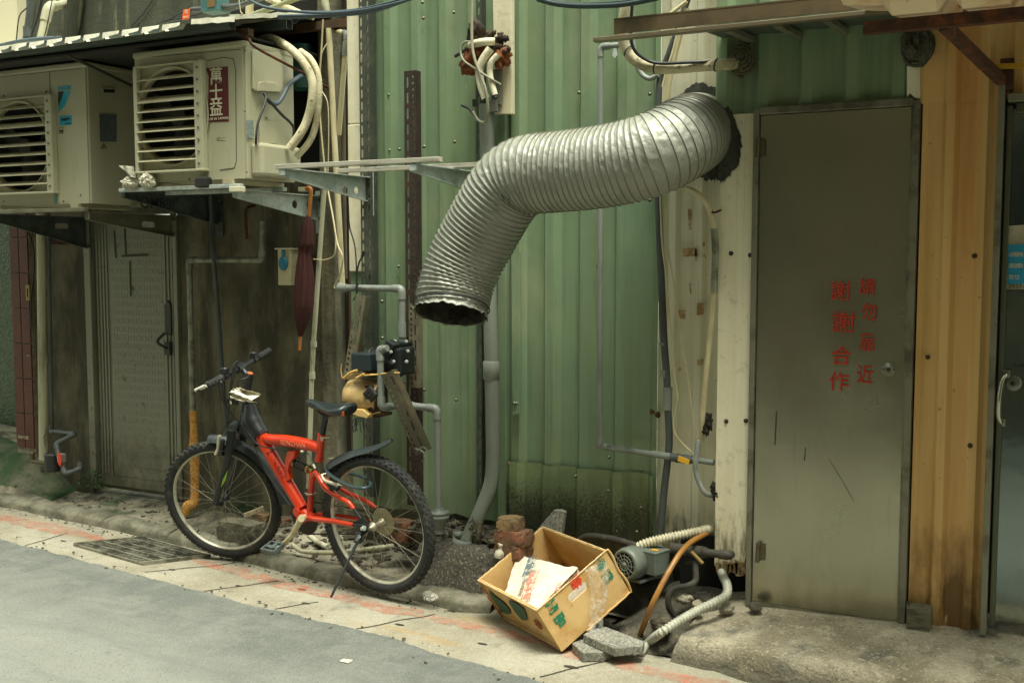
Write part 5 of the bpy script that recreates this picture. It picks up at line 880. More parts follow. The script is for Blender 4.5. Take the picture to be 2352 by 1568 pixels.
def duct(k, j):
    ph = (k % SUBD)/SUBD; t, a, c = fm_[k]; p, d = dpt(k, j, RD*tighten(k)); inn = d.dot(bend[k])
    sag = (.0026+.0040*max(0, min(1, (k/tot-.5)*4)))*math.sin(math.pi*ph)
    wr = noise.noise(V((j*.55, k*.16, 3)))*.0032+noise.noise(V((j*1.3, k*.45, 7)))*.0018
    wr += max(0, inn)*.013*math.sin(j*1.9+k//SUBD*2.1)*math.sin(math.pi*ph)
    q = p-d*(sag*(1.0 if inn < .1 else -.9*min(1, inn*2)+.8)) + d*wr*math.sin(math.pi*ph)*1.6
    if k > tot-9: q += V((0, 0, -1))*(.014*noise.noise(V((j*.35, 1, 2)))*(k-tot+9)/9)+d*.008*noise.noise(V((j*.5, k, 5)))
    return q
b = B(); b.grid(duct, tot+1, NJ, True); b.obj('cloth', silM, dk)
b = B()
def wire(k0):
    return [dpt(min(tot, k0+(j*SUBD)//NJ*0), j, RD*tighten(k0)+.0012)[0] for j in range(0, NJ, 2)]
for n_ in range(1, NR):
    p = wire(n_*SUBD); b.tube(p+[p[0]], .0021, 5, cap=False)
b.obj('wire_coil', mk('duct_wire', (112, 112, 98), .5, .3), dk)
b = B(); b.grid(lambda i, j: dpt(tot-i*4, j, (RD-.014+.010*noise.noise((j*.4, i*.8, 1)))*tighten(tot-i*4))[0], 14, NJ, True); b.obj('lining', mk('sooty_lining', (60, 56, 44), .95, L=[((36, 34, 28), 20, .45, .6, .8)], bp=[(30, .008)]), dk)
b = B(); p = [dpt(tot-12, j, RD+.003)[0]+V((0, 0, .006*noise.noise((j*.3, 0, 0)))) for j in range(0, NJ, 2)]; b.tube(p+[p[0]], .003, 5, cap=False); b.obj('tie_cord', blk, dk)
# ragged dark foam round the duct's hole
rs = random.Random(3); df = B()
def smear(Yp, keep, seed, cx=1618, cy=302, rx=66, ry=112):
    q = []; n_ = 160
    for k in range(n_):
        a = 6.28318*k/n_; r_ = 1+.16*noise.noise((math.cos(a)*2, math.sin(a)*2, seed))+.05*noise.noise((math.cos(a)*9, math.sin(a)*9, seed))
        if math.sin(a) > .1: r_ += .16*max(0, noise.noise((k*.9, seed, 3)))
        u, v = cx+rx*math.cos(a)*r_+8*math.sin(a), cy+ry*math.sin(a)*r_; q.append(P(keep(u), v, Yp))
    o_ = len(df.v); m_ = sum(q, V())/n_
    rings = [q, [m_+(p-m_)*.93-V((0, .004, 0)) for p in q], [m_+(p-m_)*.7-V((0, .014+.0, 0)) for p in q], [m_+(p-m_)*.4-V((0, .016, 0)) for p in q]]
    df.grid(lambda i, j: rings[i][j]+V((0, -.004*abs(noise.noise(rings[i][j]*30)), 0)), 4, n_, True)
smear(YG-.006, lambda u: min(u, 1652), 1); smear(YB-.004, lambda u: max(u, 1646), 5, 1640, 318, 62, 96)
df.obj('foam_collar', mk('sooty_foam', (58, 60, 50), .95, L=[((40, 42, 36), 16, .45, .6, .8), ((88, 88, 74), 40, .62, .7, .5)], bp=[(50, .006), (18, .01)]), None, 'ragged sooty sealant smeared round the duct opening beside the steel door', 'sealant')
# ---------------------------------------------------------------- pumps
greyP = epipe('water_pipe', 'grey pipe from the corner conduit over to the black pump', [(781, 655, 4.44), (781, 661, 4.42), (923, 663, 4.40), (923, 783, 4.40)], .0165, pvcG, .04)
b = B(); b.tube([P(800, 661.5, 4.42), P(842, 662, 4.415)], .0175, 12); b.obj('stained_length', mk('stained_pvc', (120, 100, 66), .7, L=[((74, 62, 44), 20, .45, .62, .8)]), greyP)
b = B(); b.lathe([(.021, -.035), (.021, .035)], P(923, 757, 4.40), (0, 0, 1), 14); b.obj('collar', pvcG, greyP)
b = B(); b.tube([P(u, v, 4.40) for u, v in ((800, 470), (803, 520), (814, 560), (818, 600), (819, 640), (820, 668), (812, 690))], .0035, 5, 5); b.tube([P(u, v, 4.39) for u, v in ((819, 660), (820, 625), (826, 600), (836, 585), (836, 576), (830, 590))], .0045, 5, 5)
for k in range(6): b.tube([P(820, 660, 4.40), P(820+rs.uniform(-26, 22), 660+rs.uniform(-12, 22), 4.38)], .002, 4)
b.obj('wire', blk, None, 'black wire tied in a knot round the grey pipe', 'wire')
epipe('water_pipe', 'grey suction pipe dropping past the cream pump and turning along to the ground union', [(890, 799, 4.22), (873, 803, 4.22), (876, 936, 4.22), (930, 930, 4.34), (1004, 938, 4.34), (1008, 1240, 4.34)], .0165, pvcG, .04)
b = B(); c = P(1008, 1183, 4.34); b.lathe([(.022, .035), (.022, .02), (.05, .02), (.05, .008), (.046, .008), (.046, .002), (.05, .002), (.05, -.012), (.036, -.012), (.036, -.05), (.028, -.052), (.028, -.085)], c, (0, 0, 1), 18); b.obj('pipe_union', pvcG, None, 'grey flanged pipe union at the foot of the thin grey pipe', 'pipe union')
b = B(); b.lathe([(.022, -.04), (.022, -.008), (.025, -.008), (.025, .016), (0, .018)], P(1052, 1228, 4.36), (0, 0, 1), 14); b.obj('pipe_stub', pvcG, None, 'short capped grey pipe stub beside the bent downpipe foot', 'pipe')
b = B(); b.blob(P(1090, 1215, 4.36), (.022, .02, .045), 4, .5, 2.4, 9); b.blob(P(1100, 1232, 4.36), (.02, .02, .05), 8, .5, 2.4, 9); b.tube([P(1103, 1198, 4.34), P(1098, 1238, 4.33)], .012, 8); b.obj('taped_stub', mk('taped_plastic', (92, 88, 70), .7, L=[((60, 56, 44), 20, .45, .62, .8), ((150, 120, 60), 40, .66, .72, .8)]), None, 'taped plastic pipe stub in the debris left of the bricks', 'pipe')
bpM = mk('black_pump_iron', (30, 34, 34), .5, .2, L=[((52, 54, 50), 20, .55, .68, .6)])
pu = thing('water_pump', 'black water pump bracketed above the cream one', 'pump', P(880, 866, 4.30))
c0, c1 = P(842, 830, 4.32), P(903, 836, 4.32); t = (c1-c0).normalized()
b = B(); b.lathe([(0, -.02), (.05, -.012), (.064, .01), (.068, .03), (.068, (c1-c0).length)], c0, t, 26); b.obj('motor', bpM, pu)
b = B(); b.ring(c0+t*.045, t, .070, .005, 28, 6); b.obj('band', blk, pu)
a = P(818, 812, 4.24); b = B(); b.box((P(840, 830, 4.24)), (P(862, 830, 4.24).x-P(818, 830, 4.24).x, .09, P(840, 810, 4.24).z-P(840, 849, 4.24).z)); b.obj('terminal_box', mk('black_teal_cover', (36, 48, 50), .45), pu, bev=.006)
b = B(); b.box(P(917, 828, 4.33), (.10, .13, .13)); b.lathe([(.075, -.03), (.08, -.01), (.08, .03), (.06, .05)], P(905, 832, 4.33), t, 8, False); b.obj('pump_head', bpM, pu, bev=.01)
b = B(); b.box(P(920, 789, 4.38), (.09, .09, .022)); b.box(P(898, 800, 4.28), (.05, .06, .07), Matrix.Rotation(.5, 3, 'Y')); b.obj('flange', bpM, pu, bev=.005)
b = B()
for u, v, y in ((898, 808, 4.235), (904, 830, 4.25), (934, 830, 4.26), (937, 806, 4.28), (907, 783, 4.33), (933, 784, 4.33)): b.lathe([(.008, .004), (.008, -.004), (0, -.006)], P(u, v, y), (0, 1, 0), 6, False)
b.obj('bolt', galv, pu)
cpM = mk('cream_pump_casing', (196, 168, 112), .5, L=[((150, 118, 70), 8, .48, .64, .8), ((104, 76, 44), 20, .6, .7, .7), ((212, 190, 140), 5, .55, .7, .6)])
cp = thing('water_pump', 'rust stained cream water pump below the black one behind the bicycle saddle', 'pump', P(835, 960, 4.30))
c0, c1 = P(802, 905, 4.25), P(868, 914, 4.30); t = (c1-c0).normalized(); L_ = (c1-c0).length
b = B(); b.lathe([(0, -.028), (.035, -.026), (.062, -.012), (.074, .012), (.077, .04), (.077, L_)], c0, t, 30); b.obj('motor', cpM, cp)
b = B(); b.box(P(860, 915, 4.30), (.07, .14, .14)); b.obj('pump_head', mk('rusty_iron', (62, 50, 38), .85, L=[((96, 66, 40), 20, .5, .64, .7)], bp=[(40, .003)]), cp, bev=.01)
b = B(); m = Matrix.Rotation(R(45), 3, 'Y'); c = P(851, 905, 4.205); b.box(c, (.062, .022, .062), m); fo = b.obj('square_flange', blackM, cp, bev=.008)
b = B(); b.lathe([(.015, 0), (.015, -.012), (.010, -.012), (.010, .004), (0, .004)], c, (0, 1, 0), 16); b.obj('port', mk('port_black', (20, 20, 20), .8), fo)
b = B(); b.prism([P(797, 936, 4.2), P(833, 940, 4.2), P(848, 952, 4.2), P(843, 961, 4.2), P(826, 957, 4.2), P(802, 950, 4.2)], (0, .10, 0)); b.obj('terminal_cover', mk('cream_plastic', (214, 180, 116), .45), cp, bev=.004)
b = B(); q = []
for a, z in ((-.5, -.028), (.0, -.028), (.0, .012), (-.5, .012)): q.append(0)
b.grid(lambda i, j: c0+t*(.055+.05*i/4)+(V((0, -1, 0))*math.cos(.25+.5*j/6)+V((0, 0, -1))*math.sin(.25+.5*j/6))*.0785, 5, 7); b.grid(lambda i, j: c0+t*(.012+.02*i/4)+(V((0, -1, 0))*math.cos(.3+.3*j/6)+V((0, 0, -1))*math.sin(.3+.3*j/6))*.077, 5, 7); b.obj('type_plate', mk('worn_plate', (112, 96, 70), .6, L=[((76, 66, 50), 60, .45, .6, .8)]), cp)
b = B(); b.lathe([(.010, -.014), (.012, 0), (.008, .02)], P(848, 922, 4.21), (0, 1, .3), 10); b.lathe([(.014, -.01), (0, -.011)], P(848, 921, 4.205), (0, 1, .3), 10); b.obj('drain_plug', cpM, cp)
b = B(); b.box(P(845, 949, 4.30), (.20, .12, .012)); b.obj('base_plate', rustM, cp)
b = B()
for s_ in range(7): b.tube([P(815+s_*3, 958, 4.24), P(812+s_*3+rs.uniform(-8, 8), 972, 4.23), P(806+s_*4+rs.uniform(-8, 8), 985+rs.uniform(0, 8), 4.22)], .002, 4, 3)
b.obj('loose_wires', blk, cp)
b = B(); b.tube([P(u, v, 4.21) for u, v in ((790, 870), (800, 862), (830, 857), (860, 860), (890, 857), (918, 856))], .004, 6, 5); b.tube([P(u, v, 4.20) for u, v in ((792, 868), (812, 866), (838, 862), (868, 860))], .004, 6, 5); b.tube([P(u, v, 4.19) for u, v in ((790, 868), (804, 856), (820, 850))], .006, 6, 5); b.tube([P(818, 869, 4.19), P(836, 858, 4.19)], .0055, 6); b.tube([P(u, v, 4.19) for u, v in ((785, 836), (783, 850), (786, 868))], .0025, 5, 4)
b.obj('wire', mk('yellow_wire', (206, 168, 96), .6), None, 'loose yellow and white wires between the two pumps', 'wire')
# ---------------------------------------------------------------- bicycle
redM = mk('bicycle_red', (200, 54, 14), .38, L=[((168, 34, 14), 6, .5, .66, .6), ((110, 50, 28), 30, .64, .74, .7), ((206, 96, 60), 70, .7, .75, .5)], coat=.3); rubM = mk('tyre_rubber', (40, 42, 41), .85, L=[((78, 76, 66), 14, .5, .68, .7), ((34, 36, 36), 40, .5, .6, .5)], bp=[(90, .001)])
rimM = mk('dusty_rim', (186, 182, 162), .45, .35, L=[((128, 120, 94), 14, .48, .64, .7)]); blkM = mk('bicycle_black', (30, 33, 34), .42, L=[((48, 48, 44), 20, .55, .68, .6)]); plaM = mk('black_plastic', (44, 52, 52), .45, L=[((70, 72, 66), 12, .55, .7, .6)])
silvM = mk('dull_alloy', (176, 170, 146), .4, .5, L=[((138, 126, 98), 20, .5, .64, .7)]); spkM = mk('spoke_steel', (150, 146, 128), .4, .7)
Kr, Kf = V((-2.845, 4.115, 0)), V((-3.90, 4.235, 0)); Z = V((0, 0, 1))
fd = (Kf-Kr).normalized(); n0 = Z.cross(fd).normalized(); LEAN = R(6); nb = n0*math.cos(LEAN)-Z*math.sin(LEAN); ub = fd.cross(nb)
if ub.z < 0: ub = -ub
def BK(u, v, off=0.0): return PL(u, v, Kr+nb*off, nb)
Cr = BK(867, 1204); bk = thing('bicycle', 'red and black mountain bike with dark mudguards standing on its kickstand at the kerb', 'bicycle', (Kr+Kf)/2)
ha = (BK(566, 900)-BK(552, 985)).normalized()                           # steering axis
nf = Matrix.Rotation(R(21), 3, ha) @ nb
if (nf-V((.3, -.95, 0))).length > (Matrix.Rotation(R(-21), 3, ha) @ nb-V((.3, -.95, 0))).length: nf = Matrix.Rotation(R(-21), 3, ha) @ nb
Cf0 = BK(512, 1148); ff = Z.cross(nf).normalized() if Z.cross(nf).x < 0 else -Z.cross(nf).normalized(); uf_ = ff.cross(nf); uf_ = uf_ if uf_.z > 0 else -uf_
def FK(u, v, off=0.0): return PL(u, v, Cf0+nf*off, nf)
Cf = Cf0
def wheel(c, ax, up, Rw, nsp, disc=False):
    w_ = B(); w_.tube([c, c+ax*.001], .001, 3); w0 = None
    a = up.normalized(); e = ax.cross(a).normalized(); rt = .026; Rt = Rw-rt-.004
    b = B(); N = 72
    def ty(i, j): th = 6.28318*i/N; ph = 6.28318*j/14; d = a*math.cos(th)+e*math.sin(th); return c+d*(Rt+rt*math.cos(ph)*1.0)+ax*(rt*math.sin(ph)*.96)
    b.grid(ty, N+1, 14, True)
    for i in range(58):
        th = 6.28318*(i+.5)/58; d = a*math.cos(th)+e*math.sin(th); t = ax.cross(d)
        for k, off in ((0, (-.012, .012)), (1, (-.021, .021, 0.0))):
            th2 = th+k*.054; d = a*math.cos(th2)+e*math.sin(th2); t = ax.cross(d); m = Matrix((t, ax, d)).transposed()
            for o_ in off: b.box(c+d*(Rt+math.sqrt(max(0, rt*rt-o_*o_))-.0005)+ax*o_, (.012, .010, .006), m)
    ws = b.obj('wheel', rubM, bk)
    b = B(); Ri = Rt-.022; prof = [(Ri-.004, -.0125), (Ri+.020, -.0135), (Ri+.021, -.010), (Ri+.012, 0), (Ri+.021, .010), (Ri+.020, .0135), (Ri-.004, .0125), (Ri-.010, .004), (Ri-.010, -.004), (Ri-.004, -.0125)]
    vs_ = [];
    b.grid(lambda i, j: c+(a*math.cos(6.28318*i/72)+e*math.sin(6.28318*i/72))*prof[j][0]+ax*prof[j][1], 73, len(prof), sm=False); b.obj('rim', rimM, ws)
    b = B(); b.lathe([(.006, -.062), (.006, -.05), (.022, -.034), (.022, -.028), (.012, -.024), (.012, .024), (.022, .028), (.022, .034), (.006, .05), (.006, .062)], c, ax, 14); b.obj('hub', silvM if disc else blkM, ws)
    for i in range(nsp):
        th = 6.28318*i/nsp; tw = (.55 if i % 4 < 2 else -.55); s_ = 1 if i % 2 else -1; h = c+(a*math.cos(th+tw)+e*math.sin(th+tw))*.020+ax*s_*.031; q = c+(a*math.cos(th)+e*math.sin(th))*(Ri-.003)
        b = B(); b.tube([h, q], .00125, 4); b.obj('spoke', spkM, ws)
    b = B(); th = 2.4; q = c+(a*math.cos(th)+e*math.sin(th))*(Ri-.004); b.tube([q, q-(a*math.cos(th)+e*math.sin(th))*.03], .004, 6); b.obj('inflator', blkM, ws)
    if disc:
        b = B(); b.lathe([(.020, -.036), (.064, -.040), (.066, -.041), (.064, -.043), (.02, -.040)], c, ax, 28); b.obj('spoke_guard', mk('yellowed_plastic', (150, 142, 108), .5, L=[((110, 92, 60), 10, .5, .62, .6)]), ws)
        b = B()
        for k in range(5): b.lathe([(.018, 0), (.022+.005*k, .0), (.022+.005*k, .002), (.018, .002)], c-ax*(.060-.004*k), ax, 20)
        b.obj('sprockets', mk('rusty_sprocket', (112, 66, 36), .7, .5), ws)
    return ws
RW = .334
wheel(Cr, nb, ub, RW, 28, True); wheel(Cf, nf, uf_, RW*.985, 28)
def tb(b, uv, r, n=10, k=0, f=BK, sq=1): return b.tube([f(u, v, o) for u, v, o in uv], r, n, k, sq=sq)
b = B(); tb(b, ((574, 862, 0), (552, 992, 0)), [.0185, .0185], 14); b.obj('head_tube', blkM, bk)
b = B(); tb(b, ((574, 928, 0), (580, 965, 0), (600, 1000, 0)), [.024, .046, .040], 14, 4); tb(b, ((566, 945, 0), (574, 985, 0), (598, 1014, 0)), [.022, .042, .036], 14, 4); b.obj('front_gusset', blkM, bk)
fr_b = B(); tb(fr_b, ((592, 985, 0), (612, 1025, 0), (650, 1092, 0), (694, 1166, 0)), [.031, .033, .032, .029], 18, 6)
frm = fr_b.obj('frame', redM, bk)
b = B(); tb(b, ((598, 998, 0), (615, 1008, 0), (660, 1012, 0), (705, 1020, 0), (736, 1030, 0)), [.018, .026, .0285, .0275, .024], 18, 6); b.obj('top_tube', redM, bk)
b = B(); tb(b, ((739, 996, 0), (732, 1058, 0)), .019, 14); b.obj('seat_tube', redM, bk)
b = B(); tb(b, ((748, 955, 0), (738.5, 1004, 0)), .0145, 12); b.obj('seat_post', blkM, bk)
b = B(); c = BK(741, 1005, .022); b.tube([BK(738, 1006, .02), BK(755, 1005, .03)], .004, 6); b.tube([BK(739, 1003, .024), BK(741, 1012, .024)], .008, 6); b.obj('seat_clamp', silvM, bk)
# linkage plate and shock
b = B(); q = [BK(u, v, .022) for u, v in ((660, 1036), (678, 1036), (675, 1050), (664, 1065), (660, 1082), (664, 1102), (656, 1104), (652, 1082), (654, 1060))]; b.prism(q[::-1], -nb*.03); b.obj('shock_mount', redM, bk, bev=.002)
p0, p1 = BK(668, 1060, 0), BK(718, 1081, 0); t = (p1-p0).normalized(); L_ = (p1-p0).length; a_ = t.orthogonal().normalized(); c_ = t.cross(a_)
b = B(); b.tube([p0, p1], .009, 10); b.lathe([(.019, 0), (.019, .008)], p0+t*L_*.14, t, 16); b.lathe([(.021, 0), (.021, .008)], p0+t*L_*.78, t, 16); b.obj('shock', mk('brassy_shock', (170, 150, 100), .35, .7), bk)
b = B(); b.tube([p0+t*(L_*(.18+.58*i/70))+(a_*math.cos(i*.45)+c_*math.sin(i*.45))*.0175 for i in range(71)], .0048, 7); b.obj('spring', blkM, bk)
# swing arm
b = B(); tb(b, ((718, 1084, 0), (711, 1180, 0)), .0155, 12); tb(b, ((690, 1169, 0), (704, 1180, 0), (712, 1188, 0)), [.02, .024, .022], 12, 3)
b.lathe([(.022, -.034), (.022, .034)], BK(691, 1171, 0), nb, 16); b.lathe([(.024, -.036), (.024, .036)], BK(700, 1188, 0), nb, 16)
tb(b, ((716, 1092, .022), (726, 1086, .035), (735, 1100, .05), (748, 1121, .062), (780, 1143, .068), (800, 1153, .068), (812, 1168, .068)), [.012, .013, .012, .011, .011], 10, 6); tb(b, ((706, 1188, .03), (730, 1192, .06), (770, 1197, .07), (812, 1205, .07)), [.014, .013, .0125, .011], 10, 6)
tb(b, ((718, 1092, -.022), (740, 1098, -.05), (800, 1132, -.068), (840, 1150, -.068), (864, 1166, -.068)), [.012, .011, .010], 10, 6); tb(b, ((708, 1184, -.03), (740, 1182, -.06), (790, 1186, -.07), (845, 1196, -.07)), [.014, .012, .011], 10, 6); tb(b, ((712, 1180, -.03), (712, 1180, .03)), .013, 10)
b.obj('swing_arm', redM, bk)
b = B(); tb(b, ((812, 1167, .068), (829, 1191, .066)), .0085, 8); tb(b, ((812, 1205, .070), (838, 1208, .066)), .0085, 8); q = [BK(u, v, .066) for u, v in ((812, 1200), (832, 1186), (845, 1200), (845, 1222), (832, 1228), (824, 1214))]; b.prism(q, nb*-.006); b.obj('dropout', blkM, bk); b = B(); tb(b, ((864, 1164, -.068), (878, 1186, -.066)), .0085, 8); q = [BK(u, v, -.066) for u, v in ((845, 1196), (872, 1186), (880, 1200), (872, 1214))]; b.prism(q, nb*.006); b.obj('dropout', blkM, bk)
b = B(); tb(b, ((836, 1212, .066), (830, 1214, .084)), .008, 8); tb(b, ((836, 1212, .07), (835, 1213, .076)), .013, 6); b.obj('axle_nut', galv, bk)
b = B()
for u, v in ((712, 1133), (716, 1132)): b.ring(BK(u, v, 0), ub, .019, .003, 16, 5)
tb(b, ((706, 1135, .01), (701, 1131, .02)), .004, 6); b.obj('cable_clamp', silvM, bk)
# crank, chainring, pedals, chain
b = B(); tb(b, ((696, 1186, .07), (690, 1194, .075), (672, 1226, .08), (660, 1240, .082), (650, 1252, .085)), [.017, .016, .012, .0115, .013], 12, 5, sq=.8); tb(b, ((700, 1188, .03), (692, 1190, .085)), .017, 14); b.obj('crank', mk('cream_crank', (188, 178, 142), .5, L=[((130, 112, 78), 20, .5, .64, .7)]), bk)
def pedal(c, ex, ey):
    ez = ex.cross(ey); m = Matrix((ex, ey, ez)).transposed(); b = B()
    for s_ in (-1, 1): b.box(c+ex*.042*s_, (.008, .075, .020), m); b.box(c+ey*.034*s_, (.086, .008, .020), m)
    b.box(c, (.086, .016, .016), m); b.box(c+ey*.012, (.02, .05, .014), m)
    for s_ in (-1, 1):
        for k in range(6): b.box(c+ex*.042*s_+ey*(-.03+.012*k)+ez*.012, (.004, .006, .007), m)
    for s_ in (-1, 1):
        for k in range(6): b.box(c+ey*.034*s_+ex*(-.032+.013*k)+ez*.012, (.006, .004, .007), m)
    return b.obj('pedal', mk('grey_pedal', (96, 106, 104), .45, .3, L=[((66, 70, 66), 20, .5, .64, .6)]), bk)
pc = BK(626, 1257, .13); pedal(pc, fd, (Z*.25-nb).normalized())
b = B(); b.tube([BK(649, 1252, .085), pc], .006, 8); b.obj('pedal_axle', scM, bk)
b = B(); c = BK(700, 1187, -.045); b.lathe([(.03, -.002), (.085, -.002), (.088, 0), (.085, .002), (.03, .002)], c, nb, 40, False)
for k in range(40): th = k*.15708; d = fd*math.cos(th)+ub*math.sin(th); b.box(c+d*.089, (.006, .003, .006), Matrix((d, nb, d.cross(nb))).transposed())
tb(b, ((700, 1188, -.06), (716, 1150, -.08)), .011, 8); b.obj('chainring', mk('oily_chainring', (52, 46, 38), .6, .5), bk)
c2 = Cr-nb*.05; b = B(); b.tube([c+ub*.087, c2+ub*.036], .004, 5); b.tube([c-ub*.087, c2-ub*.06-fd*-.0], .004, 5); b.obj('chain', mk('oily_chain', (60, 50, 38), .6, .5), bk)
b = B(); b.tube([c2+nb*-.015, c2-ub*.07+nb*-.02, c2-ub*.12+fd*.03+nb*-.02], .010, 6); b.obj('derailleur', blkM, bk)
# saddle
pn, pt_ = BK(704, 921, 0), BK(806, 940, 0); ax_ = (pt_-pn); sd_ = nb
ws_ = [(0, .0), (.03, .014), (.12, .020), (.28, .024), (.42, .034), (.56, .052), (.72, .068), (.88, .070), (.97, .055), (1, .0)]
def wv(s_):
    for (a, c), (d, e) in zip(ws_, ws_[1:]):
        if a <= s_ <= d: return c+(e-c)*(s_-a)/(d-a)
def sad(i, j):
    s_ = i/28; hw = wv(s_); th = 6.28318*j/24; x = math.cos(th); z = math.sin(th)
    top = .010*math.sin(s_*3.14)*-1+.012*s_*s_+.004; dp = .028 if s_ < .3 else .028+.014*math.sin(min(1, (s_-.3)/.5)*3.14*.5)
    return pn+ax_*s_+sd_*(hw*math.copysign(abs(x)**.8, x))+ub*(top+((.012*z if z > 0 else dp*z)-.010*abs(x)**3)*min(1, hw/.02))
b = B(); b.grid(sad, 29, 24, True); b.obj('saddle', mk('black_saddle', (38, 46, 47), .32, L=[((60, 64, 60), 14, .58, .7, .5)], bp=[(120, .0006)]), bk)
b = B(); tb(b, ((728, 940, .02), (745, 955, .02), (775, 952, .02), (792, 947, .02)), .0045, 6, 4); tb(b, ((735, 948, -.02), (750, 955, -.02), (790, 950, -.02)), .0045, 6, 4); tb(b, ((748, 948, -.02), (748, 958, .02)), .016, 8); b.obj('saddle_rail', blkM, bk)
b = B(); p = BK(779, 949, .045); b.box(p, (.055, .012, .020), Matrix((fd, nb, ub)).transposed()); b.obj('reflector', mk('orange_reflector', (176, 78, 22), .3), bk, bev=.002)
# fork, stem, handlebar
b = B()
for s_, uvs in ((1, ((526, 1036), (513, 1090), (494, 1156))), (-1, ((553, 1038), (541, 1080), (519, 1146)))): b.tube([FK(u, v, .058*s_) for u, v in uvs], [.019, .018, .015], 14, 4)
b.obj('fork_leg', blkM, bk)
b = B()
for s_, uvs in ((1, ((533, 985), (530, 1010), (525, 1040))), (-1, ((559, 990), (556, 1012), (552, 1040)))):
    p = cr([FK(u, v, .058*s_) for u, v in uvs], 12); b.tube(p, [.0195+.0035*(i % 2) for i in range(len(p))], 14)
b.obj('fork_boot', mk('rubber_bellows', (40, 42, 42), .7), bk)
b = B(); b.tube([FK(533, 984, .066), FK(543, 977, .0), FK(560, 985, -.066)], [.021, .026, .021], 10, 4); b.obj('fork_crown', plaM, bk)
b = B(); q = [FK(u, v, .079) for u, v in ((520, 1085), (524, 1078), (518, 1102), (508, 1118), (512, 1100))]; b.prism(q, nf*.001); b.obj('decal', mk('lime_decal', (132, 176, 50), .5), bk)
bc = FK(551, 845, 0); e0 = PL(476, 885, bc+nf*.285, nf); e1 = PL(618, 806, bc-nf*.285, nf)
b = B(); b.tube([e0, bc.lerp(e0, .45)+Z*.0, bc, bc.lerp(e1, .45), e1], .0125, 12, 5); hb = b.obj('handlebar', blkM, bk)
grM = mk('black_grip', (34, 35, 34), .7, L=[((58, 58, 52), 60, .5, .6, .5)], bp=[((120, 120, 120), .003, 'voro')])
for a, c in ((e0, bc.lerp(e0, .58)), (e1, bc.lerp(e1, .58))):
    t = (c-a).normalized(); L_ = (c-a).length; b = B(); b.lathe([(.0, -.003), (.013, -.002), (.0185, 0), (.0185, .006), (.0165, .008), (.0165, L_-.02), (.0185, L_-.015), (.0185, L_)], a, t, 16)
    x_ = t.orthogonal().normalized(); y_ = t.cross(x_)
    for s_ in (-1, 1):
        for k in range(3): b.tube([a+t*(.012+(L_-.035)*i/20)+(x_*math.cos(s_*i*.32+k*2.1)+y_*math.sin(s_*i*.32+k*2.1))*.0168 for i in range(21)], .0016, 4)
    b.obj('grip', grM, hb)
b = B(); b.tube([e0-nf*.004+Z*.0, PL(449, 896, e0, nb)], [.011, .008], 10); b.obj('bar_end', mk('white_handle_stub', (206, 202, 184), .5), hb)
b = B(); b.tube([BK(574, 858, 0), BK(570, 878, 0)], .019, 12); b.tube([bc, FK(560, 852, 0), BK(572, 868, 0)], [.018, .016, .017], 12, 4); b.lathe([(.022, -.03), (.022, .03)], bc, nf, 14); st_ = b.obj('stem', blkM, bk)
b = B(); b.tube([BK(573.8, 859, 0), BK(574.4, 856, 0)], .0145, 12); b.obj('stem_top', mk('rusty_stem_top', (158, 84, 44), .8), st_)
for a, s_ in ((e0, 1), (e1, -1)):
    t = (bc-a).normalized(); c = a.lerp(bc, .52); b = B(); b.lathe([(.019, -.015), (.019, .015)], c, t, 12); b.box(c+Z*.022, (.035, .03, .022)); b.lathe([(.018, 0), (.02, .01), (.0, .014)], c+Z*.028+t*.004, Z, 14); b.obj('shifter', blkM, hb)
    b = B(); w0 = c+ff*.03-Z*.01; b.tube([c, w0, a.lerp(bc, .25)+ff*.05-Z*.03, a.lerp(bc, .02)+ff*.055-Z*.03], [.007, .008, .006, .005], 8, 5); b.obj('brake_lever', blkM, hb)
b = B(); b.tube([FK(u, v, .1) for u, v in ((530, 889), (535, 858), (540, 838), (546, 829))], [.006, .010, .009, .005], 8, 5); b.obj('bell_lever', plaM, hb)
b = B()
for pts in (((500, 880, .2), (508, 910, .16), (520, 935, .1), (545, 965, .07), (575, 1000, .06), (590, 1018, .055), (610, 1027, .05), (640, 1032, .045)), ((508, 876, .2), (512, 905, .15), (524, 940, .1), (555, 975, .07), (585, 1012, .055)), ((545, 830, .1), (530, 875, .12), (527, 930, .1), (520, 970, .08), (506, 996, .075))): b.tube([BK(*p) for p in pts], .0034, 6, 6)
b.tube([BK(*p) for p in ((575, 1000, .05), (600, 1060, .05), (630, 1110, .045), (668, 1162, .04))], .0025, 5, 5); b.tube([BK(*p) for p in ((696, 1037, .03), (710, 1043, .035), (716, 1060, .05), (722, 1070, .055), (732, 1086, .05))], .003, 5, 5)
b.obj('cables', blk, bk)
b = B(); b.tube([BK(719, 1066, .055), BK(724, 1075, .055)], .005, 8); b.tube([BK(692, 1036, .03), BK(697, 1037, .03)], .006, 6); b.obj('cable_end', crT, bk)
b = B()
for pts in (((533, 872, .1), (531, 892, .1), (541, 898, .09), (546, 905, .06)), ((571, 862, .03), (566, 868, .05), (548, 874, .08), (546, 890, .08)), ((562, 875, .05), (562, 892, .05), (556, 896, .06), (548, 890, .07)), ((528, 890, .1), (540, 902, .08))): b.tube([BK(*p) for p in pts], .0032, 6, 4)
b.obj('wire_bracket', blkM, bk)
b = B(); b.prism([BK(521, 916, .11), BK(543, 917, .10), BK(543, 930, .10), BK(523, 930, .11)][::-1], nb*-.012); ap = b.obj('mounting_plate', blkM, bk)
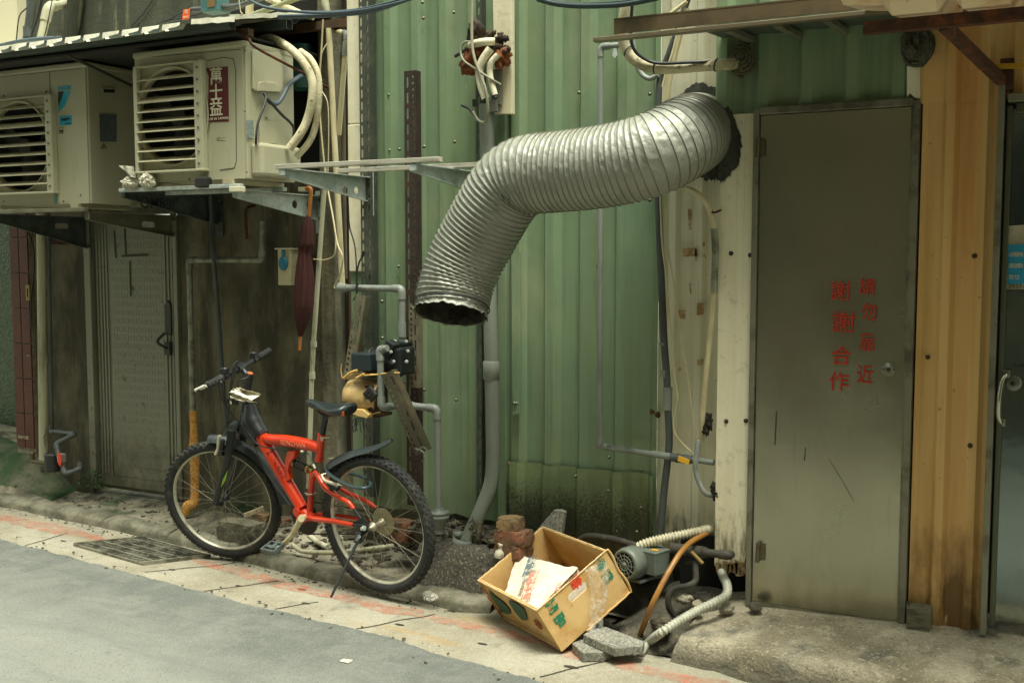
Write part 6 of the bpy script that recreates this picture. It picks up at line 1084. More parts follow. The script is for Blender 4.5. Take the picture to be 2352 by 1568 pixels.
b = B(); c = BK(530, 924, .113); b.add([c+fd*-.0]+[c+fd*(.0085*math.cos(t*.3927)*(1-.12*math.cos(t*.7854*1))) + ub*(.0095*math.sin(t*.3927)-(.002 if t == 4 else 0)) for t in range(16)], [(0, i+1, (i+1) % 16+1) for i in range(16)]); q = c+ub*.013; b.add([q, q+fd*-.004+ub*.005, q+fd*-.001+ub*.007, q+fd*.002+ub*.002], [(0, 1, 2, 3)]); b.obj('fruit_emblem', crT, ap)
# brakes
whA = mk('pale_brake_alloy', (196, 190, 166), .4, .4)
b = B(); b.tube([FK(u, v, .10) for u, v in ((507, 1000), (503, 1004), (501, 1020), (500, 1030), (495, 1043))], [.006, .008, .007, .006, .008], 8, 4); b.obj('brake_arm', whA, bk)
b = B(); b.box(FK(506, 1040, .06), (.05, .03, .02)); b.tube([FK(509, 1002, .09), FK(530, 985, .05)], .003, 5); b.tube([FK(508, 1030, .075), FK(512, 1010, .075)], .012, 8); b.obj('brake_pad', blkM, bk)
b = B(); tb(b, ((738, 1089, .075), (745, 1102, .08), (760, 1108, .085), (772, 1112, .085), (783, 1118, .085)), [.006, .007, .008, .008, .009], 8, 5); tb(b, ((738, 1090, .075), (752, 1086, .05)), .004, 6); b.obj('brake_arm', whA, bk)
b = B(); tb(b, ((758, 1114, .06), (775, 1123, .06)), .012, 8); tb(b, ((780, 1117, .07), (780, 1118, .095)), .009, 8); b.obj('brake_pad', blkM, bk)
# mudguards
mudM = plaM
mp = cr([BK(u, v, 0) for u, v in ((748, 1078), (760, 1060), (785, 1046), (818, 1034), (855, 1026), (880, 1018), (900, 1009))], 4); mw = [.026, .034, .034, .032, .030, .024, .010]
def mud(i, j):
    t = i/(len(mp)-1)*6; k = min(5, int(t)); hw = mw[k]+(mw[k+1]-mw[k])*(t-k); x = (j-4)/4; dr = (.030*(1-i/(len(mp)-1))+.008); tt = frames(mp)[i][0]; up = tt.cross(nb); up = up if up.z > 0 else -up
    return mp[i]+nb*hw*x-up*dr*x*x+up*.006*(1 if abs(x) < .3 else 0)
b = B(); b.grid(mud, len(mp), 9); b.obj('mudguard', mudM, bk); b = B(); tb(b, ((748, 1076, 0), (742, 1094, 0), (735, 1110, 0)), .006, 6); b.obj('mudguard_stay', blkM, bk)
rb_ = -ff
def fmud(i, j): th = R(-4+92*i/24); d = uf_*math.cos(th)+rb_*math.sin(th); x = (j-4)/4; return Cf+d*(RW+.028+.012*(i/24)-.030*x*x)+nf*(.036+.010*(i/24))*x
b = B(); b.grid(fmud, 25, 9); b.obj('mudguard', mudM, bk)
b = B(); tb(b, ((749, 1076, .03), (752, 1084, .05), (775, 1101, .10), (805, 1116, .14), (832, 1121, .15), (850, 1116, .10), (848, 1104, -.02), (830, 1094, -.08), (800, 1087, -.09), (770, 1088, -.06), (755, 1084, 0)), .0075, 10, 6); lkk = b.obj('cable_lock', mk('teal_black_cable', (44, 62, 66), .35), None, 'dark cable lock looped round the rear of the red bicycle', 'cable lock')
b = B(); tb(b, ((826, 1229, .075), (818, 1250, .11), (760, 1371, .27)), [.012, .007, .006], 8); p = BK(760, 1371, .27); b.tube([BK(826, 1222, .072), BK(820, 1246, .10)], .018, 8); b.obj('kickstand', blkM, bk)
b = B(); p0, p1 = BK(826, 1230, .095), BK(806, 1262, .12); t = (p1-p0).normalized(); a_ = t.orthogonal().normalized(); c_ = t.cross(a_); b.tube([p0+t*((p1-p0).length*i/90)+(a_*math.cos(i*.7)+c_*math.sin(i*.7))*.006 for i in range(91)], .0018, 4); b.obj('kickstand_spring', galv, bk)
text('RENZHAN', BK(673, 1019, .0295), -fd, ub, .034, mk('pale_frame_lettering', (226, 130, 96), .5), frm, sx=1.05)
td = (BK(672, 1130, 0)-BK(636, 1068, 0)).normalized(); blt = mk('black_frame_lettering', (54, 22, 18), .5)
text('’X’BIKE', BK(641, 1077, .034), td, nb.cross(td), .034, blt, frm); text('R', BK(597, 997, .034), td, nb.cross(td), .075, blt, frm, sx=.6); text('2', BK(620, 1037, .035), td, nb.cross(td), .08, blt, frm, sx=.6)
# cloth hanging from the handlebar bracket
b = B(); q0 = [BK(538, 893, .1), BK(552, 889, .1), BK(592, 905, .12)]; q1 = [BK(540, 905, .1), BK(550, 918, .1), BK(582, 928, .12)]
ra, rc = cr(q0, 8), cr(q1, 8)
b.grid(lambda i, j: ra[i].lerp(rc[i], j/10)+nb*(.022*math.sin(j*.7+i*.25)+.012*noise.noise((i*.5, j*.6, 3))), len(ra), 11)
b.grid(lambda i, j: ra[min(i+4, 16)].lerp(rc[min(i+4, 16)], .2+.5*j/8)+nb*(.03+.016*math.sin(j*.9)+.01*noise.noise((i*.6, j*.6, 9))), 11, 9)
crumple(b, BK(547, 899, .11), (.022, .022, .02), 3, 12); b.obj('cloth', mk('white_cloth', (214, 208, 186), .9, L=[((176, 168, 140), 18, .5, .64, .6)], bp=[(40, .003)]), None, 'crumpled white cloth tied to the bicycle handlebar bracket', 'cloth')
# ---------------------------------------------------------------- cardboard box
cbM = mk('cardboard', (202, 170, 114), .8, L=[((176, 130, 64), 7, .45, .64, .6), ((150, 106, 54), 22, .64, .72, .5), ((206, 166, 98), (4, 60, 60), .5, .7, .3)], bp=[(9, .003), (120, .0006)]); cbE = mk('cardboard_edge', (214, 186, 134), .9, L=[((150, 112, 64), 200, .5, .56, .7)])
k = (.012-1.6)/(ray(1290.8, 1495.7).z*1.015)
bD, bA, bC, bH = EYE+ray(1232.4, 1401.7)*k, EYE+ray(1098, 1332.5)*k*1.105, EYE+ray(1391.7, 1264)*k*1.035, EYE+ray(1290.8, 1495.7)*k*1.015
e1, e2, e3 = bC-bD, bA-bD, bH-bD; bx = thing('cardboard_box', 'open cardboard fruit box tipped on its edge with green and red brush characters', 'cardboard box', bH)
TH = .006
def panel(name, o, ex, ey, hole=(), inw=None):
    X_, Y_ = ex.length, ey.length; nx, ny = ex.normalized(), ey.normalized(); w_ = (ny-nx*ny.dot(nx)); sk_ = ny.dot(nx); b = B()
    out = []
    for s0, s1 in (((0, 0), (1, 0)), ((1, 0), (1, 1)), ((1, 1), (0, 1)), ((0, 1), (0, 0))):
        for t in range(8): a, c = s0[0]+(s1[0]-s0[0])*t/8, s0[1]+(s1[1]-s0[1])*t/8; out.append((a*X_+c*Y_*sk_, c*Y_*w_.length + (.0025*noise.noise((t*2.3, X_*9, s0[0])) if s0[1] == 0 and s1[1] == 0 else 0)))
    b.plate(out, hole, TH, o+inw.normalized()*TH/2, nx, w_.normalized()); return b.obj(name, cbM, bx)
def onp(u, v, o, n): return PL(u, v, o, n.normalized())
nF = e1.cross(e3); nF = nF if nF.dot(-e2) > 0 else -nF; nL = e2.cross(e3); nL = nL if nL.dot(-e1) > 0 else -nL
def loc(p, o, ex, ey): nx = ex.normalized(); w_ = (ey-nx*ey.dot(nx)).normalized(); return ((p-o).dot(nx), (p-o).dot(w_))
h0, h1 = loc(onp(1309, 1373, bD, nF), bD, e1, e3), loc(onp(1346, 1344, bD, nF), bD, e1, e3)
hc = ((h0[0]+h1[0])/2, (h0[1]+h1[1])/2)
pF = panel('side_panel', bD, e1, e3, [slot(hc[0], hc[1], .052, .019)], -nF); pL = panel('side_panel', bD+e1.normalized()*TH, e2, e3, (), -nL)
pB = panel('side_panel', bA, e1, e3, (), nF); pR = panel('side_panel', bC, e2, e3, (), nL); pZ = panel('bottom_panel', bH, e1, e2, (), -e3)
b = B(); rim = [bD, bC, bC+e2, bA, bD]
for a, c in zip(rim, rim[1:]):
    b.tube([a.lerp(c, t/24)+e3.normalized()*(-.001+.002*noise.noise((t*.9, a.x*20, 0))) for t in range(25)], .0036, 6)
b.obj('torn_rim', cbE, bx)
b = B(); f0 = bC+e3.normalized()*.0; b.tube([bC.lerp(bC+e3, t/10)+e1.normalized()*(.008+.004*math.sin(t)) for t in range(11)], .006, 6); b.tube([(bH+e1*.35).lerp(bH+e1*1.02, t/14)+e3.normalized()*(.006+.004*noise.noise((t*.8, 3, 0))) for t in range(15)], .005, 6); b.obj('folded_flap', cbM, bx)
grB = mk('green_brush_ink', (28, 116, 84), .8, L=[((60, 130, 90), 30, .6, .7, .5)]); rdB = mk('red_brush_ink', (204, 64, 34), .8); drB = mk('dark_red_ink', (134, 44, 30), .8); pkB = mk('orange_ink', (196, 96, 56), .8)
eyF = e3.normalized(); exF = eyF.cross(nF.normalized())
for ch, u, v, sz, m_ in (('品', 1286, 1421, .054, grB), ('質', 1267, 1390, .052, grB), ('級', 1377, 1292, .052, grB), ('超', 1394, 1321, .050, grB), ('佳', 1322, 1334, .056, rdB)): text(ch, onp(u, v, bD, nF), exF, eyF, sz, m_, pF, bold=.002)
def decal(par, nm, o, n, uvs, m_): b = B(); q = [onp(u, v, o, n)+n.normalized()*.0012 for u, v in uvs]; b.add(q, [tuple(range(len(q)))]); return b.obj(nm, m_, par)
lfG = mk('printed_leaf_green', (52, 84, 60), .8, L=[((120, 124, 84), (60, 8, 60), .6, .7, .7), ((36, 64, 48), 30, .5, .62, .6)])
decal(pL, 'leaf_print', bD, nL, ((1120, 1352), (1134, 1366), (1158, 1384), (1170, 1398), (1173, 1408), (1166, 1410), (1152, 1402), (1138, 1384), (1126, 1366)), lfG)
decal(pL, 'leaf_print', bD, nL, ((1168, 1376), (1186, 1384), (1204, 1398), (1209, 1412), (1211, 1424), (1199, 1422), (1184, 1406), (1172, 1388)), lfG)
decal(pL, 'hand_hole', bD, nL, ((1147, 1396), (1150, 1395), (1155, 1401), (1155, 1406), (1150, 1403)), darkM)
eyL = -e3.normalized(); exL = eyL.cross(nL.normalized())
text('季', onp(1234, 1430, bD, nL), -exL, -eyL, .055, drB, pL, bold=.001); text('9', onp(1228, 1436, bD, nL), -exL, -eyL, .028, crT, pL)
for ch, u, v in (('S', 1112, 1356), ('R', 1122, 1372), ('C', 1141, 1400)): text(ch, onp(u, v, bD, nL), -exL, -eyL, .045, pkB, pL)
# newspaper in the box
npM = mk('newspaper', (214, 208, 190), .9, L=[((186, 176, 156), (160, 160, 160), .5, .56, .45, 2), ((196, 184, 158), 12, .5, .66, .6), ((150, 146, 136), (240, 240, 240), .6, .64, .5, 2)], bp=[(26, .004)])
no_ = e3.normalized()
def npq(u, v, d): return PL(u, v, bD+no_*d, no_)
c00, c10, c01, c11 = npq(1158, 1364, .055), npq(1236, 1396, .012), npq(1189, 1271, .035), npq(1328, 1303, .045)
def nf_(i, j): s_, t = i/26, j/26; return (c00.lerp(c10, s_)).lerp(c01.lerp(c11, s_), t)+no_*(.010*noise.noise((s_*3, t*3, 4))+.006*noise.noise((s_*9, t*8, 2))+.030*s_*t*(1-s_)*4*.3) - (c01-c00).normalized()*(.012*noise.noise((s_*6, 7, 0)) if j == 26 else 0)
b = B(); b.grid(nf_, 27, 27); b.grid(lambda i, j: c10.lerp(c11, i/16)+e2.normalized()*.012+no_*(.01+.15*j/6)+e1.normalized()*.0, 17, 7); npo = b.obj('newspaper', npM, None, 'crumpled newspaper lining the open cardboard box', 'newspaper')
tx = (c01-c00).normalized(); tnx = -no_
def ntext(s_, u, v, sz, m_, d, bold=.0015): p = npq(u, v, d); ex = (npq(u+10, v-28, d)-p).normalized(); ey = tnx.cross(ex); text(s_, p, ex, ey, sz, m_, npo, bold=bold)
ntext('巨大質變', 1219, 1343, .048, mk('pink_headline', (220, 120, 96), .9), .012); ntext('不再寶', 1218, 1299, .046, mk('slate_headline', (92, 108, 112), .9), .014); ntext('舒大選風範', 1199, 1352, .019, mk('brown_headline', (140, 124, 98), .9), .022, .0003); ntext('選民', 1284, 1346, .03, mk('faint_headline', (206, 160, 140), .9), .018, .0006)
# clear plastic
clM = mk('clear_plastic', (226, 224, 210), .12, alpha=(30, .35, .75, .55), bp=[(30, .012)]); b = B()
def film(i, j): s_, t = i/20, j/16; u = 1338+48*s_+18*t*(1-s_)+8*math.sin(t*5); v = 1306+148*t-22*s_*(1-t); p = onp(u, v, bD, nF); return p+nF.normalized()*(.012+.020*abs(noise.noise((s_*4, t*6, 2)))+.05*max(0, t-.72)) - V((0, 0, .01))*t
b.grid(film, 21, 17); b.obj('plastic_film', clM, None, 'torn clear plastic film clinging to the right side of the cardboard box', 'plastic film')
b = B(); crumple(b, G(988, 1373, .05)+V((0, 0, .01)), (.04, .03, .025), 4, 12); b.obj('plastic_scrap', clM, None, 'tiny scrap of clear plastic on the kerb right of the rear wheel', 'plastic scrap')
# ---------------------------------------------------------------- stones, bricks, slabs
grn = mk('granite', (128, 128, 116), .8, L=[((72, 72, 68), 90, .52, .58, .8, 2), ((176, 174, 160), 120, .58, .64, .8, 2), ((100, 98, 84), 5, .5, .66, .5)], bp=[(110, .003)])
b = B(); b.prism([G(u, v, .075) for u, v in ((1340, 1456), (1352, 1447), (1392, 1438), (1481, 1472), (1476, 1482), (1412, 1488), (1384, 1476))][::-1], (0, 0, -.034)); b.obj('granite_slab', grn, None, 'rough granite slab lying on the smaller one right of the cardboard box', 'stone slab', 'broken granite slabs', bev=.003)
b = B(); b.prism([G(u, v, .040) for u, v in ((1314, 1476), (1340, 1462), (1420, 1480), (1392, 1496), (1338, 1498))][::-1], (0, 0, -.038)); b.obj('granite_slab', grn, None, 'smaller granite slab on the pavement under the cardboard box corner', 'stone slab', 'broken granite slabs', bev=.003)
b = B(); q = [P(u, v, 4.38) for u, v in ((1221, 1246), (1224, 1226), (1266, 1174), (1280, 1173), (1292, 1178), (1289, 1224), (1268, 1262), (1225, 1262))]; b.prism([p+V((0, (p.z-.3)*.15, 0)) for p in q], (0, .03, 0)); b.obj('granite_slab', grn, None, 'upright granite offcut leaning behind the open box against the mouldy sheet', 'stone slab', 'broken granite slabs', bev=.003)
brM_ = mk('old_brick', (128, 84, 60), .95, L=[((92, 72, 52), 9, .42, .58, .9), ((58, 52, 42), 16, .52, .64, .8), ((170, 150, 120), 20, .66, .72, .6)], bp=[(50, .006)])
brD = mk('mortared_brick', (128, 104, 70), .95, L=[((86, 70, 48), 12, .45, .6, .8), ((58, 50, 40), 26, .55, .66, .8)], bp=[(40, .008)])
def brick(u, v, Y, size, rz, label, mt=None, tilt=0, group='loose bricks in the debris'):
    c = P(u, v, Y); c.z += size[2]/2; m = Matrix.Rotation(R(rz), 3, 'Z') @ Matrix.Rotation(R(tilt), 3, 'Y'); b = B(); sx, sy, sz = size
    n_ = 6
    for ax in range(3):
        for sg in (-1, 1):
            def fc_(i, j, ax=ax, sg=sg):
                p = [0, 0, 0]; p[ax] = sg*.5; p[(ax+1) % 3] = i/n_-.5; p[(ax+2) % 3] = j/n_-.5; q = V((p[0]*sx, p[1]*sy, p[2]*sz)); q *= 1-.07*((abs(p[0])+abs(p[1])+abs(p[2])) > 1.2); return c+m @ (q*(1+.035*noise.noise(q*24+V((u, v, 0)))))
            b.grid(fc_, n_+1, n_+1, sm=False)
    return b.obj('brick', mt or brM_, None, label, 'brick', group)
YS = G(1180, 1279, .262).y+.05
brick(1180, 1279, YS, (.15, .10, .066), -14, 'lowest brick in the stack of three left of the open box')
brick(1181, 1249, YS, (.155, .10, .066), -6, 'middle brick in the stack of three left of the open box', tilt=-3)
brick(1173, 1218, YS, (.105, .09, .062), 8, 'topmost mortar crusted brick of the stack left of the open box', brD, -2)
brick(921, 1240, 4.40, (.13, .09, .10), 4, 'orange brick behind the spokes of the rear wheel')
brick(596, 1210, 4.72, (.11, .09, .085), 20, 'dark broken brick leaning behind the front wheel', brD, 10); brick(652, 1206, 4.70, (.07, .06, .04), -10, 'small red brick scrap between the two bicycle wheels')
cbk = mk('concrete_lump', (96, 92, 74), .95, L=[((60, 60, 48), 8, .44, .6, .8), ((128, 122, 102), 30, .6, .7, .5)], bp=[(30, .012)])
o = brick(556, 1250, 4.44, (.26, .12, .13), -4, 'square grey concrete block seen through the front wheel', cbk); o.name = 'concrete_block'; o['category'] = 'concrete block'; del o['group']
b = B(); b.bar(P(560, 1192, 4.52)+V((0, 0, .02)), P(606, 1178, 4.60)+V((0, 0, .03)), .02, .02); b.obj('timber_offcut', mk('pale_stick', (150, 138, 110), .9, L=[((110, 96, 72), (30, 30, 30), .5, .62, .7)]), None, 'pale timber offcut on the debris behind the front wheel', 'timber')
b = B(); c = P(1148, 1279, YS-.04); b.lathe([(.024, 0), (.026, .01), (.022, .028), (.011, .036), (.010, .05), (.014, .052), (.014, .064), (0, .064)], c, (0.1, 0, 1), 16); b.obj('bottle', mk('white_bottle', (186, 180, 158), .5, L=[((130, 122, 98), 20, .5, .62, .7)]), None, 'small dirty white bottle beside the lowest stacked brick', 'bottle')
pipe('pipe', 'pale bent hose lying in the debris between the bicycle wheels', [(672, 1250, 4.36), (684, 1260, 4.33), (700, 1266, 4.32), (760, 1268, 4.32), (830, 1262, 4.34), (905, 1252, 4.36)], .0115, pvcP, 5)
pipe('pipe', 'short pale pipe stub poking from the debris below the cranks', [(710, 1229, 4.50), (728, 1243, 4.46), (752, 1256, 4.42)], .014, pvcP)
stM = mk('debris_stone', (82, 77, 62), .95, L=[((66, 62, 50), 12, .45, .6, .8), ((140, 132, 110), 20, .6, .7, .6)], bp=[(40, .005)])
b = B()
for k_ in range(420):
    x = rs.uniform(-4.3, -2.55); y = rs.uniform(kerbY(x)+.14, 4.72); z = gz(x, y)
    if x > -3.03 and y < 4.5: continue
    s_ = rs.choice((.005, .006, .008, .010, .013, .02)); b.blob((x, y, z+s_*.3), (s_*1.3, s_, s_*.7), k_, .5, 2.2, 4)
for k_ in range(150):
    x = rs.uniform(-6.6, -4.2); y = rs.uniform(4.66, 4.83) if rs.random() < .6 else rs.uniform(kerbY(x)+.12, 4.8); s_ = rs.choice((.004, .006, .009)); b.blob((x, y, gz(x, y)+s_*.3), (s_*1.3, s_, s_*.7), k_, .5, 2.2, 4)
for k_ in range(160):
    x = rs.uniform(-2.95, -2.32); y = rs.uniform(4.32, 4.6); s_ = rs.choice((.005, .008, .012, .02)); b.blob((x, y, .265+s_*.3), (s_*1.3, s_, s_*.7), k_, .5, 2.2, 4)
for k_ in range(260):
    p = ed[rs.randrange(len(ed))]; s_ = rs.choice((.003, .004, .005, .007)); b.blob((p.x+rs.uniform(-.02, .02), p.y+rs.gauss(.01, .05), .008+s_*.3), (s_*1.3, s_, s_*.7), k_, .4, 2.2, 4)
for k_ in range(160):
    x = rs.uniform(-6.5, -2.4); s_ = rs.choice((.003, .004, .006)); b.blob((x, kerbY(x)-abs(rs.gauss(0, .05))-.005, s_*.4), (s_*1.3, s_, s_*.7), k_, .4, 2.2, 4)
b.obj('gravel', stM, None, None, None, kind='stuff')
b = B(); p = G(795, 1516, .012); b.grid(lambda i, j: p+V(((i-3)*.007+.003*noise.noise((i, j, 0)), (j-2)*.008, .003*noise.noise((i*.8, j*.9, 3)))), 7, 5); b.obj('paper_scrap', crT, None, 'tiny pale paper scrap on the asphalt at the bottom', 'paper')
def weed(label, u, v, Y, n, rad, h):
    c = P(u, v, Y); b = B()
    for k_ in range(n):
        a = rs.uniform(0, 6.28); rr = rs.uniform(0, rad); p = c+V((math.cos(a)*rr, math.sin(a)*rr*.6, rs.uniform(0, h)*(1-rr/rad*.6))); d = V((math.cos(a)*rs.uniform(.3, 1), math.sin(a)*rs.uniform(.3, 1), rs.uniform(-.3, .9))).normalized(); s_ = rs.uniform(.008, .018); t = d.cross(V((rs.uniform(-1, 1), rs.uniform(-1, 1), .3))).normalized(); b.add([p, p+d*s_*.5+t*s_*.35, p+d*s_, p+d*s_*.5-t*s_*.35], [(0, 1, 2, 3)])
    for k_ in range(n//14): a = rs.uniform(0, 6.28); b.tube([c, c+V((math.cos(a)*rad*.6, math.sin(a)*rad*.3, h*rs.uniform(.5, 1)))], .0012, 3)
    return b.obj('weed', mk('weed_leaf', (48, 86, 42), .7, L=[((70, 104, 52), 30, .5, .62, .7), ((36, 62, 32), 12, .5, .6, .7)]) if 'weed_leaf' not in M_ else M_['weed_leaf'], None, label, 'weed', 'weeds along the wall foot')
weed('leafy green weed beside the left door foot', 212, 1120, 4.76, 220, .10, .16); weed('small green weed seen through the front wheel spokes', 572, 1182, 4.76, 170, .09, .10)
# ---------------------------------------------------------------- grey motor pump, plinth, hoses
b = B(); YP = 4.30; ztp = P(1437, 1338, YP).z; xa, xb = P(1388, 1400, YP).x, P(1492, 1400, YP).x
b.grid(lambda i, j: (lambda q: q+V((.012*noise.noise(q*9), .012*noise.noise(q*8+V((4, 0, 0))), .008*noise.noise(q*10))))(V((xa+(xb-xa)*i/10, YP if j < 8 else YP+.3*(j-8)/6, .0+ztp*min(1, j/8)))), 11, 15); b.grid(lambda i, j: V((xb, YP+.3*i/6, ztp*j/8))+V((.012*noise.noise((0, i*.8, j*.7)), 0, 0)), 7, 9)
b.obj('plinth', mk('dark_wet_concrete', (54, 52, 42), .85, L=[((84, 78, 60), 9, .55, .68, .7), ((34, 34, 28), 6, .45, .6, .8), ((140, 130, 100), 24, .74, .78, .7)], bp=[(20, .012)]), None, 'dark damp concrete plinth under the grey motor behind the cardboard box', 'plinth')
mo = thing('motor_pump', 'grey electric motor pump with round fan grille right of the cardboard box', 'pump', P(1450, 1335, 4.2)); moM = mk('grey_motor_paint', (104, 112, 102), .5, .1, L=[((80, 84, 74), 9, .48, .64, .7), ((122, 100, 66), 20, .7, .75, .7)], bp=[(40, .001)]); moD = mk('motor_inner', (26, 28, 26), .8)
fc = P(1433, 1297, 4.20); ad = V((.30, .954, 0)).normalized(); rM = .068
b = B(); b.lathe([(rM*.80, .004), (rM*.86, 0), (rM*.97, .008), (rM*1.04, .026), (rM*1.05, .07), (rM*.98, .075), (rM*.98, .21), (rM*.8, .225), (0, .225)], fc, ad, 36, cap=False); b.obj('housing', moM, mo)
b = B(); b.lathe([(rM*.82, .012), (0, .014)], fc, ad, 28, cap=False); b.obj('fan_void', moD, mo)
b = B(); sx_ = ad.cross(Z).normalized()
for r_ in (.16, .36, .57, .80): b.ring(fc+ad*.003, ad, rM*r_, .0022, 32, 5)
for k_ in range(12): a = k_*.5236; d = sx_*math.cos(a)+Z*math.sin(a); b.tube([fc+ad*.003+d*rM*.14, fc+ad*.003+d*rM*.84], .002, 4)
b.lathe([(0, -.001), (rM*.15, .001), (rM*.15, .006)], fc, ad, 12); b.obj('grille', moM, mo)
m_ = Matrix((ad, -sx_ if sx_.x < 0 else sx_, Z)).transposed(); c = P(1503, 1288, 4.30); b = B(); b.box(c, (.10, .088, .098), m_); b.box(c+ad*-.0+Z*.048, (.104, .092, .010), m_); b.obj('terminal_box', moM, mo, bev=.008)
b = B(); b.box(c+V((.01, -.02, .055)), (.03, .02, .002)); b.obj('sticker', mk('yellow_sticker', (206, 156, 40), .6), mo)
b = B(); b.box(fc+ad*.12-Z*rM*1.05, (.16, .11, .012), m_); b.obj('foot', moM, mo)
ribM = mk('ribbed_cream_hose', (190, 184, 156), .55, L=[((150, 140, 108), 10, .48, .64, .7), ((104, 96, 70), 24, .64, .72, .6)]); ribG = mk('ribbed_grey_hose', (172, 172, 156), .5, L=[((130, 128, 110), 10, .48, .66, .7), ((90, 86, 70), 20, .64, .74, .6)])
def ribbed(label, pts, r, pitch, amp, mt, name='hose'):
    p = cr(pts, 30); L_ = sum((c-a).length for a, c in zip(p, p[1:])); n_ = int(L_/pitch)*6; q = []; i = 0; d = 0; cu = [0]
    for a, c in zip(p, p[1:]): cu.append(cu[-1]+(c-a).length)
    for k_ in range(n_+1):
        d = L_*k_/n_
        while i < len(cu)-2 and cu[i+1] < d: i += 1
        q.append(p[i].lerp(p[i+1], min(1, (d-cu[i])/max(1e-9, cu[i+1]-cu[i]))))
    b = B(); b.tube(q, [r+amp*(1 if k_ % 6 in (1, 2, 3) else -.8) for k_ in range(n_+1)], 16); return b.obj(name, mt, None, label, 'hose')
ribbed('cream ribbed hose from behind the grey motor to a hole in the cream panel', [P(u, v, y) for u, v, y in ((1452, 1268, 4.32), (1462, 1258, 4.30), (1487, 1246, 4.31), (1531, 1235, 4.34), (1586, 1224, 4.38), (1622, 1216, 4.42), (1636, 1214, 4.50))], .0185, .0135, .0026, ribM)
gb_ = G(1466, 1466, .02)
b = B(); b.tube([P(1634, 1221, 4.46), P(1615, 1229, 4.38), P(1586, 1245, 4.26), P(1560, 1273, 4.16), P(1529, 1325, 4.07), P(1498, 1387, 4.02), gb_.lerp(P(1498, 1387, 4.02), .35), gb_], .0115, 12, 6); b.obj('hose', mk('amber_hose', (150, 106, 48), .4, L=[((104, 70, 36), 9, .48, .64, .8), ((74, 56, 36), 24, .62, .72, .6)]), None, 'amber brown rubber hose sloping from the cream panel to the pavement', 'hose')
ribbed('grey ribbed drain hose snaking from a dark hole to the granite slab', [P(1655, 1305, 4.42), P(1661, 1323, 4.36), P(1670, 1343, 4.30), P(1668, 1366, 4.24), P(1640, 1383, 4.19), P(1604, 1400, 4.14), P(1562, 1424, 4.06), P(1520, 1451, 4.0), G(1490, 1474, .03), G(1470, 1497, .02)], .0165, .0150, .0022, ribG)
dkp = mk('grimy_iron_pipe', (66, 64, 54), .7, .2, L=[((100, 96, 80), 14, .55, .68, .7), ((40, 38, 32), 8, .5, .64, .7)], bp=[(50, .002)])
epipe('pipe', 'grimy iron pipe with union crossing into the foot of the ivory post', [(1545, 1258, 4.34), (1600, 1266, 4.31), (1672, 1274, 4.29), (1680, 1272, 4.36)], .0165, dkp, .03)
b = B(); t = (P(1640, 1270, 4.30)-P(1590, 1264, 4.32)).normalized()
for u, v, r_, h in ((1606, 1267, .026, .02), (1618, 1268, .022, .014), (1560, 1260, .023, .03)): b.lathe([(r_, -h), (r_, h)], P(u, v, 4.31), t, 10)
b.obj('pipe_fitting', dkp, None, 'grimy union nuts on the iron pipe below the cream ribbed hose', 'pipe fitting')
b = B(); b.bar(P(1588, 1266, 4.26), P(1614, 1293, 4.22), .012, .008); b.obj('lever', mk('brass_lever', (146, 124, 76), .5, .4), None, 'flat valve lever hanging from the grimy iron pipe', 'lever')
pipe('pipe', 'dark bent iron pipe dropping to the rubble behind the amber hose', [(1560, 1296, 4.36), (1594, 1290, 4.32), (1598, 1310, 4.30), (1597, 1334, 4.28), (1578, 1345, 4.24), (1549, 1350, 4.2), (1536, 1368, 4.18), (1536, 1392, 4.18), (1547, 1412, 4.2)], .0135, dkp, 6)
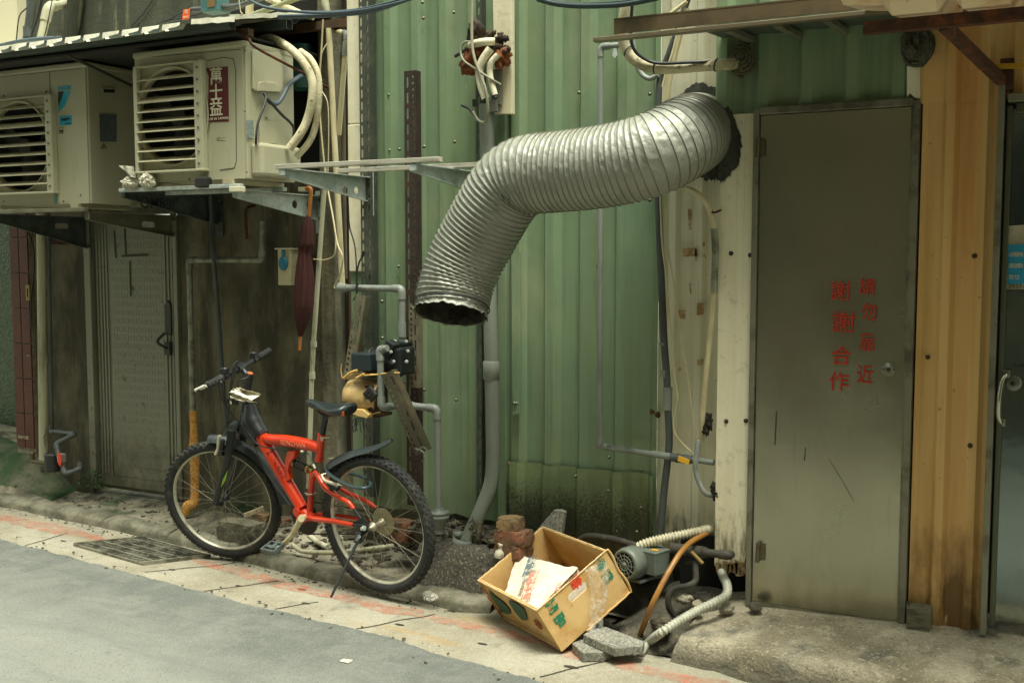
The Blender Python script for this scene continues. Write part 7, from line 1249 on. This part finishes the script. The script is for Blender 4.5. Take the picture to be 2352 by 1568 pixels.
pipe('hose', 'black rubber hose curving from under the mouldy sheet to the grey motor', [(1322, 1252, 4.42), (1334, 1238, 4.38), (1356, 1231, 4.36), (1400, 1236, 4.34), (1450, 1249, 4.30), (1472, 1258, 4.3)], .0155, mk('black_hose', (48, 46, 38), .7, L=[((80, 76, 60), 20, .55, .66, .7)]), 6, cat='hose')
b = B(); b.grid(lambda i, j: (lambda x, y: V((x, y, .0+.13*max(0, min(1, (y-4.02)/.3))*max(0, min(1, (x+1.78)/.2))-.03*(x < -1.8)+.02*noise.noise((x*6, y*6, 2))+.012*noise.noise((x*18, y*18, 5)))))(-2.05+.03*i, 4.02+.03*j), 28, 20); b.obj('soil', mk('dark_rubble_soil', (82, 78, 64), .95, L=[((52, 50, 42), 8, .44, .6, .8), ((124, 116, 94), 26, .58, .68, .7)], bp=[(34, .012), (90, .006)]), kind='structure')
for i_, (u, v, Y, s_, lb_, m_) in enumerate(((1520, 1428, 4.10, .052, 'tan pitted rock between the amber hose and the grey ribbed hose', stM), (1571, 1374, 4.24, .030, 'pale stone chip above the middle of the grey ribbed hose', paveM), (1603, 1388, 4.22, .026, 'second pale stone chip just behind the grey ribbed hose', paveM), (1668, 1397, 4.26, .030, 'pale stone chip right of the grey ribbed hose near the doorstep', paveM), (1735, 1393, 4.3, .028, 'flat stone chip under the steel door corner', stM))):
    b = B(); b.blob(P(u, v, Y), (s_*1.2, s_*.9, s_*.7), i_+3, .16, 1.7, 12); b.obj('stone', m_, None, lb_, 'stone', 'loose stones by the doorstep')
b = B(); b.box(P(1690, 1345, 4.56), (.5, .02, .42)); b.obj('hollow_shade_board', darkM, None, 'black panel standing in for shade behind the ragged foot of the ivory post', 'board')  # shade of the hollow under the post, painted as a black panel
b = B(); 
for k_ in range(9): u = 1642+k_*9; b.prism([P(u, 1286+rs.uniform(-10, 10), YB-.004), P(u+rs.uniform(12, 24), 1291, YB-.004), P(u+rs.uniform(9, 16), 1308+rs.uniform(0, 18), YB-.004), P(u+rs.uniform(0, 4), 1312+rs.uniform(0, 14), YB-.004)], (0, .003, 0))
b.obj('rust_flake', mk('flaking_rust', (120, 104, 72), .9, L=[((96, 62, 34), 12, .48, .62, .8), ((170, 160, 126), 20, .58, .68, .8)]), None, 'flaking rusty scraps at the rotten foot of the ivory post', 'rust')
